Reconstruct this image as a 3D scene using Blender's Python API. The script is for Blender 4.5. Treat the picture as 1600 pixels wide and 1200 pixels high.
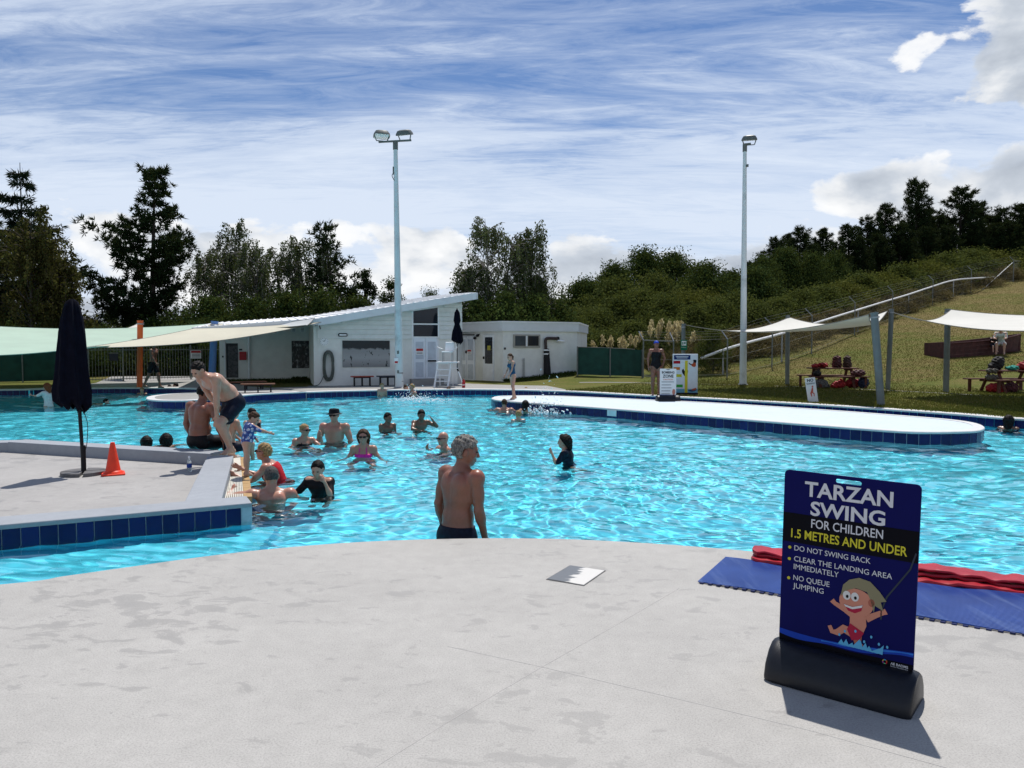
import bpy, bmesh, math, random
import numpy as np
from mathutils import Vector, Matrix, Euler, noise as mnoise

R = math.radians
scene = bpy.context.scene
for o in list(bpy.data.objects):
    bpy.data.objects.remove(o, do_unlink=True)
COL = scene.collection

# ---------------------------------------------------------------- camera
CAM_H = 1.6
F_PX = 1202.0
PITCH = math.atan(60.0 / F_PX)
cam_d = bpy.data.cameras.new('camera')
cam_d.sensor_width = 36.0
cam_d.lens = 36.0 * F_PX / 1600.0
cam_d.clip_start = 0.05
cam_d.clip_end = 5000.0
cam = bpy.data.objects.new('camera', cam_d)
COL.objects.link(cam)
cam.location = (0, 0, CAM_H)
cam.rotation_euler = (R(90) - PITCH, 0, 0)
scene.camera = cam

_FW = Vector((0, math.cos(PITCH), -math.sin(PITCH))); _UP = Vector((0, math.sin(PITCH), math.cos(PITCH)))
def ray(px, py):
    return Vector((1, 0, 0)) * ((px - 800) / F_PX) + _UP * ((600 - py) / F_PX) + _FW

# ---------------------------------------------------------------- light
SUN_ELEV = 66.0
SHADOW_DIR = Vector((-0.28, -0.96, 0)).normalized()   # where shadows fall on the ground
SUN_VEC = Vector((-SHADOW_DIR.x * math.cos(R(SUN_ELEV)), -SHADOW_DIR.y * math.cos(R(SUN_ELEV)), math.sin(R(SUN_ELEV))))
sun_d = bpy.data.lights.new('sun', 'SUN')
sun_d.energy = 5.0
sun_d.angle = R(0.53)
sun_d.color = (1.0, 0.955, 0.89)
sun = bpy.data.objects.new('sun', sun_d)
COL.objects.link(sun)
sun.rotation_euler = SUN_VEC.to_track_quat('Z', 'Y').to_euler()

scene.view_settings.view_transform = 'Standard'
scene.view_settings.look = 'None'
scene.view_settings.exposure = 0.0
scene.view_settings.gamma = 1.0
scene.view_settings.use_curve_mapping = False
cy = scene.cycles
cy.use_denoising = True
cy.max_bounces = 10
cy.transparent_max_bounces = 24
cy.transmission_bounces = 6
cy.glossy_bounces = 4
cy.caustics_reflective = False
cy.caustics_refractive = True
cy.sample_clamp_indirect = 6.0

def mth(nt, op, a, b=None, clamp=False):
    n = nt.nodes.new('ShaderNodeMath'); n.operation = op; n.use_clamp = clamp
    for i, v in enumerate((a, b)):
        if v is None: continue
        if isinstance(v, (int, float)): n.inputs[i].default_value = v
        else: nt.links.new(v, n.inputs[i])
    return n.outputs[0]

def vmth(nt, op, a, b=None):
    n = nt.nodes.new('ShaderNodeVectorMath'); n.operation = op
    for i, v in enumerate((a, b)):
        if v is None: continue
        if isinstance(v, (tuple, list, Vector)): n.inputs[i].default_value = v
        else: nt.links.new(v, n.inputs[i])
    return n.outputs['Value'] if op in ('DOT_PRODUCT', 'LENGTH', 'DISTANCE') else n.outputs[0]

def ramp(nt, fac, stops, interp='LINEAR'):
    n = nt.nodes.new('ShaderNodeValToRGB'); cr = n.color_ramp; cr.interpolation = interp
    while len(cr.elements) < len(stops): cr.elements.new(0.5)
    for e, (p, c) in zip(cr.elements, stops):
        e.position = p
        e.color = (c, c, c, 1) if isinstance(c, (int, float)) else (*c[:3], 1)
    nt.links.new(fac, n.inputs[0])
    return n.outputs[0]

def mixc(nt, fac, a, b, mode='MIX'):
    n = nt.nodes.new('ShaderNodeMix'); n.data_type = 'RGBA'; n.blend_type = mode
    for s, v in ((n.inputs[0], fac), (n.inputs[6], a), (n.inputs[7], b)):
        if isinstance(v, (int, float)): s.default_value = v
        elif isinstance(v, (tuple, list)): s.default_value = (*v[:3], 1)
        else: nt.links.new(v, s)
    return n.outputs[2]

def noise(nt, vec, scale, detail=4, rough=0.55, dist=0.0, col=False):
    n = nt.nodes.new('ShaderNodeTexNoise')
    n.inputs['Scale'].default_value = scale; n.inputs['Detail'].default_value = detail
    n.inputs['Roughness'].default_value = rough; n.inputs['Distortion'].default_value = dist
    if vec is not None: nt.links.new(vec, n.inputs['Vector'])
    return n.outputs['Color' if col else 'Fac']

def mapping(nt, vec, loc=(0, 0, 0), rot=(0, 0, 0), scale=(1, 1, 1)):
    n = nt.nodes.new('ShaderNodeMapping')
    n.inputs['Location'].default_value = loc; n.inputs['Rotation'].default_value = rot; n.inputs['Scale'].default_value = scale
    nt.links.new(vec, n.inputs['Vector'])
    return n.outputs[0]

# ---------------------------------------------------------------- sky: Nishita with cirrus streaks and cumulus
world = bpy.data.worlds.new('World'); scene.world = world
world.use_nodes = True
SKY_STRENGTH = 0.074
def build_sky():
    nt = world.node_tree; nt.nodes.clear()
    out = nt.nodes.new('ShaderNodeOutputWorld'); bg = nt.nodes.new('ShaderNodeBackground')
    bg.inputs['Strength'].default_value = SKY_STRENGTH
    nt.links.new(bg.outputs[0], out.inputs[0])
    sky = nt.nodes.new('ShaderNodeTexSky'); sky.sky_type = 'NISHITA'; sky.sun_disc = False
    sky.sun_elevation = R(SUN_ELEV)
    sky.sun_rotation = math.atan2(SUN_VEC.x, SUN_VEC.y)
    sky.air_density = 1.0; sky.dust_density = 0.35; sky.ozone_density = 1.6; sky.altitude = 300
    tc = nt.nodes.new('ShaderNodeTexCoord'); D = vmth(nt, 'NORMALIZE', tc.outputs['Generated'])
    sep = nt.nodes.new('ShaderNodeSeparateXYZ'); nt.links.new(D, sep.inputs[0])
    z = mth(nt, 'MAXIMUM', sep.outputs['Z'], 0.0)
    # cirrus lies on a high flat layer: divide by height so that streaks thin out to the horizon
    inv = mth(nt, 'DIVIDE', 1.0, mth(nt, 'ADD', z, 0.10))
    comb = nt.nodes.new('ShaderNodeCombineXYZ')
    nt.links.new(mth(nt, 'MULTIPLY', sep.outputs['X'], inv), comb.inputs[0])
    nt.links.new(mth(nt, 'MULTIPLY', sep.outputs['Y'], inv), comb.inputs[1])
    flat = comb.outputs[0]
    m1 = mapping(nt, flat, loc=(3.1, 1.7, 0), rot=(0, 0, R(22)), scale=(0.55, 1.7, 1))
    n1 = noise(nt, m1, 1.15, 10, 0.64, 1.3)
    m2 = mapping(nt, flat, loc=(0.4, 5.2, 0), rot=(0, 0, R(-30)), scale=(0.9, 3.4, 1))
    n2 = noise(nt, m2, 2.4, 10, 0.72, 1.7)
    m3 = mapping(nt, flat, loc=(7.3, 2.0, 0), rot=(0, 0, R(8)), scale=(0.45, 1.0, 1))
    n3 = noise(nt, m3, 0.9, 4, 0.5, 0.4)
    cir = mth(nt, 'ADD', mth(nt, 'MULTIPLY', n1, 0.55), mth(nt, 'ADD', mth(nt, 'MULTIPLY', n2, 0.32), mth(nt, 'MULTIPLY', n3, 0.45)))
    # more cirrus low down, less overhead
    low = ramp(nt, z, [(0.0, 0.30), (0.16, 0.25), (0.24, 0.14), (0.31, 0.05), (0.40, 0.02), (0.5, 0.0), (1.0, 0.0)])
    cirm = ramp(nt, mth(nt, 'ADD', cir, low), [(0.58, 0.0), (0.68, 0.28), (0.78, 0.72), (0.92, 0.97)])
    blue = mixc(nt, 1.0, sky.outputs[0], (0.86, 1.02, 1.28), 'MULTIPLY')
    col = mixc(nt, cirm, blue, (9.8, 11.0, 12.9))
    el = mth(nt, 'ARCTANGENT', mth(nt, 'DIVIDE', sep.outputs['Z'], mth(nt, 'MAXIMUM', mth(nt, 'POWER', mth(nt, 'ADD', mth(nt, 'MULTIPLY', sep.outputs['X'], sep.outputs['X']), mth(nt, 'MULTIPLY', sep.outputs['Y'], sep.outputs['Y'])), 0.5), 0.001)))
    az = mth(nt, 'ARCTAN2', sep.outputs['X'], sep.outputs['Y'])
    cc = nt.nodes.new('ShaderNodeCombineXYZ')
    nt.links.new(az, cc.inputs[0]); nt.links.new(mth(nt, 'MULTIPLY', el, 1.9), cc.inputs[1])
    A = cc.outputs[0]
    def cumulus(col, off, thr, offs=(0, 0, 0), sc=5.0):
        mA = mapping(nt, A, loc=offs)
        b1 = noise(nt, mA, sc, 11, 0.56, 0.15)
        b2 = noise(nt, mapping(nt, mA, loc=(0.014, -0.034, 0)), sc, 7, 0.52, 0.15)
        dens = mth(nt, 'ADD', b1, off)
        m = ramp(nt, dens, [(thr, 0.0), (thr + 0.035, 0.85), (thr + 0.08, 1.0)])
        # lit from above and behind: tops and rims bright, bellies grey
        lit = mth(nt, 'SUBTRACT', b2, b1)
        sh = ramp(nt, mth(nt, 'ADD', mth(nt, 'MULTIPLY', lit, -1.9), mth(nt, 'ADD', 0.5, mth(nt, 'MULTIPLY', mth(nt, 'SUBTRACT', thr + 0.10, dens), 1.2))), [(0.20, (4.9, 5.6, 6.7)), (0.45, (8.2, 8.9, 9.9)), (0.58, (11.4, 11.7, 12.1)), (0.72, (13.4, 13.5, 13.6))])
        return mixc(nt, m, col, sh)
    # a low bank all round the horizon
    band = mth(nt, 'SUBTRACT', ramp(nt, mth(nt, 'MULTIPLY', el, 2.0), [(0.0, 0.72), (0.10, 0.72), (0.18, 0.66), (0.27, 0.55), (0.36, 0.36), (0.46, 0.08), (0.55, 0.0), (1.0, 0.0)]), 0.5)
    col = cumulus(col, band, 0.55, (2.3, 0.35, 0), 5.5)
    # two taller heaps on the right
    def heap(col, px, py, rx, rz_, thr, offs, sc, k=0.74):
        v = ray(px, py).normalized(); s3 = (1.0, 1.0, rx / rz_)
        dist = vmth(nt, 'DISTANCE', mapping(nt, D, scale=s3), (v.x, v.y, v.z * s3[2]))
        o2 = mth(nt, 'SUBTRACT', ramp(nt, mth(nt, 'DIVIDE', dist, rx), [(0.0, k), (0.45, k - 0.10), (1.0, 0.0)]), 0.55)
        return cumulus(col, o2, thr, offs, sc)
    col = heap(col, 1620, 290, 0.40, 0.10, 0.52, (1.1, 2.4, 0), 5.0)
    col = heap(col, 1600, 70, 0.22, 0.11, 0.54, (5.3, 1.35, 0), 6.5)
    nt.links.new(col, bg.inputs['Color'])
build_sky()

# ---------------------------------------------------------------- pixel <-> world
def P(px, py, z=0.0):
    d = ray(px, py); t = (z - CAM_H) / d.z
    return Vector((d.x * t, d.y * t, z))
def PD(px, py, depth):
    d = ray(px, py); t = depth / d.y
    return Vector((d.x * t, depth, CAM_H + d.z * t))

def sstep(a, b, x):
    t = min(1, max(0, (x - a) / (b - a))); return t * t * (3 - 2 * t)
def H(x, y):
    """height of the ground"""
    t = 0.60 * x + 0.80 * y - 31.0
    h = 0.0
    if t > 0:
        h = (0.105 * t + 0.0006 * min(t, 80) ** 2) * sstep(0, 5, t) * sstep(2, 12, x + 0.12 * max(0, y - 30))
    h = min(h, 7.8 + 0.006 * t)
    h += 0.32 * math.exp(-((x - 3.0) ** 2 / 9 + (y - 35.5) ** 2 / 6))
    return h
def PT(px, py):
    """where a pixel's ray meets the ground"""
    d = ray(px, py); t = 3.0
    for _ in range(4000):
        p = Vector((0, 0, CAM_H)) + d * t
        if p.z <= H(p.x, p.y): return Vector((p.x, p.y, H(p.x, p.y)))
        t += 0.04
    return p

# ---------------------------------------------------------------- objects
def tag(o, label=None, cat=None, group=None, kind=None):
    if label: o['label'] = label
    if cat: o['category'] = cat
    if group: o['group'] = group
    if kind: o['kind'] = kind
    return o
def empty(name, loc=(0, 0, 0), rz=0.0, label=None, cat=None, group=None):
    o = bpy.data.objects.new(name, None); COL.objects.link(o)
    o.location = loc; o.rotation_euler = (0, 0, rz); o.empty_display_size = 0.1
    return tag(o, label, cat, group)
def link(name, me, m=None, parent=None, loc=None, rz=None, smooth=False):
    o = bpy.data.objects.new(name, me); COL.objects.link(o)
    if m is not None:
        for mm in (m if isinstance(m, (list, tuple)) else [m]): me.materials.append(mm)
    if parent is not None: o.parent = parent
    if loc is not None: o.location = loc
    if rz is not None: o.rotation_euler = (0, 0, rz)
    if smooth:
        me.polygons.foreach_set('use_smooth', [True] * len(me.polygons))
    return o
def pyd(name, v, f, m=None, parent=None, smooth=False, loc=None, rz=None):
    me = bpy.data.meshes.new(name); me.from_pydata([tuple(p) for p in v], [], f); me.update()
    return link(name, me, m, parent, loc, rz, smooth)

class MB:
    """collects shapes for one mesh"""
    def __init__(s): s.v = []; s.f = []; s.mi = []; s.cur = 0
    def add(s, v, f):
        n = len(s.v); s.v += [tuple(p) for p in v]; s.f += [tuple(i + n for i in q) for q in f]; s.mi += [s.cur] * len(f)
        return s
    def box(s, c, sz, rot=None, bev=0.0):
        cx, cy_, cz = c; a, b, h = sz[0] / 2, sz[1] / 2, sz[2] / 2
        if bev <= 0:
            pts = [(x * a, y * b, z * h) for z in (-1, 1) for x, y in ((-1, -1), (1, -1), (1, 1), (-1, 1))]
            fs = [(3, 2, 1, 0), (4, 5, 6, 7), (0, 1, 5, 4), (1, 2, 6, 5), (2, 3, 7, 6), (3, 0, 4, 7)]
        else:
            e = min(bev, a * .9, b * .9, h * .9); pts = []
            for sz_ in (-1, 1):
                for sx, sy in ((-1, -1), (1, -1), (1, 1), (-1, 1)):
                    pts += [(sx * (a - e), sy * (b - e), sz_ * h), (sx * a, sy * (b - e), sz_ * (h - e)), (sx * (a - e), sy * b, sz_ * (h - e))]
            bm = bmesh.new()
            for p in pts: bm.verts.new(p)
            r = bmesh.ops.convex_hull(bm, input=bm.verts); bm.verts.index_update()
            pts = [v.co.copy() for v in bm.verts]; fs = [[v.index for v in f.verts] for f in bm.faces]; bm.free()
        M = rot.to_3x3() if rot is not None else None
        out = []
        for p in pts:
            q = Vector(p)
            if M is not None: q = M @ q
            out.append((q.x + cx, q.y + cy_, q.z + cz))
        return s.add(out, fs)
    def bar(s, a, b, w, h=None, up=(0, 0, 1)):
        a = Vector(a); b = Vector(b); d = b - a; L = d.length
        if L < 1e-6: return s
        d.normalize(); u = Vector(up)
        if abs(d.dot(u)) > 0.98: u = Vector((0, 1, 0))
        x = d.cross(u).normalized(); z = x.cross(d)
        h = h or w; c = []
        for q in (a, b):
            for sx, sz_ in ((-1, -1), (1, -1), (1, 1), (-1, 1)): c.append(q + x * sx * w / 2 + z * sz_ * h / 2)
        return s.add(c, [(3, 2, 1, 0), (4, 5, 6, 7), (0, 1, 5, 4), (1, 2, 6, 5), (2, 3, 7, 6), (3, 0, 4, 7)])
    def tube(s, pts, r, n=8, caps=True):
        pts = [Vector(p) for p in pts]; rs = r if isinstance(r, (list, tuple)) else [r] * len(pts)
        prev = None; vs = []; fs = []
        for i, p in enumerate(pts):
            d = (pts[min(i + 1, len(pts) - 1)] - pts[max(i - 1, 0)])
            d = d.normalized() if d.length > 1e-9 else Vector((0, 0, 1))
            if prev is None:
                u = Vector((0, 0, 1)) if abs(d.z) < .9 else Vector((1, 0, 0)); prev = d.cross(u).normalized()
            x = (prev - d * prev.dot(d)).normalized(); prev = x; y = d.cross(x)
            for k in range(n):
                a = 2 * math.pi * k / n; vs.append(p + (x * math.cos(a) + y * math.sin(a)) * rs[i])
        for i in range(len(pts) - 1):
            for k in range(n):
                fs.append((i * n + k, i * n + (k + 1) % n, (i + 1) * n + (k + 1) % n, (i + 1) * n + k))
        if caps:
            fs.append(tuple(range(n))[::-1]); m = (len(pts) - 1) * n; fs.append(tuple(range(m, m + n)))
        return s.add(vs, fs)
    def lathe(s, prof, n=20, c=(0, 0, 0), flute=None):
        vs = []; fs = []
        for r_, z in prof:
            for k in range(n):
                a = 2 * math.pi * k / n; rr = r_ * (flute(a, z) if flute else 1)
                vs.append((c[0] + rr * math.cos(a), c[1] + rr * math.sin(a), c[2] + z))
        for i in range(len(prof) - 1):
            for k in range(n): fs.append((i * n + k, i * n + (k + 1) % n, (i + 1) * n + (k + 1) % n, (i + 1) * n + k))
        fs.append(tuple(range(n))[::-1]); m = (len(prof) - 1) * n; fs.append(tuple(range(m, m + n)))
        return s.add(vs, fs)
    def prism(s, poly, z0, z1, M=None):
        """poly: list of (x, y), extruded from z0 to z1"""
        n = len(poly); ar = sum(poly[i][0] * poly[(i + 1) % n][1] - poly[(i + 1) % n][0] * poly[i][1] for i in range(n))
        if ar < 0: poly = poly[::-1]
        vs = [Vector((x, y, z0)) for x, y in poly] + [Vector((x, y, z1)) for x, y in poly]
        if M is not None: vs = [M @ v for v in vs]
        fs = [tuple(range(n))[::-1], tuple(range(n, 2 * n))] + [(i, (i + 1) % n, n + (i + 1) % n, n + i) for i in range(n)]
        return s.add(vs, fs)
    def build(s, name, m=None, parent=None, smooth=False, loc=None, rz=None):
        me = bpy.data.meshes.new(name); me.from_pydata(s.v, [], s.f)
        o = link(name, me, m, parent, loc, rz, False)
        if any(s.mi): me.polygons.foreach_set('material_index', s.mi)
        if smooth: shade_auto(me)
        me.update(); return o
def shade_auto(me, ang=38):
    me.polygons.foreach_set('use_smooth', [True] * len(me.polygons))
    try: me.set_sharp_from_angle(angle=R(ang))
    except Exception: pass
def copy_tree(o, parent=None):
    c = o.copy(); COL.objects.link(c)
    if parent is not None: c.parent = parent
    for ch in list(o.children): copy_tree(ch, c)
    return c
def catmull(pts, n=8):
    pts = [Vector(p) for p in pts]; out = []
    for i in range(len(pts) - 1):
        p0 = pts[max(i - 1, 0)]; p1 = pts[i]; p2 = pts[i + 1]; p3 = pts[min(i + 2, len(pts) - 1)]
        for k in range(n):
            t = k / n
            out.append(0.5 * ((2 * p1) + (p2 - p0) * t + (2 * p0 - 5 * p1 + 4 * p2 - p3) * t * t + (3 * p1 - p0 - 3 * p2 + p3) * t ** 3))
    out.append(pts[-1]); return out
def resample(pts, step):
    out = [pts[0].copy()]; acc = 0.0
    for a, b in zip(pts[:-1], pts[1:]):
        L = (b - a).length; d = (b - a) / L if L > 1e-9 else Vector(); pos = 0.0
        while acc + (L - pos) >= step:
            pos += step - acc; acc = 0.0; out.append(a + d * pos)
        acc += L - pos
    return out

# ---------------------------------------------------------------- materials
MATS = {}
def mat(name, base, rough=0.6, var=0.12, vscale=6.0, bump=0.0, bscale=60.0, metal=0.0, spec=0.35, detail=4, dirt=None, dscale=1.5, dthr=(0.55, 0.75), coat=0.0, trans=0.0, sub=0.0):
    """a Principled material with noise variation, grime patches and fine relief"""
    if name in MATS: return MATS[name]
    m = bpy.data.materials.new(name); m.use_nodes = True; nt = m.node_tree
    b = nt.nodes['Principled BSDF']
    b.inputs['Roughness'].default_value = rough; b.inputs['Metallic'].default_value = metal
    b.inputs['Specular IOR Level'].default_value = spec
    if coat: b.inputs['Coat Weight'].default_value = coat
    tc = nt.nodes.new('ShaderNodeTexCoord'); vec = tc.outputs['Object']
    oi = nt.nodes.new('ShaderNodeObjectInfo')
    vec = vmth(nt, 'ADD', vec, mapping(nt, oi.outputs['Location'], scale=(0.37, 0.37, 0.37)))
    n = noise(nt, vec, vscale, detail)
    lo = tuple(c * (1 - var) for c in base); hi = tuple(min(1, c * (1 + var)) for c in base)
    c = ramp(nt, n, [(0.3, lo), (0.7, hi)])
    if dirt:
        d = noise(nt, vec, dscale, 6, 0.65)
        c = mixc(nt, ramp(nt, d, [(dthr[0], 0.0), (dthr[1], 1.0)]), c, dirt)
    nt.links.new(c, b.inputs['Base Color'])
    if bump:
        bn = nt.nodes.new('ShaderNodeBump'); bn.inputs['Strength'].default_value = bump; bn.inputs['Distance'].default_value = 0.01
        nt.links.new(noise(nt, vec, bscale, 3), bn.inputs['Height']); nt.links.new(bn.outputs[0], b.inputs['Normal'])
    if sub: 
        b.inputs['Subsurface Weight'].default_value = sub; b.inputs['Subsurface Radius'].default_value = (0.02, 0.008, 0.004); b.inputs['Subsurface Scale'].default_value = 0.4
    m.diffuse_color = (*base, 1)
    MATS[name] = m; return m
def node_mat(name):
    m = bpy.data.materials.new(name); m.use_nodes = True; MATS[name] = m
    return m, m.node_tree, m.node_tree.nodes['Principled BSDF']
# ================================================================ THE SETTING: pool, decks, ground
WATER_Z = -0.20
FLOOR_Z = -1.15
rng = random.Random(7)

def concrete(name, base, var=0.07, wet=0.0, speck=0.5, joints=False):
    m, nt, b = node_mat(name)
    tc = nt.nodes.new('ShaderNodeTexCoord'); v = tc.outputs['Object']
    n1 = noise(nt, v, 0.9, 6, 0.6); n2 = noise(nt, v, 9, 5, 0.65); n3 = noise(nt, v, 120, 3, 0.75)
    c = ramp(nt, n1, [(0.3, tuple(x * (1 - var) for x in base)), (0.7, tuple(x * (1 + var) for x in base))])
    c = mixc(nt, 1.0, c, ramp(nt, n2, [(0.3, 0.93), (0.7, 1.05)]), 'MULTIPLY')
    c = mixc(nt, 1.0, c, ramp(nt, n3, [(0.28, 1 - 0.34 * speck), (0.5, 1.0), (0.78, 1 + 0.2 * speck)]), 'MULTIPLY')
    rough = 0.82
    if wet:
        # wet footprints and splashes drying on the paint: long flat patches
        mv = mapping(nt, v, rot=(0, 0, R(14)), scale=(1.25, 1.9, 1))
        w = noise(nt, mv, 3.3, 8, 0.64, 0.45); w2 = noise(nt, v, 0.55, 3, 0.5)
        ws = mth(nt, 'ADD', mth(nt, 'MULTIPLY', w, 0.8), mth(nt, 'MULTIPLY', w2, 0.42))
        wm = ramp(nt, ws, [(0.700 - wet, 0.0), (0.722 - wet, 0.8), (0.80 - wet, 1.0)])
        c = mixc(nt, mth(nt, 'MULTIPLY', wm, 0.62), c, tuple(x * 0.62 for x in base))
        r = nt.nodes.new('ShaderNodeMapRange'); nt.links.new(wm, r.inputs[0]); r.inputs[3].default_value = 0.82; r.inputs[4].default_value = 0.60
        nt.links.new(r.outputs[0], b.inputs['Roughness'])
    else: b.inputs['Roughness'].default_value = rough
    nt.links.new(c, b.inputs['Base Color'])
    bn = nt.nodes.new('ShaderNodeBump'); bn.inputs['Strength'].default_value = 0.35; bn.inputs['Distance'].default_value = 0.004
    nt.links.new(mth(nt, 'ADD', n3, mth(nt, 'MULTIPLY', n2, 0.6)), bn.inputs['Height']); nt.links.new(bn.outputs[0], b.inputs['Normal'])
    return m
M_DECK = concrete('grey_deck_paint', (0.350, 0.340, 0.322), wet=0.030, speck=1.0)
M_FLOORPAD = concrete('pad_concrete', (0.315, 0.305, 0.295), wet=0.03)
M_COPING = concrete('coping_paint', (0.27, 0.29, 0.32), speck=0.3, wet=0.0)
M_COPING_W = concrete('white_coping', (0.55, 0.55, 0.55), speck=0.3)
M_FARDECK = concrete('far_concrete', (0.26, 0.255, 0.245), speck=0.3)
M_PLATFORM = concrete('white_platform_paint', (0.50, 0.57, 0.61), var=0.04, speck=0.2)
M_POOL = mat('pool_paint', (0.085, 0.74, 0.95), 0.6, 0.05, 0.6)
M_GROUT = mat('grout', (0.42, 0.45, 0.5), 0.8, 0.1, 20)
def tile_mat():
    m, nt, b = node_mat('navy_tile')
    oi = nt.nodes.new('ShaderNodeObjectInfo'); tc = nt.nodes.new('ShaderNodeTexCoord')
    v = vmth(nt, 'ADD', tc.outputs['Object'], oi.outputs['Location'])
    n = noise(nt, v, 3.0, 3)
    c = ramp(nt, mth(nt, 'ADD', mth(nt, 'MULTIPLY', n, 0.6), mth(nt, 'MULTIPLY', oi.outputs['Random'], 0.4)), [(0.25, (0.003, 0.007, 0.055)), (0.75, (0.006, 0.014, 0.105))])
    nt.links.new(c, b.inputs['Base Color']); b.inputs['Roughness'].default_value = 0.22; b.inputs['Specular IOR Level'].default_value = 0.18
    return m
M_TILE = tile_mat()

# --- near deck: the promenade the camera stands on, with a rounded edge to the water
near_px = [(0, 912), (100, 899), (200, 885), (300, 871), (400, 859), (500, 850), (600, 844), (700, 841), (800, 840), (900, 842), (1000, 847), (1100, 854), (1200, 863), (1300, 875), (1400, 889), (1500, 903), (1600, 919)]
near_edge = [P(*p) for p in near_px]
near_edge = [Vector((-34, -14, 0)), Vector((-17, 0.2, 0)), Vector((-8.5, 3.4, 0)), Vector((-5.2, 4.55, 0))] + near_edge + [Vector((5.0, 4.25, 0)), Vector((8, 2.6, 0)), Vector((16, -3, 0)), Vector((30, -16, 0))]
near_edge = catmull(near_edge, 6)
def slab_from_edge(name, edge, back, z0, z1, m, bevel=0.02):
    poly = [(p.x, p.y) for p in edge] + back
    bm = bmesh.new(); vs = [bm.verts.new((x, y, z1)) for x, y in poly]; f = bm.faces.new(vs)
    if f.normal.z < 0: f.normal_flip()
    r = bmesh.ops.extrude_face_region(bm, geom=[f]); nv = [g for g in r['geom'] if isinstance(g, bmesh.types.BMVert)]
    for v in nv: v.co.z = z0
    bmesh.ops.recalc_face_normals(bm, faces=bm.faces)
    if bevel:
        es = [e for e in bm.edges if all(abs(v.co.z - z1) < 1e-5 for v in e.verts)]
        bmesh.ops.bevel(bm, geom=es, offset=bevel, segments=2, affect='EDGES', profile=0.5)
    bmesh.ops.triangulate(bm, faces=[f for f in bm.faces if len(f.verts) > 4])
    me = bpy.data.meshes.new(name); bm.to_mesh(me); bm.free()
    o = link(name, me, m); tag(o, kind='structure'); return o
slab_from_edge('near_pool_deck', near_edge, [(30, -60), (-34, -60)], FLOOR_Z - 0.2, 0.0, M_DECK, 0.02)

deck_o = bpy.data.objects['near_pool_deck']; M_JOINT = mat('deck_joint', (0.37, 0.36, 0.345), 0.8, 0.1, 8)
for q in ([(560, 1215), (700, 1128), (840, 1046), (960, 978), (1060, 920)], [(700, 1010), (850, 1043), (1050, 1090), (1260, 1140), (1480, 1200)]):
    mbj = MB(); pts = [P(*a) for a in q]
    for a, c in zip(pts[:-1], pts[1:]): mbj.bar((a.x, a.y, 0.0), (c.x, c.y, 0.0), 0.0035, 0.002)
    mbj.build('joint_line', M_JOINT, deck_o)
# --- far pool edge, left to right
far_px = [(0, 609), (70, 607.5), (140, 606.5), (220, 606), (300, 607), (345, 611), (400, 614.5), (470, 613), (530, 611), (620, 609.3), (720, 608.3), (800, 609), (850, 610.3), (900, 612), (1000, 617.5), (1100, 622.5), (1200, 628), (1300, 634), (1400, 640.5), (1500, 647.5), (1600, 655)]
far_edge = [Vector((-46, -12, 0)), Vector((-44, 14, 0)), Vector((-34, 24.5, 0)), Vector((-26, 27.2, 0))] + [P(*p) for p in far_px] + [Vector((13.5, 15.4, 0)), Vector((18, 11.5, 0)), Vector((26, 1, 0)), Vector((34, -16, 0))]
far_edge = catmull(far_edge, 8)
def normals2d(pts):
    out = []
    for i in range(len(pts)):
        t = pts[min(i + 1, len(pts) - 1)] - pts[max(i - 1, 0)]; out.append(Vector((-t.y, t.x, 0)).normalized())
    return out
far_n = normals2d(far_edge)          # point away from the water
def strip(name, a, b, m, kind='structure', parent=None, za=None):
    v = [tuple(p) for p in a] + [tuple(p) for p in b]; n = len(a)
    f = [(i, i + 1, n + i + 1, n + i) for i in range(n - 1)]
    o = pyd(name, v, f, m, parent)
    if kind: tag(o, kind=kind)
    return o
# pool wall below the edge and the coping on top of it
wall_far = strip('pool_wall', [Vector((p.x, p.y, FLOOR_Z - 0.1)) for p in far_edge], [Vector((p.x, p.y, -0.035)) for p in far_edge], M_POOL)
def coping(name, edge, nrm, w, over, m, parent=None, top=0.0, th=0.045):
    v = []; f = []
    for p, n in zip(edge, nrm):
        a = p - n * over; b = p + n * w
        v += [(a.x, a.y, top - th), (a.x, a.y, top - 0.012), (a.x + n.x * 0.012, a.y + n.y * 0.012, top), (b.x, b.y, top), (b.x, b.y, top - th - 0.1)]
    for i in range(len(edge) - 1):
        for k in range(4): f.append((i * 5 + k, (i + 1) * 5 + k, (i + 1) * 5 + k + 1, i * 5 + k + 1))
        f.append((i * 5 + 4, (i + 1) * 5 + 4, (i + 1) * 5, i * 5))
    o = pyd(name, v, f, m, parent); return o
tag(coping('pool_coping', far_edge, far_n, 0.34, 0.012, M_COPING_W, top=0.012), kind='structure')

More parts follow.
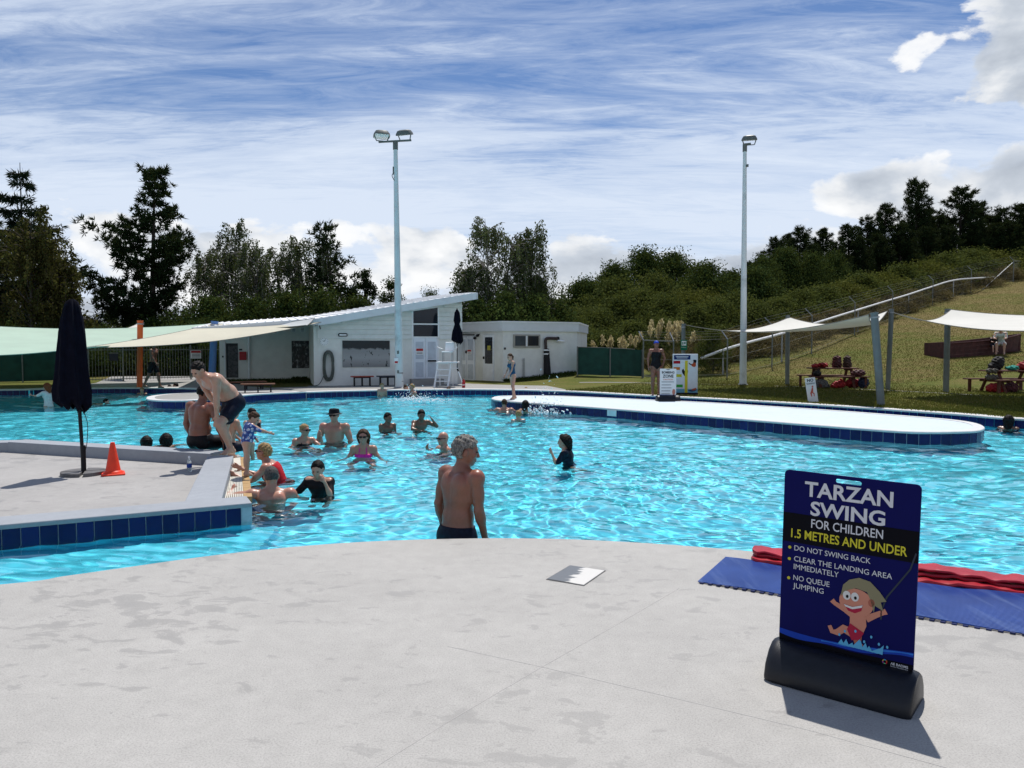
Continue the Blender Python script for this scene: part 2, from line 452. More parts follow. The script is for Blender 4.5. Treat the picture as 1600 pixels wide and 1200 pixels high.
# navy tiles along an edge: the nearest as single pieces, the far rest as one joined band
TILE_MESH = {}
def tile_mesh(w, h):
    k = (round(w, 3), round(h, 3))
    if k not in TILE_MESH:
        mb = MB(); mb.box((0, 0, 0), (w - 0.008, 0.012, h - 0.006), bev=0.003)
        me = bpy.data.meshes.new('tile'); me.from_pydata(mb.v, [], mb.f); me.materials.append(M_TILE); TILE_MESH[k] = me
    return TILE_MESH[k]
def tile_band(edge, w, ztop, h, parent, single=lambda p: True, face=-1):
    pts = resample(edge, w); joined = MB(); count = 0
    for a, b in zip(pts[:-1], pts[1:]):
        c = (a + b) / 2; t = (b - a); ang = math.atan2(t.y, t.x); n = Vector((-t.y, t.x, 0)).normalized() * face
        z = ztop - h / 2; q = c + n * (0.004 + rng.uniform(-0.0008, 0.0008))
        if single(c):
            o = bpy.data.objects.new('tile', tile_mesh(w, h)); COL.objects.link(o); o.parent = parent
            o.location = (q.x, q.y, z); o.rotation_euler = (rng.uniform(-.006, .006), 0, ang + rng.uniform(-.008, .008)); count += 1
        else:
            joined.box((q.x, q.y, z), (w - 0.008, 0.012, h - 0.006), Euler((0, 0, ang)).to_matrix())
    if joined.v:
        o = joined.build('tile_band', M_TILE, parent); tag(o, kind='stuff')
    return count
tile_band(far_edge, 0.2, -0.035, 0.30, wall_far, single=lambda p: p.x > 3.5 and p.y > 9)

# --- pool floor
fl = pyd('pool_floor', [(-60, -30, FLOOR_Z), (60, -30, FLOOR_Z), (60, 40, FLOOR_Z), (-60, 40, FLOOR_Z)], [(0, 1, 2, 3)], M_POOL)
tag(fl, kind='structure'); RECEIVERS = [fl]

# --- water: real waves on a sheet whose cells grow with distance
def water():
    ys = [2.2]; 
    while ys[-1] < 34: ys.append(ys[-1] + max(0.022, 0.0034 * ys[-1]))
    xs = [0.0]
    while xs[-1] < 46: xs.append(xs[-1] + (0.035 if xs[-1] < 6 else 0.055 if xs[-1] < 12 else 0.10 if xs[-1] < 22 else 0.6))
    X1 = np.array(sorted(set([-x for x in xs] + xs))); Y1 = np.array(ys)
    X, Y = np.meshgrid(X1, Y1); Z = np.zeros_like(X); DX = np.zeros_like(X); DY = np.zeros_like(X)
    r = np.random.RandomState(5)
    warp = 0.25 * np.sin(X * 0.7 + 1.3 * np.sin(Y * 0.45)) + 0.25 * np.sin(Y * 0.9 + 1.1 * np.sin(X * 0.6 + 2))
    for i in range(60):
        lam = 0.13 * (9.0 ** r.rand()); k = 2 * np.pi / lam
        th = r.normal(0.5, 0.95) + (np.pi if r.rand() < 0.3 else 0)
        kx, ky = k * np.cos(th), k * np.sin(th)
        a = WAVE_AMP * lam * (0.6 + 0.8 * r.rand())
        fade = 1.0 / (1.0 + (Y * 0.0034 / lam * 2.4) ** 4)      # what the cells cannot carry
        ph = kx * (X + warp) + ky * (Y + warp) + r.rand() * 6.28
        mod = 0.65 + 0.35 * np.sin(X * r.uniform(-.5, .5) + Y * r.uniform(-.5, .5) + r.rand() * 6)
        Z += fade * mod * a * np.sin(ph)
        DX -= fade * mod * a * 0.7 * np.cos(th) * np.cos(ph); DY -= fade * mod * a * 0.7 * np.sin(th) * np.cos(ph)
    for bx, by in BATHER_PX:
        c = P(bx, by, WATER_Z); rr_ = np.hypot(X - c.x, Y - c.y); near = rr_ < 2.2
        Z[near] += (0.010 * np.exp(-rr_ / 0.55) * np.sin(rr_ * 17 + bx))[near]
    calm = np.ones_like(X)
    calm *= 0.75 + 0.25 * np.tanh((Y - 6) / 3)
    V = np.stack([X + DX * calm, Y + DY * calm, WATER_Z + Z * calm], -1).reshape(-1, 3)
    ny, nx = X.shape
    idx = np.arange(ny * nx).reshape(ny, nx)
    Fq = np.stack([idx[:-1, :-1], idx[:-1, 1:], idx[1:, 1:], idx[1:, :-1]], -1).reshape(-1, 4)
    me = bpy.data.meshes.new('water'); me.vertices.add(len(V)); me.vertices.foreach_set('co', V.ravel())
    me.loops.add(Fq.size); me.loops.foreach_set('vertex_index', Fq.ravel().astype(np.int32))
    me.polygons.add(len(Fq)); me.polygons.foreach_set('loop_start', np.arange(0, Fq.size, 4, dtype=np.int32))
    me.update(); me.validate()
    return link('pool_water', me, M_WATER, smooth=True)
BATHER_PX = [(714, 858), (447, 748), (424, 781), (503, 768), (396, 671), (472, 694), (523, 689), (569, 713), (704, 700), (604, 672), (655, 671), (891, 722), (229, 697), (262, 698), (289, 641), (76, 635), (788, 641), (821, 643), (810, 656), (652, 626), (1575, 670)]
WAVE_AMP = 0.0043
def water_mat():
    m, nt, b = node_mat('pool_water'); out = nt.nodes['Material Output']
    nt.nodes.remove(b)
    tc = nt.nodes.new('ShaderNodeTexCoord')
    bn = nt.nodes.new('ShaderNodeBump'); bn.inputs['Strength'].default_value = 0.5; bn.inputs['Distance'].default_value = 0.02
    h = noise(nt, mapping(nt, tc.outputs['Object'], rot=(0, 0, .4), scale=(1, 1.3, 1)), 9.0, 3, 0.5, 0.6)
    nt.links.new(h, bn.inputs['Height'])
    if WATER_MODE == 'glass':
        g = nt.nodes.new('ShaderNodeBsdfGlass'); g.inputs['IOR'].default_value = 1.33; g.inputs['Roughness'].default_value = 0.0
        g.inputs['Color'].default_value = (0.95, 1, 1, 1)
        nt.links.new(g.outputs[0], out.inputs[0])
    else:
        fr = nt.nodes.new('ShaderNodeFresnel'); fr.inputs['IOR'].default_value = 1.33; nt.links.new(bn.outputs[0], fr.inputs['Normal'])
        t = nt.nodes.new('ShaderNodeBsdfTransparent'); t.inputs[0].default_value = (0.80, 0.97, 0.985, 1)
        g = nt.nodes.new('ShaderNodeBsdfGlossy'); g.inputs['Roughness'].default_value = 0.03; nt.links.new(bn.outputs[0], g.inputs['Normal'])
        mx = nt.nodes.new('ShaderNodeMixShader'); nt.links.new(fr.outputs[0], mx.inputs[0]); nt.links.new(t.outputs[0], mx.inputs[1]); nt.links.new(g.outputs[0], mx.inputs[2])
        nt.links.new(mx.outputs[0], out.inputs[0])
    return m
WATER_MODE = 'glass'
M_WATER = water_mat()
W = water(); tag(W, kind='structure')
W.cycles.is_caustics_caster = True; sun_d.cycles.is_caustics_light = True
def receiver(o):
    o.cycles.is_caustics_receiver = True; return o
receiver(fl); receiver(wall_far)

def prism_struct(name, poly, z0, z1, m, bevel=0.015, parent=None):
    o = slab_from_edge(name, [Vector((x, y, 0)) for x, y in poly], [], z0, z1, m, bevel)
    if parent is not None:
        o.parent = parent; del o['kind']
    return o
def xy(p): return (p.x, p.y)
def lerp(a, b, t): return a + (b - a) * t
def offset_quad(a, b, w):
    """strip of width w to the left of a->b"""
    d = (b - a).normalized(); n = Vector((-d.y, d.x, 0)) * w
    return [xy(a), xy(b), xy(b + n), xy(a + n)]

# --- left island: a sunken pad with raised copings, a grated ledge and navy tiles on the near face
PAD_Z = -0.17
GR_Z = -0.13
iA = P(0, 820); iB = P(394, 785.5)                     # near outer edge
dirn = (iB - iA).normalized(); iA0 = iA - dirn * 7.0
iC = P(360, 713); iC_in = P(328, 705)                 # right coping, far end
fE = P(340, 704.5); fD = P(40, 686.5)                  # far outer edge
fD0 = fD + Vector((-5.5, -0.9, 0))
nrm = Vector((-dirn.y, dirn.x, 0))
jn = P(346, 780.5)                                     # right coping, near end, outer
base_poly = [xy(iA0 + nrm * 0.03), xy(iB + nrm * 0.03 - dirn * 0.03), xy(P(392, 779, GR_Z)), xy(P(384, 714, GR_Z)), xy(P(372, 706, GR_Z)), xy(fE - Vector((0, .05, 0))), xy(fD + Vector((0.03, -.05, 0))), xy(fD0 + Vector((0, -.05, 0)))]
island = prism_struct('left_island', base_poly, FLOOR_Z, PAD_Z, M_FLOORPAD, 0)
ledge = prism_struct('shallow_pool_ledge', [xy(iA0 + nrm * 0.1), xy(iB + nrm * 0.1 + dirn * 0.25), (iB.x + 0.6, 5.0), (-3, 3.5), (-14, 0.5)], FLOOR_Z, -0.52, M_POOL, 0); receiver(ledge)
receiver(island)
nc = prism_struct('coping', [xy(iA0), xy(iB), xy(iB + nrm * 0.40), xy(iA0 + nrm * 0.40)], -0.045, 0.0, M_COPING, 0.012, island)
prism_struct('kerb_wall', [xy(iA0 + nrm * 0.03), xy(iB + nrm * 0.03 - dirn * 0.01), xy(iB + nrm * 0.385 - dirn * 0.01), xy(iA0 + nrm * 0.385)], PAD_Z - 0.03, -0.044, M_COPING, 0, island)
cr = [jn, iC + Vector((0, 0.12, 0))]
dr = (cr[1] - cr[0]).normalized(); nr = Vector((-dr.y, dr.x, 0))
prism_struct('coping', [xy(cr[0] + dr * 0.0), xy(cr[1]), xy(cr[1] + nr * 0.36), xy(cr[0] + nr * 0.36)], PAD_Z - 0.02, -0.004, M_COPING, 0.012, island)
df = (fD - fE).normalized(); nf = Vector((-df.y, df.x, 0))
prism_struct('coping', [xy(fE + Vector((0.16, 0.0, 0))), xy(fD), xy(fD + nf * 0.36 + df * -0.06), xy(fE + nf * 0.36 + Vector((0.16, 0, 0)))], PAD_Z - 0.02, 0.003, M_COPING, 0.012, island)
prism_struct('coping', [xy(fD), xy(fD0), xy(fD0 + Vector((0.05, -0.36, 0))), xy(fD + nf * 0.36 + df * -0.06)], PAD_Z - 0.02, -0.006, M_COPING, 0.012, island)
gf = strip('front_wall', [Vector((p.x, p.y, FLOOR_Z)) + nrm * 0.02 for p in (iA0, iB)], [Vector((p.x, p.y, -0.04)) + nrm * 0.02 for p in (iA0, iB)], M_POOL, None, island); receiver(gf)
strip('grout', [Vector((p.x, p.y, -0.36)) + nrm * 0.0165 for p in (iA0, iB)], [Vector((p.x, p.y, -0.04)) + nrm * 0.0165 for p in (iA0, iB)], M_GROUT, None, island)
tile_band([iA0 + nrm * 0.012, iB + nrm * 0.012], 0.146, -0.042, 0.30, island, face=-1)
# side wall under the grated ledge
ga0, ga1 = P(348, 779.5, GR_Z), P(362.5, 715, GR_Z); gb0, gb1 = P(381, 778.5, GR_Z), P(375.5, 715, GR_Z); gc0, gc1 = P(394, 778, GR_Z), P(385.5, 714, GR_Z)
M_GRATE = mat('grate_plastic', (0.62, 0.60, 0.53), 0.5, 0.08, 8)
M_TAN = mat('tan_nosing_tile', (0.42, 0.27, 0.12), 0.45, 0.15, 10, bump=0.2)
mb = MB(); NBAR = 11
for i in range(NBAR):
    t = (i + 0.5) / NBAR; a = lerp(ga0, gb0, t); b = lerp(ga1, gb1, t); w = (gb0 - ga0).length / NBAR * 0.58
    mb.bar(a, b, w, 0.02)
for t in np.linspace(0.02, 0.98, 14): mb.bar(lerp(ga0, ga1, t) - Vector((0, 0, .014)), lerp(gb0, gb1, t) - Vector((0, 0, .014)), 0.02, 0.012)
mb.build('grating', M_GRATE, island)
nos = resample([gb0, gb1], 0.30)
for a, b in zip(nos[:-1], nos[1:]):
    ta = (a - gb0).length / (gb1 - gb0).length; tb = (b - gb0).length / (gb1 - gb0).length
    a2 = lerp(gc0, gc1, ta); b2 = lerp(gc0, gc1, tb)
    g = (b - a).normalized() * 0.004
    m2 = MB(); m2.prism([xy(a + g), xy(a2 + g), xy(b2 - g), xy(b - g)], PAD_Z - 0.1, GR_Z + 0.016); m2.build('nosing_tile', M_TAN, island)

# --- white platform out in the pool
plat_far = [(768, 622.5), (776, 619.5), (800, 618.2), (850, 618.2), (900, 619.5), (1000, 624), (1100, 628.5), (1200, 634.5), (1300, 641), (1400, 648.5), (1480, 655), (1520, 660.5), (1537, 667)]
plat_near = [(1530, 672.5), (1500, 674.5), (1450, 675.2), (1400, 673.5), (1300, 666.2), (1200, 658.2), (1100, 650), (1000, 642), (930, 636.6), (860, 631.5), (800, 627.3), (776, 625)]
ring = [P(x, y, 0.02) for x, y in plat_far + plat_near]; ring.append(ring[0].copy())
ring = catmull(ring, 5)[:-1]
ring = [Vector((p.x, p.y, 0)) for p in ring]
plat = prism_struct('white_platform', [xy(p) for p in ring], FLOOR_Z, 0.02, M_PLATFORM, 0.012); receiver(plat)
rc = ring + [ring[0]]
area = sum(rc[i].x * rc[i + 1].y - rc[i + 1].x * rc[i].y for i in range(len(rc) - 1))
if area < 0: rc = rc[::-1]
cop = coping('edge_trim', rc, [n * 1 for n in normals2d(rc)], 0.18, 0.012, M_COPING_W, plat, top=0.028, th=0.04)
tile_band(rc, 0.2, -0.014, 0.30, plat, single=lambda p: True, face=-1)
pm = P(950, 641.5, -0.02); mp = MB(); mp.box((0, 0, 0), (0.30, 0.012, 0.15), bev=0.004); o = mp.build('depth_plate', mat('white_plate', (0.6, 0.66, 0.68), 0.4), plat)
k = min(range(len(rc) - 1), key=lambda i: (rc[i] - pm).length); tdir = rc[k + 1] - rc[k]; nn_ = Vector((tdir.y, -tdir.x, 0)).normalized()
o.location = rc[k] + nn_ * 0.022 + Vector((0, 0, -0.09)); o.rotation_euler = (0, 0, math.atan2(tdir.y, tdir.x))

# --- curved peninsula on the far left
pen_px = [(229, 624), (232, 621), (250, 618), (290, 615), (330, 613.2), (390, 612.5), (470, 612.8), (470, 613.6), (400, 617.0), (345, 622.5), (300, 626.6), (260, 627.2), (236, 626)]
pr = [P(x, y) for x, y in pen_px]; pr.append(pr[0].copy()); pr = catmull(pr, 5)[:-1]
pen = prism_struct('far_peninsula', [xy(p) for p in pr], FLOOR_Z, 0.024, M_FARDECK, 0.012); receiver(pen)
pc = pr + [pr[0]]
area = sum(pc[i].x * pc[i + 1].y - pc[i + 1].x * pc[i].y for i in range(len(pc) - 1))
if area < 0: pc = pc[::-1]
pc = [Vector((p.x, p.y, 0)) for p in pc]
coping('edge_trim', pc, normals2d(pc), 0.22, 0.012, M_COPING_W, pen, top=0.032, th=0.045)
tile_band(pc, 0.2, -0.012, 0.30, pen, single=lambda p: False, face=-1)

# --- ground: one sheet from the pool edge to the horizon
def grass_mat():
    m, nt, b = node_mat('dry_lawn')
    tc = nt.nodes.new('ShaderNodeTexCoord'); v = tc.outputs['Object']
    n1 = noise(nt, v, 0.22, 6, 0.62, 0.4); n2 = noise(nt, mapping(nt, v, scale=(0.8, 2.0, 1)), 1.6, 7, 0.7, 0.5); n3 = noise(nt, v, 26, 3, 0.7)
    sep = nt.nodes.new('ShaderNodeSeparateXYZ'); nt.links.new(v, sep.inputs[0])
    dry = ramp(nt, mth(nt, 'MULTIPLY', sep.outputs['Z'], 0.25), [(0.0, -0.0), (0.25, 0.045), (1.0, 0.075)])
    n4 = noise(nt, mapping(nt, v, rot=(0, 0, .6), scale=(1, 2.4, 1)), 0.6, 6, 0.68, 0.6)
    s = mth(nt, 'ADD', mth(nt, 'ADD', mth(nt, 'MULTIPLY', n1, 0.40), mth(nt, 'ADD', mth(nt, 'MULTIPLY', n2, 0.34), mth(nt, 'MULTIPLY', n4, 0.30))), dry)
    c = ramp(nt, s, [(0.43, (0.070, 0.096, 0.017)), (0.52, (0.115, 0.122, 0.028)), (0.60, (0.155, 0.128, 0.044)), (0.70, (0.205, 0.150, 0.068))])
    c = mixc(nt, 1.0, c, ramp(nt, n3, [(0.25, 0.55), (0.75, 1.35)]), 'MULTIPLY')
    nt.links.new(c, b.inputs['Base Color']); b.inputs['Roughness'].default_value = 0.95; b.inputs['Specular IOR Level'].default_value = 0.1
    bn = nt.nodes.new('ShaderNodeBump'); bn.inputs['Strength'].default_value = 0.9; bn.inputs['Distance'].default_value = 0.05
    nt.links.new(n3, bn.inputs['Height']); nt.links.new(bn.outputs[0], b.inputs['Normal'])
    return m
M_LAWN = grass_mat()
ts = [0.0]
while ts[-1] < 900: ts.append(ts[-1] * 1.07 + 0.35)
gv = []; gfc = []; C0 = Vector((-5, 4, 0)); E = [p + n * 0.30 for p, n in zip(far_edge, far_n)]
for p in E:
    d = (p - C0).normalized()
    for t in ts:
        q = p + d * t; gv.append((q.x, q.y, H(q.x, q.y) - (0.0 if t > 0 else 0.01)))
NT = len(ts)
for i in range(len(E) - 1):
    for j in range(NT - 1):
        a = i * NT + j; gfc.append((a, a + NT, a + NT + 1, a + 1))
tag(pyd('ground', gv, gfc, M_LAWN, smooth=True), kind='structure')

# --- far concrete deck in front of the buildings
i0 = min(range(len(far_edge)), key=lambda i: (far_edge[i] - P(20, 608.6)).length); i1 = min(range(len(far_edge)), key=lambda i: (far_edge[i] - P(884, 611.3)).length)
outer_px = [(876, 607), (850, 602), (812, 597.2), (760, 594), (690, 593), (600, 596), (510, 600), (480, 604.4), (420, 606), (385, 603.5), (350, 594), (345, 588), (175, 588), (150, 598.5), (100, 604)]
fd = [far_edge[i] + far_n[i] * 0.33 for i in range(i0, i1 + 1)] + [P(*p) for p in outer_px]
bm = bmesh.new(); vs = [bm.verts.new((p.x, p.y, 0.005)) for p in fd]; f = bm.faces.new(vs); f.normal_update()
if f.normal.z < 0: f.normal_flip()
bmesh.ops.triangulate(bm, faces=[f]); me = bpy.data.meshes.new('far_deck'); bm.to_mesh(me); bm.free()
tag(link('far_deck', me, M_FARDECK), kind='structure')
# a narrow mowing strip through the lawn
ms = catmull([PT(905, 598), PT(1000, 598.5), PT(1100, 600.5), PT(1200, 603), PT(1300, 606.5), PT(1420, 612), PT(1600, 622)], 8)
mn = normals2d(ms)
def drape(p, dz): return Vector((p.x, p.y, H(p.x, p.y) + dz))
strip('mowing_strip', [drape(p - n * 0.10, 0.012) for p, n in zip(ms, mn)], [drape(p + n * 0.10, 0.012) for p, n in zip(ms, mn)], M_FARDECK)
# ================================================================ BUILDINGS
M_WALL = mat('white_block_paint', (0.74, 0.74, 0.70), 0.85, 0.06, 3, bump=0.25, bscale=30, dirt=(0.58, 0.57, 0.53), dscale=0.8, dthr=(0.5, 0.85))
M_BOARD = mat('white_weatherboard', (0.70, 0.71, 0.68), 0.7, 0.06, 4, bump=0.1, dirt=(0.54, 0.55, 0.52), dscale=0.9, dthr=(0.55, 0.9))
M_ROOF = mat('white_roof_sheet', (0.80, 0.81, 0.82), 0.45, 0.05, 2, dirt=(0.5, 0.5, 0.5), dscale=0.6, dthr=(0.5, 0.9))
M_TRIM = mat('white_trim', (0.76, 0.77, 0.78), 0.55, 0.05, 5)
M_UPVC = mat('blue_white_door_paint', (0.72, 0.76, 0.82), 0.4, 0.04, 5)
M_LOUVRE = mat('frosted_panel', (0.48, 0.53, 0.60), 0.35, 0.08, 8)
M_GLASSD = mat('dark_window_glass', (0.012, 0.016, 0.024), 0.06, 0.2, 1.0)
M_GLASSB = mat('blue_window_glass', (0.045, 0.06, 0.075), 0.08, 0.2, 2.0)
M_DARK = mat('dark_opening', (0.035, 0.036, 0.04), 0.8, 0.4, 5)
M_BLACKP = mat('black_plastic', (0.010, 0.010, 0.012), 0.5, 0.2, 20, bump=0.08, bscale=200, spec=0.2)
M_REDP = mat('red_paint', (0.42, 0.015, 0.02), 0.45, 0.12, 8)
M_WHITEP = mat('white_plastic', (0.80, 0.81, 0.82), 0.4, 0.05, 8)
M_STEEL = mat('galvanised_steel', (0.30, 0.31, 0.32), 0.42, 0.2, 14, metal=0.6)
M_HOSE = mat('grey_green_hose', (0.10, 0.115, 0.10), 0.55, 0.2, 20)
M_SOFFIT = mat('white_fascia', (0.66, 0.68, 0.70), 0.6, 0.05, 3)

PLACED = set()     # parts that already stand in their face's frame: their sub-parts share it
class Face:
    """a vertical plane: origin o, unit direction e along it, n towards the viewer"""
    def __init__(s, o, e):
        s.o = Vector((o.x, o.y, 0)); s.e = Vector((e.x, e.y, 0)).normalized(); s.n = Vector((s.e.y, -s.e.x, 0)); s.rz = math.atan2(s.e.y, s.e.x)
    def tz(s, px, py):
        d = ray(px, py); c = Vector((0, 0, CAM_H)); k = (s.o - c).dot(s.n) / d.dot(s.n); p = c + d * k
        return (p - s.o).dot(s.e), p.z
    def w(s, t, z, off=0.0): return s.o + s.e * t + s.n * off + Vector((0, 0, z))
    def box(s, name, m, parent, t0, t1, z0, z1, off0, off1, bev=0.0, base=None):
        """box standing on the face between off0 and off1 in front of it, in world space under an unmoved parent"""
        mb = MB(); mb.box(((t0 + t1) / 2, -(off0 + off1) / 2, (z0 + z1) / 2), (abs(t1 - t0), abs(off1 - off0), abs(z1 - z0)), bev=bev)
        o = mb.build(name, m, parent); PLACED.add(o.name)
        if parent is None or parent.name not in PLACED: o.location = s.o; o.rotation_euler = (0, 0, s.rz)
        return o
    def pbox(s, name, m, parent, px0, py0, px1, py1, off0, off1, bev=0.0):
        t0, z1 = s.tz(px0, py0); t1, z0 = s.tz(px1, py1); return s.box(name, m, parent, t0, t1, z0, z1, off0, off1, bev)

TH = R(17)
e1 = Vector((math.cos(TH), math.sin(TH), 0)); e2 = Vector((-math.sin(TH), math.cos(TH), 0))
A0 = P(497, 603.2)
F1 = Face(A0, e1)
LW = F1.tz(722, 560)[0]
def zr(t, d): return 2.62 + (0.178 * t if t > 0 else 0.085 * t) + 0.045 * d
main = empty('pool_building', (0, 0, 0), 0, 'long white pool building with a sloping white roof and weatherboard gable', 'building')
# block walls below, boards above
SPLIT = F1.tz(600, 529.5)[1]
def wall_poly(name, F, pts, thick, m, parent):
    mb = MB(); n = len(pts)
    vs = [(t, 0, z) for t, z in pts] + [(t, thick, z) for t, z in pts]
    mb.add(vs, [tuple(range(n)), tuple(range(2 * n - 1, n - 1, -1))] + [(i, n + i, n + (i + 1) % n, (i + 1) % n) for i in range(n)])
    o = mb.build(name, m, parent); o.location = F.o; o.rotation_euler = (0, 0, F.rz); return o
wall_poly('wall', F1, [(0, -0.1), (LW, -0.1), (LW, SPLIT), (0, SPLIT)], 0.2, M_WALL, main)
wall_poly('gable_backing', F1, [(0.02, SPLIT), (LW - 0.02, SPLIT), (LW - 0.02, zr(LW, 0) - 0.16), (0.02, zr(0, 0) - 0.16)], 0.2, M_BOARD, main)
side = Face(A0 + e1 * LW, e2)        # right end wall
wall_poly('wall', side, [(0, -0.1), (8.5, -0.1), (8.5, zr(LW, 8.5) - 0.16), (0.0, zr(LW, 0) - 0.16)], 0.2, M_BOARD, main).location = side.o - e1 * 0.2 * 0 
# window over the doors
wx0 = F1.tz(645.5, 500)[0]; wx1 = F1.tz(683.5, 500)[0]; wz0 = F1.tz(664, 526.5)[1]; wzm = F1.tz(664, 506.5)[1]; wzl = F1.tz(645.5, 485.5)[1]; wzr = F1.tz(683.5, 480)[1]
BH = 0.185
z = SPLIT + 0.005
def seg(t0, t1, z):
    if t1 - t0 < 0.05: return
    zt = min(z + BH, 9)
    # clip to the roof line: left end follows the slope
    tl = (z + BH - 2.62 + 0.17) / 0.178
    a = max(t0, tl); 
    if a >= t1 - 0.03:
        return
    mb = MB(); vs = [(a, -0.012, z), (t1, -0.012, z), (t1, -0.058, z), (a, -0.058, z), (a, -0.008, z + BH - 0.004), (t1, -0.008, z + BH - 0.004), (t1, -0.014, z + BH - 0.004), (a, -0.014, z + BH - 0.004)]
    mb.add(vs, [(0, 1, 2, 3), (7, 6, 5, 4), (3, 2, 6, 7), (1, 0, 4, 5), (0, 3, 7, 4), (2, 1, 5, 6)])
    o = mb.build('weatherboard', M_BOARD, main); o.location = F1.o; o.rotation_euler = (0, 0, F1.rz)
while z < zr(LW, 0):
    wtop = wzl + (wzr - wzl) * 0.5
    if z + BH > wz0 and z < wtop: seg(0.0, wx0 - 0.06, z); seg(wx1 + 0.06, LW, z)
    else: seg(0.0, LW, z)
    z += BH
def trap(name, m, parent, t0, t1, zb, zl, zrr, o0, o1):
    mb = MB(); v = [(t0, -o0, zb), (t1, -o0, zb), (t1, -o0, zrr), (t0, -o0, zl), (t0, -o1, zb), (t1, -o1, zb), (t1, -o1, zrr), (t0, -o1, zl)]
    mb.add(v, [(3, 2, 1, 0), (4, 5, 6, 7), (0, 1, 5, 4), (1, 2, 6, 5), (2, 3, 7, 6), (3, 0, 4, 7)]); o = mb.build(name, m, parent); PLACED.add(o.name)
    if parent.name not in PLACED: o.location = F1.o; o.rotation_euler = (0, 0, F1.rz)
    return o
win = trap('window', M_TRIM, main, wx0 - 0.07, wx1 + 0.07, wz0 - 0.04, wzl + 0.05, wzr + 0.05, 0.0, 0.055)
trap('pane', M_GLASSD, win, wx0, wx1, wzm + 0.03, wzl - 0.02, wzr - 0.02, 0.05, 0.062)
trap('pane', M_GLASSD, win, wx0, wx1, wz0 + 0.02, wzm - 0.03, wzm - 0.03, 0.05, 0.062)
# double doors
def door(F, parent, px0, px1, py0, py1, panes, frame=M_UPVC, sign=None, off=0.0, handle=None):
    d = F.pbox('door', frame, parent, px0, py0, px1, py1, off, off + 0.05, 0.006)
    for (a, b, c, e, m) in panes: F.pbox('panel', m, d, a, b, c, e, off + 0.045, off + 0.057)
    if handle: F.pbox('door_handle', M_BLACKP, d, *handle, off + 0.05, off + 0.10)
    return d
d1 = door(F1, main, 646, 664.2, 528, 591.5, [(649, 534, 661.5, 561, M_LOUVRE), (649, 566, 661.5, 589, M_LOUVRE)])
d2 = door(F1, main, 664.8, 683.5, 528, 591, [(668, 534, 680.5, 561, M_LOUVRE), (668, 566, 680.5, 588.5, M_LOUVRE)], handle=(668, 562.5, 681, 565))
F1.pbox('door_frame', M_TRIM, main, 643.2, 525.5, 686.2, 592.5, -0.05, 0.02)
F1.pbox('step', M_FARDECK, main, 640, 592, 690, 600, -0.05, 0.5)
def red_sign(F, parent, px0, py0, px1, py1, off):
    s_ = F.pbox('notice', M_WHITEP, parent, px0, py0, px1, py1, off, off + 0.008); F.pbox('notice_band', M_REDP, s_, px0 + .6, py0 + .5, px1 - .6, py0 + (py1 - py0) * .45, off + 0.006, off + 0.012)
    for k in range(2): F.pbox('print_line', M_DARK, s_, px0 + 1.2, py0 + (py1 - py0) * (.58 + .2 * k), px1 - 1.2, py0 + (py1 - py0) * (.66 + .2 * k), off + 0.006, off + 0.010)
red_sign(F1, d1, 649.2, 544, 661.2, 554, 0.06)

# left, set-back wing
F2 = Face(A0 + e2 * 4.6, e1)
tL = F2.tz(343, 560)[0]
SPL2 = F2.tz(440, 531)[1]
ztop2 = lambda t: zr(t, 4.6) - 0.14
wall_poly('wall', F2, [(tL, -0.1), (0.05, -0.1), (0.05, SPL2), (tL, SPL2)], 0.2, M_WALL, main)
wall_poly('gable_backing', F2, [(tL, SPL2), (0.05, SPL2), (0.05, ztop2(0)), (tL, ztop2(tL))], 0.2, M_BOARD, main)
z = SPL2 + 0.005
while z < ztop2(0) - 0.05:
    a = tL if z + 0.16 < ztop2(tL) else tL + (z + 0.16 - ztop2(tL)) / 0.085
    if a < -0.1: F2.box('weatherboard', M_BOARD, main, a, 0.03, z, z + 0.15, 0.008, 0.034)
    z += 0.168
ret = Face(A0, e2)
wall_poly('wall', Face(A0 + e2 * 0.02 + e1 * 0.001, e2), [(0, -0.1), (4.6, -0.1), (4.6, zr(0, 4.6) - 0.16), (0, zr(0, 0) - 0.16)], 0.15, M_WALL, main)
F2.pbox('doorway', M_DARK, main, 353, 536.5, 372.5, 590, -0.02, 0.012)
fr = F2.pbox('door_frame', M_TRIM, main, 349.5, 534, 353, 592, 0.0, 0.05); F2.pbox('door_leaf', mat('grey_door_mesh', (0.07, 0.07, 0.075), 0.6, 0.6, 12), main, 356, 540, 372, 589, 0.0, 0.02)
F2.pbox('alarm_box', M_REDP, main, 374, 549.5, 385.2, 562.5, 0.0, 0.16, 0.02)
F2.pbox('small_sign', M_DARK, main, 373.5, 545, 378.5, 547.5, 0.0, 0.02)
F2.pbox('switch_box', M_DARK, main, 347, 556, 349.4, 558.5, 0.0, 0.05)
mb = MB(); mb.tube([F2.w(F2.tz(389, 527)[0], ztop2(0) - .3, 0.10), F2.w(F2.tz(389, 560)[0], 0.0, 0.10)], 0.055, 10); mb.build('downpipe', M_TRIM, main, True)
for a in (455.5, 469): 
    v_ = F2.pbox('vent', M_TRIM, main, a, 511, a + 7, 519, 0.028, 0.07, 0.008)
    for k in range(3): F2.pbox('slat', M_DARK, v_, a + 1, 512.3 + k * 2.2, a + 6, 513.2 + k * 2.2, 0.066, 0.075)

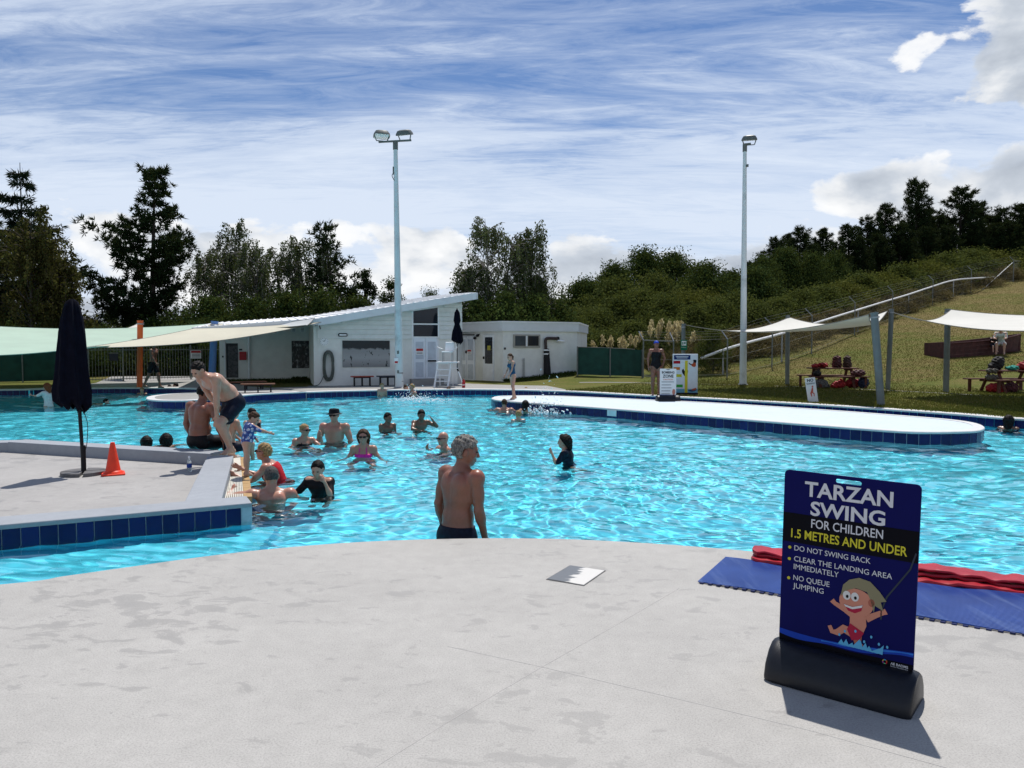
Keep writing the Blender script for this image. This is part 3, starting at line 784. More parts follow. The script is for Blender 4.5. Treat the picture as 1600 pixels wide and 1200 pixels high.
# roof: two sheets of the same pitch line with a deep fascia
def roof_part(name, t0, t1, d0, d1, th=0.07):
    v = []
    for dz in (-th, 0):
        for t, d in ((t0, d0), (t1, d0), (t1, d1), (t0, d1)): q = A0 + e1 * t + e2 * d; v.append((q.x, q.y, zr(t, d) + dz + 0.06))
    return pyd(name, v, [(3, 2, 1, 0), (4, 5, 6, 7), (0, 1, 5, 4), (1, 2, 6, 5), (2, 3, 7, 6), (3, 0, 4, 7)], M_ROOF, main)
tR = F1.tz(739.5, 462)[0]
r1 = roof_part('roof', 0.0, tR, -0.55, 9.0); r2 = roof_part('roof', tL - 0.6, -0.004, -0.55, 9.0)
for t in np.arange(tL - 0.4, tR, 0.30):
    q0 = A0 + e1 * t + e2 * -0.5; q1 = A0 + e1 * t + e2 * 8.95
    m_ = MB(); m_.bar((q0.x, q0.y, zr(t, -0.5) + 0.075), (q1.x, q1.y, zr(t, 8.95) + 0.075), 0.05, 0.035); m_.build('roof_rib', M_ROOF, r1 if t > 0 else r2)
def fascia(t0, t1, d, h_):
    a = A0 + e1 * t0 + e2 * d; b = A0 + e1 * t1 + e2 * d; f_ = e2 * 0.04
    v = [(p.x, p.y, zz) for p, zz in ((a, zr(t0, d) + .02 - h_), (b, zr(t1, d) + .02 - h_), (b, zr(t1, d) + .056), (a, zr(t0, d) + .056))]; v2 = [(x + f_.x, y + f_.y, zz) for x, y, zz in v]
    pyd('fascia', v + v2, [(0, 1, 2, 3), (7, 6, 5, 4), (0, 4, 5, 1), (1, 5, 6, 2), (2, 6, 7, 3), (3, 7, 4, 0)], M_SOFFIT, main)
fascia(0.0, tR, -0.575, 0.24); fascia(tL - 0.6, -0.005, -0.575, 0.20)
a = A0 + e1 * (tR + .02); v = []
for d, dz in ((-0.57, -.22), (8.9, -.22), (8.9, .05), (-0.57, .05)): q = a + e2 * d; v.append((q.x, q.y, zr(tR, d) + dz))
v += [(x + e1.x * .03, y + e1.y * .03, zz) for x, y, zz in v]
pyd('fascia', v, [(3, 2, 1, 0), (4, 5, 6, 7), (0, 1, 5, 4), (1, 2, 6, 5), (2, 3, 7, 6), (3, 0, 4, 7)], M_SOFFIT, main)
v = []
for t, d in ((0.0, -0.53), (tR - .02, -0.53), (tR - .02, -0.0), (0.0, -0.0)): q = A0 + e1 * t + e2 * d; v.append((q.x, q.y, zr(t, d) - 0.16))
pyd('soffit', v, [(3, 2, 1, 0)], M_SOFFIT, main)

# things on the gable wall
def mural_mat(name, dark_top, seed):
    m, nt, b = node_mat(name); tc = nt.nodes.new('ShaderNodeTexCoord'); v = tc.outputs['Generated']
    sep = nt.nodes.new('ShaderNodeSeparateXYZ'); nt.links.new(v, sep.inputs[0])
    n = noise(nt, mapping(nt, v, loc=(seed, 0, 0), scale=(5, 1, 4)), 1.6, 6, 0.65, 0.4); n2 = noise(nt, mapping(nt, v, loc=(seed + 3, 0, 0), scale=(9, 1, 3)), 1.5, 3, 0.5)
    zz = sep.outputs['Z']
    if dark_top:
        top = ramp(nt, mth(nt, 'ADD', zz, mth(nt, 'MULTIPLY', n, 0.3)), [(0.80, 0.0), (0.86, 1.0)])
        fig = ramp(nt, mth(nt, 'ADD', n2, mth(nt, 'MULTIPLY', zz, 0.05)), [(0.64, 0.0), (0.66, 1.0)])
        c = mixc(nt, top, ramp(nt, zz, [(0.0, 0.20), (0.35, 0.34), (0.6, 0.27)]), (0.01, 0.01, 0.012)); c = mixc(nt, fig, c, (0.008, 0.008, 0.01))
    else:
        c = ramp(nt, n, [(0.40, 0.006), (0.52, 0.02), (0.60, 0.16), (0.66, 0.32)])
    nt.links.new(c, b.inputs['Base Color']); b.inputs['Roughness'].default_value = 0.5; return m
o = F1.pbox('photo_mural', mural_mat('old_pool_photo', True, 1.0), None, 534.8, 532.2, 609.0, 573.3, 0.012, 0.035); tag(o, 'wide black and white photo mural of bathers on the gable wall', 'mural')
o = F2.pbox('photo_mural', mural_mat('old_crowd_photo', False, 4.0), None, 455.5, 532.5, 489.5, 575.0, 0.012, 0.035); tag(o, 'narrow black and white photo mural on the set-back wall', 'mural')
# coiled hose on its hook
hz = empty('coiled_hose', F1.w(F1.tz(513, 570)[0], 1.0, 0.08), F1.rz, 'grey hose coiled in a long loop on the gable wall', 'hose')
ho = Vector(hz.location)
t0_, zt_ = F1.tz(505.5, 547); t1_, zb_ = F1.tz(523, 594.5); cw = (t1_ - t0_) / 2; ch_ = (zt_ - zb_) / 2; zc_ = (zt_ + zb_) / 2 - ho.z
rr = random.Random(3)
for k in range(8):
    pts = []; rx = cw * (1.0 - 0.055 * k) ; rz_ = ch_ * (1.0 - 0.03 * k); off = rr.uniform(-.03, .03)
    for a in range(0, 40):
        q = a / 39 * 2 * math.pi; pts.append((rx * math.copysign(abs(math.cos(q)) ** 0.75, math.cos(q)) + off * math.sin(q * 2), -0.012 * k - rr.uniform(0, .01), zc_ + rz_ * math.sin(q) - 0.02 * rr.random()))
    m_ = MB(); m_.tube(pts, 0.019, 6, False); m_.build('hose_loop', M_HOSE, hz, True)
tl_, zl_ = F1.tz(495, 604); tq, zq = F1.tz(506, 575)
m_ = MB(); c0 = F1.tz(513, 570)[0]; m_.tube(catmull([(tq - c0, -0.03, zq - ho.z), (tq - c0 - 0.02, -.06, zq - .3 - ho.z), (tl_ - c0 + .05, -.12, 0.06 - ho.z), (tl_ - c0 - .35, -.3, 0.02 - ho.z)], 8), 0.018, 6); m_.build('hose_tail', M_HOSE, hz, True)
m_ = MB(); m_.box((0, 0.03, zc_ + ch_ - 0.03), (0.16, 0.12, 0.05), bev=0.01); m_.build('hook', M_STEEL, hz)
cl = empty('wall_clock', F1.w(*F1.tz(506.5, 533.5), 0.05), F1.rz, 'round white clock fixed to the gable wall above the hose', 'clock')
m_ = MB(); m_.tube([(0, 0.05, 0), (0, 0, 0)], 0.165, 24); m_.build('clock_face', M_WHITEP, cl, True)
m_ = MB(); m_.bar((0, -0.008, 0), (0.05, -0.008, 0.08), 0.014, 0.006, (0, 1, 0)); m_.bar((0, -0.008, 0), (-0.06, -0.008, 0.02), 0.016, 0.006, (0, 1, 0)); m_.build('clock_hands', M_DARK, cl)
for k in range(12): 
    m_ = MB(); q = k / 12 * 6.283; m_.box((0.135 * math.cos(q), -0.004, 0.135 * math.sin(q)), (0.018, 0.008, 0.018)); m_.build('hour_mark', M_DARK, cl)
wl = empty('wall_light', F1.w(*F1.tz(535.5, 523.2), 0.04), F1.rz, 'dark oblong bulkhead light on the weatherboard gable', 'light')
m_ = MB(); m_.box((0, 0, 0), (0.36, 0.12, 0.13), bev=0.03); m_.build('housing', M_BLACKP, wl); m_ = MB(); m_.box((0, -0.06, -0.005), (0.28, 0.02, 0.06), bev=0.008); m_.build('lens', M_WHITEP, wl)
fl_ = empty('floodlight', F1.w(0.05, F1.tz(488, 507)[1], 0.45), F1.rz, 'small floodlight under the roof corner', 'light')
m_ = MB(); m_.box((0, 0, 0), (0.34, 0.16, 0.06), Euler((R(-18), R(-8), 0)).to_matrix(), 0.012); m_.build('housing', M_STEEL, fl_); m_ = MB(); m_.bar((0, 0, -0.02), (0.05, 0.1, -.18), 0.03); m_.build('bracket', M_DARK, fl_)

# ---------------------------------------------------------------- annex
K = P(786, 597.6); LK = PD(714, 590, 36.0); RK = PD(901, 585, 35.3)
F3 = Face(Vector((LK.x, LK.y, 0)), K - LK); F4 = Face(K, RK - K)
ann = empty('annex', (0, 0, 0), 0, 'low flat-roofed white annex with a deep parapet beside the pool building', 'building')
T3 = (Vector((K.x, K.y, 0)) - F3.o).length; T4 = (Vector((RK.x, RK.y, 0)) - F4.o).length
ZT = F4.tz(786, 501.5)[1]; ZF = F4.tz(786, 516.5)[1]
cpt = K + (F3.n + F4.n).normalized() * 0.0
corner = [(LK.x, LK.y), (K.x, K.y), (RK.x, RK.y), (RK.x + 1.0, RK.y + 5.5), (LK.x + 0.8, LK.y + 5.5)]
m_ = MB(); m_.prism(corner, -0.1, ZF); m_.build('wall', M_WALL, ann)
def grow(poly, g):
    c = Vector((sum(p[0] for p in poly) / len(poly), sum(p[1] for p in poly) / len(poly))); out = []
    for x, y in poly: d = (Vector((x, y)) - c); out.append(tuple(c + d * (1 + g / d.length)))
    return out
m_ = MB(); m_.prism(grow(corner, 0.10), ZF - 0.02, ZT - 0.06); m_.build('parapet', M_SOFFIT, ann)
m_ = MB(); m_.prism(grow(corner, 0.14), ZT - 0.062, ZT); m_.build('parapet_cap', M_TRIM, ann)
da = door(F3, ann, 718.5, 730.2, 524, 594.5, [(720.5, 530, 728.5, 563, M_LOUVRE), (720.5, 569, 728.5, 591, M_LOUVRE)])
db = door(F3, ann, 730.6, 742.5, 524.5, 595, [(732.5, 530, 740.5, 563, M_LOUVRE), (732.5, 569, 740.5, 592, M_LOUVRE)], handle=(729.5, 548, 731, 552))
red_sign(F3, db, 731.5, 546, 738.5, 553.5, 0.06)
dc = door(F3, ann, 755.5, 772, 523.5, 595.5, [(759.2, 527, 770.8, 568.3, M_GLASSD), (758, 573, 771, 592, M_TRIM)], handle=(757, 557, 758.4, 561), frame=M_TRIM)
F3.pbox('poster', mat('yellow_poster', (0.42, 0.38, 0.05), 0.5), dc, 763.2, 540, 768, 547, 0.058, 0.064)
F3.pbox('eave_bar', M_DARK, ann, 716, 522.5, 743, 523.6, 0.05, 0.10)
w4 = F4.pbox('window', mat('beige_window_frame', (0.34, 0.32, 0.28), 0.6), ann, 801.5, 522.5, 843.2, 543.2, 0.0, 0.06)
F4.pbox('pane', M_GLASSB, w4, 804, 525, 819.8, 540.3, 0.05, 0.08); F4.pbox('pane', M_GLASSD, w4, 824, 525, 840.5, 540.3, 0.05, 0.066)
F4.pbox('sash', M_TRIM, w4, 820.4, 524.6, 822.8, 541, 0.05, 0.08)
F4.pbox('switch_box', M_DARK, ann, 787.5, 543, 789.4, 546.2, 0.0, 0.06)
m_ = MB(); tq = F4.tz(816.5, 575)[0]; m_.tube([F4.w(tq, F4.tz(816.5, 560)[1], 0.05), F4.w(tq, 0.05, 0.05)], 0.018, 6); m_.tube([F4.w(tq + .06, F4.tz(816.5, 560)[1], 0.05), F4.w(tq + .06, 0.05, 0.05)], 0.014, 6); m_.build('service_pipe', M_STEEL, ann, True)
fp_ = empty('flue_pipe', F4.w(F4.tz(852, 585)[0], 0.28, 0.12), F4.rz, 'black ventilation pipe with an elbow on the annex side wall', 'pipe'); fo = Vector(fp_.location); tc0 = F4.tz(852, 585)[0]
def loc4(px, py, off=0.0): t, z = F4.tz(px, py); return (t - tc0, -off, z - fo.z)
m_ = MB(); m_.tube([loc4(853, 586), loc4(851.5, 545)], [0.17, 0.125], 14); m_.build('lower_pipe', M_BLACKP, fp_, True)
m_ = MB(); m_.tube(catmull([loc4(851, 546), loc4(850, 534), loc4(851.5, 529.5), loc4(857, 528.6), loc4(868, 529)], 6), 0.068, 12); m_.build('elbow', mat('brown_pipe', (0.05, 0.03, 0.028), 0.5), fp_, True)
m_ = MB(); m_.tube([loc4(868, 529), loc4(870.5, 529)], 0.085, 12); m_.build('collar', M_BLACKP, fp_, True)
m_ = MB(); m_.tube([loc4(868, 532.6, .05), loc4(878, 533.4, .05)], 0.052, 10); m_.build('outlet', M_WHITEP, fp_, True)
for yy in (546, 552): m_ = MB(); m_.tube([loc4(851.6, yy), loc4(851.6, yy + 2)], 0.135, 14); m_.build('clamp', M_WHITEP, fp_, True)
# wall lamps
for px, py in ((749, 524), (744.5, 528)):
    q = empty('wall_lamp', F3.w(*F3.tz(px, py), 0.10), F3.rz, {749: 'small dark sensor lamp above the single annex door', 744.5: 'dark lamp bracket above the annex double doors'}[px], 'lamp'); m_ = MB(); m_.lathe([(0.02, .06), (0.07, .02), (0.075, -.03), (0.03, -.07)], 12); m_.build('lamp_head', M_BLACKP, q, True); m_ = MB(); m_.bar((0, 0, 0.03), (0, 0.1, 0.05), 0.03); m_.build('bracket', M_BLACKP, q)

# ---------------------------------------------------------------- benches by the wall and on the deck
def bench(label, a, b, h_, topm, legm, nleg=3, w=0.30, group=None):
    a = Vector(a); b = Vector(b); L = (b - a).length; root = empty('bench', (a + b) / 2, math.atan2((b - a).y, (b - a).x), label, 'bench', group)
    for k in range(2):
        m_ = MB(); m_.box((0, (k - 0.5) * w * 0.52, h_ - 0.025), (L, w * 0.47, 0.045), bev=0.006); m_.build('seat_plank', topm, root)
    for i in range(nleg):
        x = -L / 2 + 0.14 + (L - 0.28) * i / (nleg - 1)
        for sd in (-1, 1):
            m_ = MB(); m_.bar((x, sd * w * 0.36, 0), (x, sd * w * 0.36, h_ - 0.048), 0.045); m_.build('leg', legm, root)
    m_ = MB(); m_.bar((-L / 2 + .14, 0, h_ - 0.07), (L / 2 - .14, 0, h_ - 0.07), 0.04); m_.build('rail', legm, root)
M_BROWNW = mat('brown_bench_wood', (0.14, 0.055, 0.028), 0.6, 0.3, 8, bump=0.2)
M_REDB = mat('red_bench_wood', (0.30, 0.045, 0.025), 0.55, 0.2, 8)
M_GREYB = mat('dark_blue_bench_wood', (0.035, 0.04, 0.055), 0.55, 0.2, 8)
fw = lambda px: F1.w(F1.tz(px, 598)[0], 0.005, 0.55)
bench('low red bench against the gable wall under the wide mural', fw(546), fw(581), 0.40, M_REDB, M_BLACKP)
bench('low dark blue bench against the gable wall beside the lamp post', fw(586), fw(620), 0.40, M_GREYB, M_BLACKP)
b0, b1 = P(376, 613.5, 0.03), P(430, 612.5, 0.03)
bench('long brown bench with dark legs on the far deck edge', Vector((b0.x, b0.y, 0.03)), Vector((b1.x, b1.y, 0.03)), 0.30, M_BROWNW, M_BLACKP, 3, 0.34)
b0, b1 = P(352, 609.5, 0.01), P(415, 607.5, 0.01)
bench('second brown bench behind the long one on the far deck', b0, b1, 0.30, M_BROWNW, M_BLACKP, 3, 0.34)

# ---------------------------------------------------------------- lifeguard chair with closed umbrella
def lifeguard():
    o = P(700, 604.5); s_ = o.y / F_PX
    root = empty('lifeguard_chair', o, R(-4), 'tall white lifeguard chair with ladder rungs at the far edge', 'chair')
    X = lambda px: (px - 700) * s_; Z = lambda py: (604.5 - py) * s_
    m_ = MB()
    for sx, t in ((681.5, 685.5), (702.5, 706)):
        mm = MB(); mm.bar((X(sx), -0.45, 0), (X(t), -0.10, Z(566)), 0.06, 0.05); mm.build('front_leg', M_WHITEP, root)
        mm = MB(); mm.bar((X(sx) + .05, 0.60, 0), (X(t), 0.15, Z(566)), 0.06, 0.05); mm.build('rear_leg', M_WHITEP, root)
    for py in (595, 586, 577, 568):
        f_ = (604.5 - py) / 38.5; mm = MB(); mm.box((X(694), -0.45 + 0.35 * f_, Z(py)), (0.50 - .06 * f_, 0.14, 0.035), bev=0.006); mm.build('rung', M_WHITEP, root)
    mm = MB(); mm.box((X(700), 0.02, Z(566)), (0.82, 0.62, 0.05), bev=0.01); mm.build('platform', M_WHITEP, root)
    mm = MB(); mm.box((X(700), -0.02, Z(549.5)), (0.42, 0.42, 0.05), bev=0.015); mm.build('seat', M_WHITEP, root)
    mm = MB(); mm.box((X(702), 0.19, Z(541.5)), (0.36, 0.05, 0.36), Euler((R(-14), 0, 0)).to_matrix(), 0.02); mm.build('backrest', M_WHITEP, root)
    for sx in (-1, 1):
        mm = MB(); mm.tube([(X(700) + sx * .18, -0.15, Z(565)), (X(700) + sx * .18, -0.15, Z(550))], 0.015, 6); mm.tube([(X(700) + sx * .18, 0.15, Z(565)), (X(700) + sx * .18, 0.15, Z(550))], 0.015, 6); mm.build('seat_post', M_STEEL, root, True)
        mm = MB(); mm.tube(catmull([(X(700) + sx * .24, 0.16, Z(545)), (X(700) + sx * .36, -0.05, Z(543)), (X(700) + sx * .38, -0.28, Z(541))], 5), 0.018, 6); mm.build('arm', M_WHITEP, root, True)
    return o
lg = lifeguard()
M_UMB = mat('navy_umbrella_cloth', (0.0045, 0.005, 0.011), 0.95, 0.25, 10, bump=0.15, bscale=120, spec=0.08)
def closed_umbrella(label, base, s_, prof, pole_h, pole_r, lean=(0, 0), n=72, pleats=8, basept=True, polem=None, tail=0.0, cord=True, off=(0, 0)):
    root = empty('umbrella', base, 0.4, label, 'umbrella')
    mm = MB(); mm.tube([(0, 0, 0.02), (lean[0], lean[1], pole_h)], pole_r, 10); mm.build('pole', polem or M_BLACKP, root, True)
    def fl(a, z): return 1 + 0.13 * math.cos(pleats * a + 2.0 * z) + 0.05 * math.cos(pleats * 2 * a + 1 + z * 3) + 0.03 * math.cos(3 * a + z)
    mb = MB(); vs = []
    for r_, z in prof:
        f = z / pole_h; ox = lean[0] * f + off[0] * max(0, 1 - f); oy = lean[1] * f + off[1] * max(0, 1 - f)
        for k in range(n):
            a = 2 * math.pi * k / n; rr_ = r_ * (fl(a, z) if r_ > 0.05 else 1)
            zz = z - (tail * (0.5 + 0.5 * math.cos(pleats * a + 0.7)) * (1.0 + 0.5 * math.cos(a)) if (r_, z) == prof[0] or (r_, z) == prof[1] else 0)
            vs.append((ox + rr_ * math.cos(a), oy + rr_ * math.sin(a), zz))
    m = len(prof); fs = [(i * n + k, i * n + (k + 1) % n, (i + 1) * n + (k + 1) % n, (i + 1) * n + k) for i in range(m - 1) for k in range(n)]
    fs.append(tuple(range((m - 1) * n, m * n))); mb.add(vs, fs); c = mb.build('canopy', M_UMB, root, True)
    return root, c
lgp = PD(714.5, 600, lg.y + 0.1)
u_, c_ = closed_umbrella('dark closed parasol mounted on the lifeguard chair', (lgp.x, lgp.y, 0.62), 1, [(0.13, 1.16), (0.20, 1.24), (0.17, 1.5), (0.10, 1.75), (0.085, 1.82), (0.12, 1.95), (0.09, 2.25), (0.03, 2.38)], 2.42, 0.018, tail=0.10)
mm = MB(); mm.tube([(-0.30, -.05, 0.10), (0.03, 0, 0.10)], 0.02, 8); mm.build('clamp_arm', M_WHITEP, u_, True)
# rescue tube and pole
rp = P(724.5, 606); rt = empty('rescue_can', rp, 0, 'red rescue can standing on the far edge beside the lifeguard chair', 'rescue can')
mm = MB(); mm.lathe([(0.05, 0), (0.062, 0.02), (0.062, 0.22), (0.05, 0.26), (0.02, 0.29), (0.02, 0.33)], 14); mm.build('can_body', M_REDP, rt, True); mm = MB(); mm.lathe([(0.064, 0.10), (0.064, 0.13)], 14); mm.build('band', M_WHITEP, rt, True)
rq = empty('rescue_pole', (rp.x - 0.02, rp.y + 0.35, 0.005), 0, 'short white reaching pole leaning behind the red rescue can', 'pole'); mm = MB(); mm.tube([(0, 0, 0), (-0.22, .12, 0.62)], 0.022, 8); mm.build('shaft', M_WHITEP, rq, True); mm = MB(); mm.tube([(-0.215, .117, 0.60), (-0.25, .135, 0.70)], 0.03, 8); mm.build('grip', M_BLACKP, rq, True)

# ---------------------------------------------------------------- lamp posts
M_POLE = mat('pale_green_pole_paint', (0.60, 0.65, 0.66), 0.5, 0.05, 2, dirt=(0.36, 0.40, 0.40), dscale=1.5)
M_LAMPH = mat('grey_lamp_housing', (0.12, 0.13, 0.12), 0.45, 0.15, 12)
def flood(parent, x, y, z, rz, tilt):
    h_ = empty_part = MB(); M_ = Matrix.Translation((x, y, z)) @ Matrix.Rotation(rz, 4, 'Z') @ Matrix.Rotation(tilt, 4, 'X')
    mb = MB(); pts = []
    for zz, sx, sy in ((0.13, 0.16, 0.12), (0.10, 0.24, 0.19), (0.0, 0.30, 0.24), (-0.06, 0.31, 0.25)):
        for a in range(16):
            q = a / 16 * 6.283; pts.append(M_ @ Vector((sx * math.copysign(abs(math.cos(q)) ** .6, math.cos(q)), sy * math.copysign(abs(math.sin(q)) ** .6, math.sin(q)), zz)))
    fs = [(i * 16 + k, i * 16 + (k + 1) % 16, (i + 1) * 16 + (k + 1) % 16, (i + 1) * 16 + k) for i in range(3) for k in range(16)] + [tuple(range(16)), tuple(range(63, 47, -1))]
    mb.add(pts, fs); head = mb.build('lamp_head', M_LAMPH, parent, True)
    mb = MB(); mb.add([M_ @ Vector((a * .26, b * .20, -0.064)) for a, b in ((-1, -1), (1, -1), (1, 1), (-1, 1))], [(3, 2, 1, 0)]); mb.build('lens', M_WHITEP, head)
    mb = MB(); mb.bar(M_ @ Vector((-.27, 0, -.02)), M_ @ Vector((-.2, 0, -.24)), .03); mb.bar(M_ @ Vector((.27, 0, -.02)), M_ @ Vector((.2, 0, -.24)), .03); mb.bar(M_ @ Vector((-.2, 0, -.24)), M_ @ Vector((.2, 0, -.24)), .03); mb.build('yoke', M_LAMPH, head)
def lamp_post(px, py, ptop, r0, r1, label, heads, lean=0.0):
    b = P(px, py); zt = PD(px, ptop, b.y).z; root = empty('lamp_post', (b.x, b.y, H(b.x, b.y)), 0, label, 'lamp post')
    mb = MB(); mb.tube([(lean * t, 0, zt * t) for t in (0, .25, .5, .75, 1)], [r0 + (r1 - r0) * t for t in (0, .25, .5, .75, 1)], 16); mb.build('pole', M_POLE, root, True)
    mb = MB(); mb.lathe([(r0 + .06, 0), (r0 + .06, .03), (r0 + .01, .05)], 16); mb.build('base_flange', M_STEEL, root, True)
    mb = MB(); mb.tube([(lean, 0, zt - 0.28), (lean, 0, zt + .02)], r1 + 0.02, 12); mb.build('collar', M_LAMPH, root, True)
    if len(heads) == 2:
        mb = MB(); mb.bar((lean - 0.62, 0, zt), (lean + 0.60, -0.1, zt + 0.04), 0.07, 0.06); mb.build('cross_arm', M_LAMPH, root)
    else:
        mb = MB(); mb.bar((lean - 0.08, 0, zt), (lean + 0.22, -0.05, zt + 0.02), 0.09, 0.07); mb.build('cross_arm', M_LAMPH, root)
    for (hx_, dz, rz_, ti) in heads: flood(root, lean + hx_, -0.05, zt + dz, rz_, ti)
    return root, zt
lp, zt = lamp_post(624, 606.5, 222, 0.155, 0.075, 'tall pale lamp post with two floodlights by the pool building', [(-0.50, .25, 0.3, R(-12)), (0.34, .30, -0.35, R(14))], -0.08)
for z0, z1, m in ((0.55, 0.75, M_BLACKP), (0.22, 0.36, M_BLACKP)):
    mb = MB(); mb.lathe([(0.151, z0), (0.151, z0 + .05)], 16); mb.build('band', M_STEEL, lp, True)
mb = MB(); mb.box((-0.08, -0.17, 1.03), (0.16, 0.03, 0.22), bev=0.01); bx_ = mb.build('sticker_plate', M_WHITEP, lp)
mb = MB(); mb.box((-0.08, -0.187, 0.98), (0.12, 0.008, 0.08)); mb.build('red_label', M_REDP, bx_)
for zz in (1.35, 0.62): mb = MB(); mb.box((-0.02, -0.152, zz), (0.07, 0.012, 0.12)); mb.build('number_plate', M_LAMPH, lp)
mb = MB(); mb.box((-0.14, -0.02, zt - 1.05), (0.08, 0.08, 0.28)); mb.build('junction_box', M_LAMPH, lp); mb = MB(); mb.tube(catmull([(-0.12, -.05, zt - 1.1), (-0.2, -.08, zt - 1.25), (-0.1, -.06, zt - 1.45)], 5), 0.015, 5); mb.build('cable', M_LAMPH, lp, True)
lp2, zt2 = lamp_post(1161, 601.5, 226, 0.145, 0.07, 'tall pale lamp post with a single floodlight on the lawn', [(0.16, .22, -0.25, R(10))], -0.07)
mb = MB(); mb.box((0.02, -0.09, zt2 - .85), (0.07, 0.07, 0.10)); mb.build('junction_box', M_LAMPH, lp2)
# ================================================================ TREES AND SHRUBS
def leaf_mat(name, lo, mid, hi, transl=0.25, clump=0.9):
    m, nt, b = node_mat(name); out = nt.nodes['Material Output']
    tc = nt.nodes.new('ShaderNodeTexCoord'); g = nt.nodes.new('ShaderNodeNewGeometry'); oi = nt.nodes.new('ShaderNodeObjectInfo')
    v = vmth(nt, 'ADD', tc.outputs['Object'], oi.outputs['Location'])
    n = noise(nt, v, clump, 3, 0.5)
    s = mth(nt, 'ADD', mth(nt, 'MULTIPLY', n, 0.62), mth(nt, 'MULTIPLY', g.outputs['Random Per Island'], 0.38))
    c = ramp(nt, s, [(0.28, lo), (0.48, mid), (0.72, hi)])
    nt.links.new(c, b.inputs['Base Color']); b.inputs['Roughness'].default_value = 0.85; b.inputs['Specular IOR Level'].default_value = 0.04
    t = nt.nodes.new('ShaderNodeBsdfTranslucent'); nt.links.new(mixc(nt, 0.5, c, (0.12, 0.13, 0.02)), t.inputs[0])
    mx = nt.nodes.new('ShaderNodeMixShader'); mx.inputs[0].default_value = transl
    nt.links.new(b.outputs[0], mx.inputs[1]); nt.links.new(t.outputs[0], mx.inputs[2]); nt.links.new(mx.outputs[0], out.inputs[0])
    return m
L_PINE = leaf_mat('pine_needles', (0.008, 0.016, 0.007), (0.016, 0.030, 0.012), (0.032, 0.050, 0.018), 0.08)
L_SPRUCE = leaf_mat('spruce_needles', (0.007, 0.014, 0.010), (0.013, 0.024, 0.015), (0.026, 0.038, 0.022), 0.06)
L_BIRCH = leaf_mat('birch_leaves', (0.030, 0.046, 0.017), (0.058, 0.080, 0.031), (0.115, 0.138, 0.062), 0.25)
L_OLIVE = leaf_mat('olive_brown_foliage', (0.026, 0.027, 0.008), (0.052, 0.050, 0.015), (0.092, 0.082, 0.027), 0.22)
L_BROAD = leaf_mat('dark_broad_leaves', (0.013, 0.027, 0.008), (0.030, 0.056, 0.015), (0.066, 0.098, 0.026), 0.22)
L_BUSH = leaf_mat('bramble_leaves', (0.028, 0.042, 0.010), (0.062, 0.084, 0.021), (0.120, 0.138, 0.040), 0.28, 1.0)
L_LIME = leaf_mat('yellow_green_leaves', (0.045, 0.055, 0.010), (0.085, 0.095, 0.018), (0.14, 0.14, 0.035), 0.25, 1.4)
L_DRYG = leaf_mat('dry_grass', (0.075, 0.060, 0.026), (0.13, 0.10, 0.046), (0.20, 0.155, 0.075), 0.2, 1.8)
M_BARK = mat('bark', (0.045, 0.034, 0.026), 0.9, 0.4, 9, bump=0.8, bscale=14)
M_BIRCHBARK = mat('birch_bark', (0.22, 0.20, 0.18), 0.8, 0.4, 5, bump=0.5, bscale=12, dirt=(0.03, 0.027, 0.024), dscale=3.0)

def quads(C, D, Wd, L, w):
    """one pointed leaf card per row: centre C, long axis D, width axis Wd"""
    n = len(C); L = np.broadcast_to(L, n)[:, None]; w = np.broadcast_to(w, n)[:, None]
    return np.stack([C - D * L * .5, C + Wd * w * .5 - D * L * 0.05, C + D * L * .5, C - Wd * w * .5 - D * L * 0.05], 1)
def unit(a): return a / (np.linalg.norm(a, axis=-1, keepdims=True) + 1e-9)
def leaves_mesh(name, Q):
    Q = np.concatenate(Q) if isinstance(Q, list) else Q; n = len(Q)
    me = bpy.data.meshes.new(name); me.vertices.add(n * 4); me.vertices.foreach_set('co', Q.reshape(-1).astype(np.float32))
    me.loops.add(n * 4); me.loops.foreach_set('vertex_index', np.arange(n * 4, dtype=np.int32))
    me.polygons.add(n); me.polygons.foreach_set('loop_start', np.arange(0, n * 4, 4, dtype=np.int32)); me.update()
    return me
def rand_leaves(rs, C, size, droop=0.0, aspect=0.55):
    n = len(C); D = rs.normal(size=(n, 3)); D[:, 2] -= droop * 2; D = unit(D); W_ = unit(np.cross(D, rs.normal(size=(n, 3))))
    L = size * rs.uniform(0.6, 1.4, n); return quads(C, D, W_, L, L * aspect)
def tufts(rs, C, axis, n, L, w):
    """needle tufts: n thin cards fanning round an axis at each centre"""
    C = np.repeat(C, n, 0); A = np.repeat(axis, n, 0); D = unit(A * 0.9 + rs.normal(size=C.shape) * 0.75)
    W_ = unit(np.cross(D, rs.normal(size=C.shape))); l = L * rs.uniform(0.6, 1.2, len(C))
    return quads(C + D * l[:, None] * 0.45, D, W_, l, w)

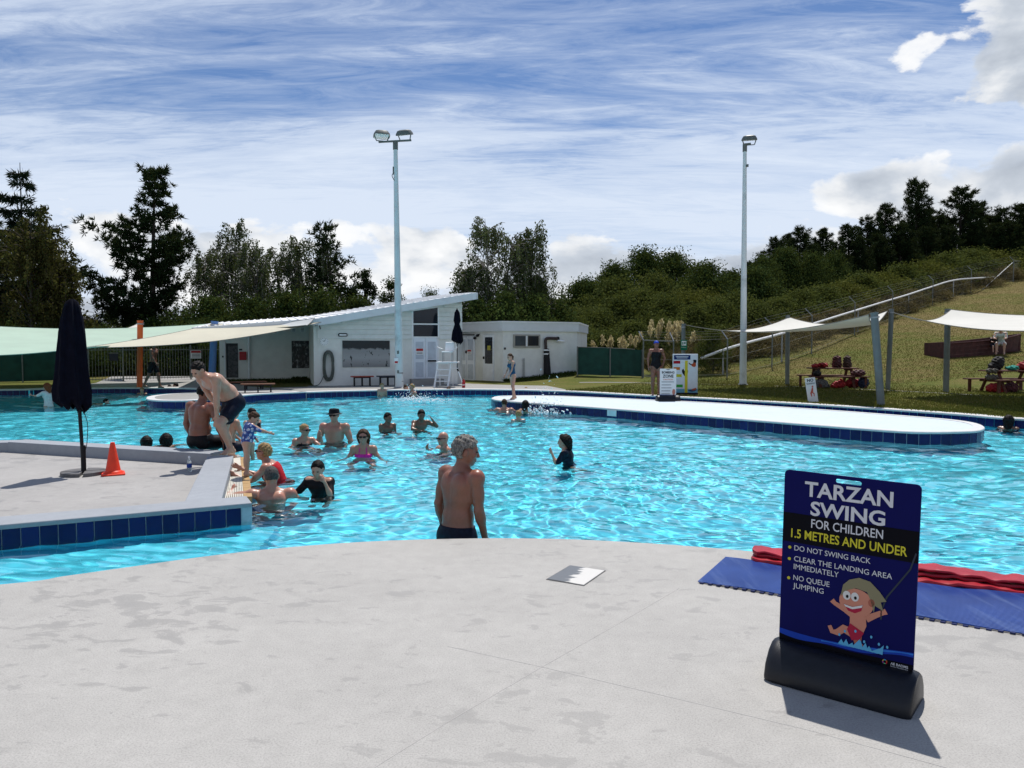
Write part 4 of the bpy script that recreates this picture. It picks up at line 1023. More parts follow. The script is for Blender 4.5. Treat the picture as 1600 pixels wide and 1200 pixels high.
def pine_parts(seed, h, rad, t0=0.15, whorl=0.62, nb=5, lift=0.45, tuft=0.42, dens=1.0, skew=None, bend=0.3, needles=13):
    rs = np.random.RandomState(seed); tr = MB(); Q = []
    ax = lambda t: np.array([bend * math.sin(t * 2.4 + seed), bend * math.sin(t * 1.7 + seed * 2), t * h])
    tr.tube([ax(t) for t in np.linspace(0, 0.985, 12)], [max(0.025, 0.021 * h * (1 - t) ** 0.9 + 0.01) for t in np.linspace(0, 0.985, 12)], 8)
    t = t0
    while t < 0.99:
        for k in range(nb):
            az = rs.uniform(0, 6.283); L = rad(t) * rs.uniform(0.55, 1.15) * (skew(az, t) if skew else 1.0)
            if L < 0.15: L = 0.15
            b = ax(t); d = np.array([math.cos(az), math.sin(az), 0.0]); n = max(3, int(L / 0.35))
            pts = []
            for i in range(n + 1):
                q = i / n; pts.append(b + d * L * q + np.array([0, 0, 1]) * (lift * L * (q ** 1.7) - 0.10 * L * math.sin(q * 3.14)) + rs.normal(size=3) * 0.04)
            tr.tube(pts, [max(0.012, 0.028 * (1 - i / n) * (0.5 + L / 3)) for i in range(n + 1)], 5, False)
            m = max(3, int(L * 6.5 * dens)); qs = 1 - rs.uniform(0, 0.78, m) ** 1.25
            base = np.array([pts[0] + (pts[-1] - pts[0]) * 0 + np.array(np.interp(q * n, np.arange(n + 1), [p[0] for p in pts])) * 0 for q in qs])
            base = np.stack([np.interp(qs * n, np.arange(n + 1), [p[j] for p in pts]) for j in range(3)], 1)
            base += rs.normal(size=base.shape) * np.array([0.13, 0.13, 0.10]) * (0.6 + 0.35 * L)
            axd = unit(np.tile(d * 0.6 + np.array([0, 0, 0.75]), (m, 1)) + rs.normal(size=(m, 3)) * 0.35)
            Q.append(tufts(rs, base, axd, needles, tuft, 0.055 + 0.012 * h / 10))
        t += whorl / h * rs.uniform(0.7, 1.3)
    tp = np.tile(ax(0.985), (7, 1)) + rs.normal(size=(7, 3)) * np.array([.10, .10, .22]); Q.append(tufts(rs, tp, np.tile([0, 0, 1.0], (7, 1)), needles, tuft, 0.06))
    return tr, leaves_mesh('crown', Q)
def spruce_parts(seed, h, r):
    rs = np.random.RandomState(seed); tr = MB(); Q = []
    tr.tube([(0, 0, t * h) for t in np.linspace(0, 1, 10)], [max(0.015, 0.02 * h * (1 - t)) for t in np.linspace(0, 1, 10)], 8)
    t = 0.06
    while t < 0.985:
        for k in range(7):
            az = rs.uniform(0, 6.283); L = r * (1 - t) ** 0.98 * rs.uniform(0.55, 1.18) + 0.10
            d = np.array([math.cos(az), math.sin(az), 0.0]); s_ = np.array([-d[1], d[0], 0]); n = 6
            pts = [np.array([0, 0, t * h]) + d * L * q + np.array([0, 0, 1]) * L * (-0.30 * q + 0.30 * q ** 3) for q in np.linspace(0, 1, n)]
            tr.tube(pts, [0.03 * (1 - i / n) + 0.008 for i in range(n)], 4, False)
            m = max(4, int(L * 9)); qs = rs.uniform(0.12, 1.0, m)
            base = np.stack([np.interp(qs * (n - 1), np.arange(n), [p[j] for p in pts]) for j in range(3)], 1)
            side = rs.uniform(-1, 1, m) * 0.42 * L * (1 - qs * 0.75)
            base += s_ * side[:, None]; base[:, 2] -= np.abs(side) * 0.25 + rs.uniform(0, 0.12, m)
            axd = unit(np.tile(d, (m, 1)) + s_ * np.sign(side)[:, None] * 0.55 + np.array([0, 0, -0.22]))
            Q.append(tufts(rs, base, axd, 7, 0.46, 0.07))
        t += (0.36 + 0.28 * t) / h * rs.uniform(0.7, 1.3)
    return tr, leaves_mesh('crown', Q)
def birch_parts(seed, h, r, strands=230, leaf=0.125, lean=0.05, per=24):
    rs = np.random.RandomState(seed); tr = MB(); C = []
    stems = 1 + (seed % 2)
    for s_ in range(stems):
        a0 = rs.uniform(0, 6.28); off = np.array([math.cos(a0), math.sin(a0), 0]) * (0.25 if stems > 1 else 0)
        ax = lambda t: off * (1 + 2.2 * t) + np.array([lean * h * t * t * math.cos(a0), lean * h * t * t * math.sin(a0), t * h * (1 - 0.1 * s_)])
        tr.tube([ax(t) for t in np.linspace(0, 1, 10)], [max(0.012, 0.0125 * h * (1 - t) ** 0.8 + 0.008) for t in np.linspace(0, 1, 10)], 7)
        for k in range(int(strands / stems / 5)):
            t = rs.uniform(0.22, 1.0) ** 0.8; az = rs.uniform(0, 6.283); b = ax(t)
            L = r * (0.35 + 0.95 * math.sin(min(1, (1.06 - t) * 1.25) * 1.57)) * rs.uniform(0.45, 1.1)
            d = np.array([math.cos(az), math.sin(az), 0]); up = rs.uniform(0.35, 0.95) * L
            pts = [b + d * L * q + np.array([0, 0, 1]) * up * math.sin(q * 1.9) for q in np.linspace(0, 1, 6)]
            tr.tube(pts, [0.024 * (1 - i / 6) + 0.005 for i in range(6)], 4, False)
            for j in range(5):
                q = rs.uniform(0.3, 1.0); st = np.array([np.interp(q * 5, np.arange(6), [p[a] for p in pts]) for a in range(3)])
                ln = rs.uniform(0.4, 1.7) * (0.5 + 0.5 * h / 9); m = int(per * (0.5 + ln / 1.6)); u = rs.uniform(0, 1, m)
                sway = rs.normal(size=3) * 0.10
                p = st + np.outer(u, np.array([sway[0] + d[0] * 0.15, sway[1] + d[1] * 0.15, -1]) * ln) + rs.normal(size=(m, 3)) * np.array([.085, .085, .05])
                C.append(p); tr.tube([st, st + np.array([sway[0] + d[0] * 0.15, sway[1] + d[1] * 0.15, -1]) * ln], 0.006, 3, False)
    C = np.concatenate(C); return tr, leaves_mesh('crown', rand_leaves(rs, C, leaf, 0.55, 0.62))
def broad_parts(seed, h, r, clumps=150, per=110, leaf=0.17, base=0.18, flat=1.0, top=1.0):
    rs = np.random.RandomState(seed); tr = MB(); C = []
    tr.tube([(0, 0, 0), (0.05 * h * rs.normal() * .4, 0.02 * h, 0.3 * h), (0.03 * h * rs.normal(), 0, 0.62 * h)], [0.028 * h, 0.02 * h, 0.008 * h], 8)
    for k in range(clumps):
        z = rs.uniform(0, 1); a = rs.uniform(0, 6.283); prof = math.sin(min(1, 0.12 + z * 0.95) * math.pi) ** 0.6 * (1.15 - 0.30 * z * top)
        rr = r * prof * rs.uniform(0.25, 1.0) ** 0.5 * (0.82 + 0.22 * math.sin(a * 3 + seed) + 0.14 * math.sin(a * 5 + z * 6 + seed * 2))
        c = np.array([rr * math.cos(a), rr * math.sin(a), h * (base + (0.97 - base) * z)])
        sz = r * rs.uniform(0.10, 0.24)
        C.append(c + np.clip(rs.normal(size=(int(per * 1.55 * rs.uniform(0.6, 1.3)), 3)), -1.9, 1.9) * sz * np.array([1, 1, 0.72 * flat]))
        if k % 4 == 0: tr.tube([(0, 0, c[2] * 0.55), tuple((c * 0.55 + np.array([0, 0, c[2] * 0.28]))), tuple(c)], [0.009 * h, 0.006 * h, 0.003 * h], 4, False)
    C = np.concatenate(C); C = C[C[:, 2] > 0.02]
    return tr, leaves_mesh('crown', rand_leaves(rs, C, leaf * 0.78, 0.2))

TREE_LIB = {}
def tree(name, label, parts, loc, leafm, bark=None, rz=0.0, sc=(1, 1, 1), group=None, cat='tree'):
    root = empty(name, loc, rz, label, cat, group); root.scale = sc
    tr, crown = parts
    if isinstance(tr, MB):
        me = bpy.data.meshes.new('trunk'); me.from_pydata(tr.v, [], tr.f); me.materials.append(bark or M_BARK); shade_auto(me, 60); tr = me; crown.materials.append(leafm)
    link('trunk', tr, None, root); link('crown', crown, None, root)
    return root, (tr, crown)
def spot(px, depth, sink=0.1):
    p = PD(px, 540, depth); return (p.x, depth, H(p.x, depth) - sink)
def hgt(px, depth, ptop):
    return PD(px, ptop, depth).z - H(PD(px, 540, depth).x, depth) + 0.1

# --- left: tall spruce, olive tree before it, the lone crooked pine
tree('spruce_tree', 'tallest dark spruce with drooping layered branches behind the green cloth fence', spruce_parts(3, hgt(42, 43, 254), 5.8), spot(40, 43), L_SPRUCE)
tree('spruce_tree', 'lower dark spruce half hidden beside the tallest spruce', spruce_parts(8, hgt(-25, 44, 285), 4.0), spot(-20, 45), L_SPRUCE)
tree('weeping_tree', 'olive-brown weeping tree in front of the tall spruce', birch_parts(4, hgt(48, 37, 345), 2.0, 300, 0.15, 0.02, 34), spot(50, 37), L_OLIVE)
tree('weeping_tree', 'lower olive-brown tree beside the closed umbrella top', birch_parts(6, hgt(90, 38, 420), 1.5, 200, 0.15, 0.02, 30), spot(92, 38), L_OLIVE)
def lone_rad(t): return 1.15 + 1.5 * max(0, 1 - t * 1.15) if t > 0.66 else 2.6
def lone_skew(a, t):
    left = math.cos(a - math.pi); k = 1.0
    if 0.50 < t < 0.64: k = 0.85 + 0.85 * max(0, left)
    elif 0.30 < t < 0.42: k = 0.75 + 0.95 * max(0, left)
    elif 0.42 <= t <= 0.50: k = 0.7
    elif t > 0.8: k = 0.75
    return k
tree('pine_tree', 'lone crooked pine with one-sided long branches, standing against the sky', pine_parts(11, hgt(243, 48, 266), lone_rad, 0.22, 0.48, 5, 0.35, 0.42, 1.7, lone_skew, 0.25, 14), spot(246, 48), L_PINE)
for i, (px, dp, pt, r, sd) in enumerate([(172, 60, 490, 1.6, 31), (205, 56, 500, 2.0, 32)]):
    tree('shrub', ['small dark tree in the gap between spruce and lone pine', 'low olive shrub under the lone pine'][i], broad_parts(sd, hgt(px, dp, pt), r, 60, 90, 0.16), spot(px, dp), [L_BROAD, L_OLIVE][i])

# --- birches and a dark pine behind the main building
for i, (px, dp, pt, r, sd) in enumerate([(330, 50, 392, 2.1, 21), (368, 52, 358, 2.2, 22), (400, 49, 392, 2.0, 24), (455, 51, 380, 2.0, 25), (488, 50, 378, 1.8, 27)]):
    tree('birch_tree', ['grey-green birch next to the lone pine', 'tallest birch of the row behind the building, with an upright top', 'rounded birch next to the tallest birch behind the building', 'loose birch behind the middle of the building roof', 'thin birch touching the dark pine behind the building'][i],
         birch_parts(sd, hgt(px, dp, pt), r, 330, 0.13, 0.03, 26), spot(px, dp), L_BIRCH, M_BIRCHBARK, group='birches behind the main building')
tree('pine_tree', 'dense dark pine rising between birches behind the building roof', pine_parts(14, hgt(517, 50, 353), lambda t: 1.65 * (1 - max(0, t - .5) * 1.25), 0.2, 0.50, 5, 0.5, 0.42, 1.15), spot(517, 50), L_PINE)
for i, (px, dp, pt, r, sd, m) in enumerate([(572, 52, 414, 0.9, 33, L_PINE), (548, 50, 452, 1.6, 34, L_BROAD), (612, 54, 436, 1.5, 35, L_BROAD), (672, 75, 452, 2.0, 36, L_BROAD)]):
    tree('small_tree', ['thin leaning dark tree next to the dense pine', 'rounded tree low behind the building roof', 'bushy tree behind the tall white lamp post', 'distant tree top peeping over the roof ridge'][i], broad_parts(sd, hgt(px, dp, pt), r, 55, 80, 0.17, 0.3 if i == 0 else 0.15), spot(px, dp), m)
lib = None
for i, (px, dp, pt, r, sd) in enumerate([(330, 45, 470, 2.6, 41), (395, 46, 468, 2.5, 42), (450, 46, 462, 2.5, 43), (505, 46, 458, 2.4, 44), (290, 44, 500, 2.2, 45), (560, 46, 470, 2.0, 46)]):
    tree('understory_tree', ['dark understory tree filling the gap below the birches', 'dark bush under the lone pine right side'][0], broad_parts(sd, hgt(px, dp, pt), r, 90, 90, 0.2, 0.05), spot(px, dp), L_BROAD, group='dark understory behind the building')
# --- the weeping birch clump behind the annex
for i, (px, dp, pt, r, sd) in enumerate([(772, 44, 346, 1.75, 51), (818, 45, 364, 1.6, 53), (735, 43, 425, 1.35, 52), (848, 44, 436, 0.9, 54)]):
    tree('birch_tree', ['tallest weeping birch behind the flat-roofed annex', 'second tallest weeping birch behind the annex', 'low weeping birch at the roof end of the main building', 'smallest weeping birch at the outer end of the annex clump'][i],
         birch_parts(sd, hgt(px, dp, pt), r, 360, 0.125, 0.03, 27), spot(px, dp), L_BIRCH, M_BIRCHBARK, group='weeping birches behind the annex')
for i, (px, dp, pt, r, sd) in enumerate([(745, 41, 466, 1.8, 56), (790, 41, 458, 1.9, 57), (835, 42, 466, 1.7, 58), (872, 44, 476, 1.8, 59)]):
    tree('understory_tree', 'dark leafy tree close behind the annex roof', broad_parts(sd, hgt(px, dp, pt), r, 80, 90, 0.18, 0.05), spot(px, dp), L_BROAD, group='dark trees behind the annex')

# --- right: broad trees in the middle distance
for i, (px, dp, pt, r, sd) in enumerate([(915, 62, 436, 2.5, 61), (960, 64, 418, 2.7, 62), (1005, 66, 396, 3.0, 63), (1050, 66, 396, 2.9, 64), (1100, 62, 418, 3.0, 65), (1140, 64, 430, 2.2, 66), (1180, 58, 424, 2.2, 67)]):
    tree('broad_tree', 'dark broad-leaved tree on the slope between annex and hill', broad_parts(sd, hgt(px, dp, pt), r, 150, 110, 0.22, 0.04), spot(px, dp), L_BROAD, group='broad trees on the slope')
# --- hilltop pines: four forms, copied
PV = [pine_parts(70 + i, 12.0, lambda t: 3.0 * (1 - t) ** 0.50 + 0.30, 0.06, 0.55, 6, 0.5, 0.55, 1.5, None, 0.25, 10) for i in range(3)]
first = {}
hp = [(1210, 72, 372, 0), (1250, 74, 356, 1), (1285, 78, 360, 2), (1322, 76, 352, 0), (1352, 80, 340, 1), (1382, 80, 322, 2), (1425, 84, 282, 0), (1460, 84, 338, 1), (1497, 84, 296, 2), (1520, 88, 318, 0), (1553, 84, 326, 1), (1585, 84, 322, 2), (1625, 86, 312, 0), (1665, 86, 300, 1), (1230, 80, 368, 2), (1440, 92, 330, 2), (1540, 92, 335, 1), (1600, 90, 330, 0), (1268, 70, 385, 2), (1305, 72, 378, 1), (1340, 74, 372, 0), (1372, 76, 366, 1), (1402, 78, 352, 2), (1442, 80, 356, 0), (1478, 80, 352, 1), (1512, 82, 350, 2), (1548, 82, 350, 0), (1576, 82, 345, 1), (1610, 83, 338, 2), (1640, 83, 330, 0), (1190, 74, 392, 1), (1170, 70, 410, 0)]
for px, dp, pt, v in hp:
    hh = hgt(px, dp, pt); s_ = hh / 12.0; lab = 'dark pine standing in the row along the hilltop'
    if px == 1425: lab = 'twin-spired pine towering above the hilltop row'
    w_ = s_ * rng.uniform(0.95, 1.25) if px != 1425 else s_ * 0.8
    _, PV[v] = tree('pine_tree', lab, PV[v], spot(px, dp), L_PINE, None, rng.uniform(0, 6.28), (w_, w_, s_), 'hilltop pines')
BV = [broad_parts(90 + i, 5.0, 2.6, 130, 110, 0.2, 0.02) for i in range(3)]
for px, dp, pt, v in [(1225, 66, 392, 0), (1265, 66, 400, 1), (1300, 68, 398, 2), (1190, 64, 405, 1), (1340, 72, 425, 0), (1385, 76, 415, 2), (1430, 78, 400, 1), (1480, 80, 398, 0), (1530, 80, 390, 2), (1580, 82, 380, 1), (1620, 82, 375, 0)]:
    hh = hgt(px, dp, pt); s_ = hh / 5.0
    _, BV[v] = tree('broad_tree', 'leafy tree below the hilltop pines', BV[v], spot(px, dp), L_BROAD, None, rng.uniform(0, 6.28), (s_ * .9, s_ * .9, s_), 'trees below the hilltop pines')

# --- brambles and bushes between the fence and the trees
UV = {k: broad_parts(110 + i, 2.2, 1.7, 70, 100, 0.13, 0.0, 0.9) for i, k in enumerate(('a', 'b', 'lime', 'dry'))}
UM = dict(a=L_BUSH, b=L_BUSH, lime=L_LIME, dry=L_DRYG)
ULAB = dict(a='green bramble bush on the slope behind the wire fence', b='green bramble bush on the slope behind the wire fence', lime='yellow-green bush on the slope behind the wire fence', dry='dry brown scrub on the slope along the wire fence')
def bush(px, dp, hh, wd, k):
    x, y, z = spot(px, dp, 0.05)
    _, UV[k] = tree('bush', ULAB[k], UV[k], (x, y, z), UM[k], None, rng.uniform(0, 6.28), (wd / 1.7, wd / 1.7, hh / 2.2), {'lime': 'yellow-green bushes', 'dry': 'dry scrub'}.get(k, 'bramble bushes'), 'bush')
for px, dp, hh, wd, k in [(905, 50, 3.2, 2.6, 'b'), (935, 48, 3.0, 2.4, 'a'), (965, 50, 3.4, 2.6, 'a'), (1000, 52, 3.4, 2.8, 'a'), (1035, 50, 3.0, 2.5, 'b'), (1070, 52, 3.3, 2.8, 'lime'), (1100, 54, 3.2, 2.6, 'lime'), (1020, 56, 4.2, 3.0, 'b'), (960, 56, 4.2, 3.0, 'a'), (1085, 47, 2.4, 2.2, 'a'), (1120, 48, 2.6, 2.3, 'b'), (1150, 50, 2.8, 2.4, 'a'), (915, 44, 2.2, 2.0, 'a'), (950, 43, 2.0, 2.0, 'b'), (990, 44, 2.2, 2.1, 'a'), (1040, 44, 2.0, 2.0, 'b'), (890, 46, 3.0, 2.2, 'b'),
                          (1180, 48, 2.3, 2.2, 'b'), (1215, 50, 2.3, 2.3, 'a'), (1250, 52, 2.6, 2.6, 'b'), (1285, 54, 2.6, 2.6, 'a'), (1315, 57, 2.8, 2.8, 'lime'), (1345, 60, 2.8, 2.8, 'a'), (1375, 63, 2.8, 2.9, 'lime'), (1405, 66, 2.9, 3.0, 'a'), (1440, 70, 3.0, 3.0, 'lime'), (1475, 73, 3.0, 3.2, 'a'), (1510, 76, 3.0, 3.2, 'b'), (1550, 78, 3.0, 3.3, 'lime'), (1590, 80, 3.0, 3.4, 'a'), (1630, 80, 3.0, 3.4, 'b'),
                          (1090, 40, 1.3, 1.3, 'dry'), (1120, 39, 1.5, 1.3, 'dry'), (1150, 40, 1.5, 1.4, 'dry'), (1180, 41, 1.5, 1.4, 'dry'), (1210, 42.5, 1.5, 1.5, 'dry'), (1240, 44.5, 1.5, 1.5, 'dry'), (1270, 47, 1.4, 1.6, 'dry'), (1300, 49.5, 1.4, 1.7, 'dry'), (1330, 52, 1.4, 1.7, 'dry'), (1360, 55, 1.4, 1.8, 'dry'), (1390, 58, 1.3, 1.8, 'dry'), (1420, 61, 1.3, 1.9, 'dry'), (1455, 64, 1.2, 1.9, 'dry'), (1490, 67.5, 1.2, 2.0, 'dry'), (1530, 71, 1.2, 2.0, 'dry'), (1570, 74, 1.2, 2.1, 'dry'),
                          (1115, 36.5, 2.0, 1.0, 'a')]:
    bush(px, dp, hh, wd, k)
# --- shrubs behind the left fence
SV = {k: broad_parts(130 + i, 2.6, 1.8, 80, 100, 0.14, 0.0) for i, k in enumerate(('a', 'b'))}
SV2 = dict(a=L_BROAD, b=L_BUSH)
for px, dp, hh, wd, k in [(10, 38, 2.6, 1.7, 'a'), (60, 38, 2.4, 1.7, 'b'), (105, 39, 2.6, 1.8, 'a'), (150, 41, 2.5, 1.8, 'a'), (190, 42, 2.3, 1.8, 'b'), (225, 42, 2.3, 1.8, 'a'), (262, 42, 2.3, 1.8, 'b'), (298, 42, 2.6, 1.9, 'a'), (332, 43, 2.8, 1.9, 'a'), (-40, 38, 2.8, 1.8, 'a'), (30, 42, 3.0, 2.0, 'a'), (130, 44, 3.0, 2.0, 'b'), (240, 46, 3.0, 2.0, 'a')]:
    x, y, z = spot(px, dp, 0.05)
    _, SV[k] = tree('shrub', {'a': 'dark shrub behind the barred pool fence', 'b': 'lighter green shrub behind the barred pool fence'}[k], SV[k], (x, y, z), SV2[k], None, rng.uniform(0, 6.28), (wd / 1.8, wd / 1.8, hh / 2.6), 'shrubs behind the barred pool fence' + (' (lighter)' if k == 'b' else ''), 'shrub')

# --- pampas grass: arching blades and cream plumes
M_PLUME = leaf_mat('pampas_plume', (0.55, 0.42, 0.22), (0.70, 0.57, 0.34), (0.85, 0.75, 0.52), 0.7, 3)
def pampas(px, dp, sd, n, hh, label):
    rs = np.random.RandomState(sd); x, y, z = spot(px, dp, 0.03); root = empty('pampas_grass', (x, y, z), 0, label, 'plant')
    C = []; D = []; L = []
    for i in range(420):
        a = rs.uniform(0, 6.28); t = rs.uniform(0.1, 0.8); l = rs.uniform(0.5, 1.1) * hh * 0.55
        C.append([math.cos(a) * t * 0.8, math.sin(a) * t * 0.8, l * 0.5]); D.append([math.cos(a) * t, math.sin(a) * t, 1.0 - t * 0.5]); L.append(l)
    C = np.array(C); D = unit(np.array(D)); W_ = unit(np.cross(D, rs.normal(size=D.shape)))
    link('blades', leaves_mesh('blades', quads(C, D, W_, np.array(L), 0.03)), L_DRYG, root)
    for i in range(n):
        a = rs.uniform(0, 6.28); t = rs.uniform(0.1, 0.7); b = Vector((math.cos(a) * t * 0.4, math.sin(a) * t * 0.4, 0)); tip = Vector((math.cos(a) * t * 1.5, math.sin(a) * t * 1.2, hh * rs.uniform(0.75, 1.05)))
        m = MB(); m.tube([b, (b + tip) / 2 + Vector((0, 0, .15)), tip], [0.012, 0.009, 0.006], 5); st = m.build('stem', L_DRYG, root)
        d = (tip - b).normalized(); k = 150; u = rs.uniform(-0.38, 0.12, k); rad = 0.075 * np.sin(np.clip((u + 0.40) / 0.54, 0, 1) * 3.1) + 0.01
        P_ = np.array(tip) + np.outer(u, np.array(d)) + rs.normal(size=(k, 3)) * rad[:, None] * 0.8
        D_ = unit(np.tile(np.array(d), (k, 1)) + rs.normal(size=(k, 3)) * 0.4); W2 = unit(np.cross(D_, rs.normal(size=D_.shape)))
        link('plume', leaves_mesh('plume', quads(P_, D_, W2, 0.13, 0.035)), M_PLUME, root)
pampas(950, 38.5, 5, 5, 2.05, 'pampas grass clump rising over the green screen fence')
pampas(985, 38.5, 6, 5, 1.95, 'short pampas clump near the end of the green screen fence')
pampas(1022, 37.5, 7, 7, 2.6, 'tall pampas clump behind the woman in the black swimsuit')
pampas(1060, 37.5, 8, 9, 2.3, 'pampas clump with thick cream plumes behind the tall photo board')
# ================================================================ PEOPLE: one smooth skin grown over a posed skeleton
def v3(*a): return np.array(a, float)
def nrmz(v): return np.asarray(v, float) / (np.linalg.norm(v) + 1e-12)
def rotm(ax, deg):
    return np.array(Matrix.Rotation(R(deg), 3, Vector(ax)))
def cone(a, b, ra, rb, k=0.03, op='add'): return dict(t='c', a=np.asarray(a, float), b=np.asarray(b, float), ra=ra, rb=rb, k=k, op=op)
def ell(c, r, M=None, k=0.03, op='add'): return dict(t='e', c=np.asarray(c, float), r=np.asarray(r, float), M=M, k=k, op=op)
def prim_d(p, X, infl):
    if p['t'] == 'c':
        ba = p['b'] - p['a']; L2 = float(ba @ ba) + 1e-12
        h = np.clip(((X - p['a']) @ ba) / L2, 0, 1)
        d = np.linalg.norm(X - p['a'] - h[..., None] * ba, axis=-1)
        return d - (p['ra'] + (p['rb'] - p['ra']) * h) - infl
    q = X - p['c']
    if p['M'] is not None: q = q @ p['M']            # columns of M are the local axes
    r = p['r'] + infl; k0 = np.linalg.norm(q / r, axis=-1); k1 = np.linalg.norm(q / (r * r), axis=-1) + 1e-9
    return k0 * (k0 - 1) / k1
def prim_box(p, pad):
    if p['t'] == 'c':
        r = max(p['ra'], p['rb']) + pad; return np.minimum(p['a'], p['b']) - r, np.maximum(p['a'], p['b']) + r
    r = p['r'].max() + pad; return p['c'] - r, p['c'] + r
def field(prims, h, infl=0.0, clips=(), wob=None):
    lo = np.min([prim_box(p, infl + 3 * h)[0] for p in prims if p['op'] == 'add'], 0); hi = np.max([prim_box(p, infl + 3 * h)[1] for p in prims if p['op'] == 'add'], 0)
    n = np.ceil((hi - lo) / h).astype(int) + 1
    F = np.full(n, 0.25)
    ax = [lo[i] + h * np.arange(n[i]) for i in range(3)]
    for p in prims:
        a, b = prim_box(p, infl + max(0.07, p['k'] + 2 * h))
        i0 = np.clip(np.floor((a - lo) / h).astype(int), 0, n); i1 = np.clip(np.ceil((b - lo) / h).astype(int) + 1, 0, n)
        if (i1 <= i0).any(): continue
        sl = tuple(slice(i0[i], i1[i]) for i in range(3))
        X = np.stack(np.meshgrid(*[ax[i][sl[i]] for i in range(3)], indexing='ij'), -1)
        d = prim_d(p, X, infl); f = F[sl]; k = p['k']
        if p['op'] == 'add':
            t = np.clip(0.5 + 0.5 * (f - d) / k, 0, 1); F[sl] = f * (1 - t) + d * t - k * t * (1 - t)
        else:
            t = np.clip(0.5 - 0.5 * (f + d) / k, 0, 1); F[sl] = f * (1 - t) - d * t + k * t * (1 - t)
    if clips or wob:
        X = np.stack(np.meshgrid(*ax, indexing='ij'), -1)
        if wob: F = F + wob(X)
        for pt, nn in clips: F = np.maximum(F, (X - np.asarray(pt)) @ nrmz(nn) + (0.006 * np.sin(X[..., 0] * 110 + 4 * np.sin(X[..., 2] * 40)) * np.sin(X[..., 1] * 90) if wob else 0))
    return F, lo
def surface(F, lo, h):
    """naive surface nets"""
    S = F < 0; nx, ny, nz = F.shape
    c = np.zeros((nx - 1, ny - 1, nz - 1), int); acc = np.zeros(c.shape + (3,)); cnt = np.zeros(c.shape)
    corners = [(i, j, k) for i in (0, 1) for j in (0, 1) for k in (0, 1)]
    for cc in corners: c += S[cc[0]:nx - 1 + cc[0], cc[1]:ny - 1 + cc[1], cc[2]:nz - 1 + cc[2]]
    act = (c > 0) & (c < 8); I = np.argwhere(act)
    if len(I) == 0: return np.zeros((0, 3)), np.zeros((0, 4), int)
    acc = np.zeros((len(I), 3)); cnt = np.zeros(len(I))
    for a in corners:
        for ax in range(3):
            if a[ax]: continue
            b = list(a); b[ax] = 1
            fa = F[I[:, 0] + a[0], I[:, 1] + a[1], I[:, 2] + a[2]]; fb = F[I[:, 0] + b[0], I[:, 1] + b[1], I[:, 2] + b[2]]
            m = (fa < 0) != (fb < 0); t = np.where(m, fa / np.where(m, fa - fb, 1), 0)
            p = np.tile(np.array(a, float), (len(I), 1)); p[:, ax] = t
            acc[m] += p[m]; cnt[m] += 1
    V = lo + h * (I + acc / cnt[:, None])
    idx = -np.ones(act.shape, int); idx[tuple(I.T)] = np.arange(len(I)); Q = []
    for ax in range(3):
        o1, o2 = (ax + 1) % 3, (ax + 2) % 3
        sl0 = [slice(None)] * 3; sl1 = [slice(None)] * 3; sl0[ax] = slice(0, -1); sl1[ax] = slice(1, None)
        a = S[tuple(sl0)]; b = S[tuple(sl1)]
        E = np.argwhere(a != b); 
        if len(E) == 0: continue
        ok = (E[:, o1] > 0) & (E[:, o2] > 0) & (E[:, o1] < F.shape[o1] - 1) & (E[:, o2] < F.shape[o2] - 1); E = E[ok]
        ins = a[tuple(E.T)]
        def at(d1, d2):
            e = E.copy(); e[:, o1] += d1; e[:, o2] += d2; return idx[tuple(e.T)]
        q = np.stack([at(-1, -1), at(0, -1), at(0, 0), at(-1, 0)], -1)
        q[~ins] = q[~ins][:, ::-1]; Q.append(q)
    Q = np.concatenate(Q); return V, Q[(Q >= 0).all(1)]
def skin_mesh(name, prims, h, m, parent=None, infl=0.0, clips=(), wob=None):
    F, lo = field(prims, h, infl, clips, wob); V, Q = surface(F, lo, h)
    me = bpy.data.meshes.new(name); me.vertices.add(len(V)); me.vertices.foreach_set('co', V.ravel())
    me.loops.add(Q.size); me.loops.foreach_set('vertex_index', Q.ravel().astype(np.int32))
    me.polygons.add(len(Q)); me.polygons.foreach_set('loop_start', np.arange(0, Q.size, 4, dtype=np.int32))
    me.update(); me.validate()
    return link(name, me, m, parent, smooth=True)

def skin_mat(name, base, flush):
    m, nt, b = node_mat(name)
    tc = nt.nodes.new('ShaderNodeTexCoord'); v = tc.outputs['Object']
    n = noise(nt, v, 4.5, 5, 0.6); n2 = noise(nt, v, 70, 3, 0.6)
    c = ramp(nt, n, [(0.32, tuple(x * 0.86 for x in base)), (0.52, base), (0.70, flush)])
    c = mixc(nt, 1.0, c, ramp(nt, n2, [(0.3, 0.93), (0.7, 1.06)]), 'MULTIPLY')
    nt.links.new(c, b.inputs['Base Color']); b.inputs['Roughness'].default_value = 0.36
    b.inputs['Subsurface Weight'].default_value = 0.12; b.inputs['Subsurface Radius'].default_value = (0.02, 0.008, 0.004); b.inputs['Subsurface Scale'].default_value = 0.5
    bn = nt.nodes.new('ShaderNodeBump'); bn.inputs['Strength'].default_value = 0.12; bn.inputs['Distance'].default_value = 0.004
    nt.links.new(n2, bn.inputs['Height']); nt.links.new(bn.outputs[0], b.inputs['Normal'])
    return m
SK = dict(tan=skin_mat('tanned_skin', (0.22, 0.090, 0.055), (0.27, 0.085, 0.055)), fair=skin_mat('fair_skin', (0.46, 0.27, 0.19), (0.48, 0.22, 0.16)), brown=skin_mat('brown_skin', (0.16, 0.075, 0.045), (0.18, 0.08, 0.05)), pink=skin_mat('sunburnt_skin', (0.42, 0.21, 0.145), (0.46, 0.17, 0.125)))
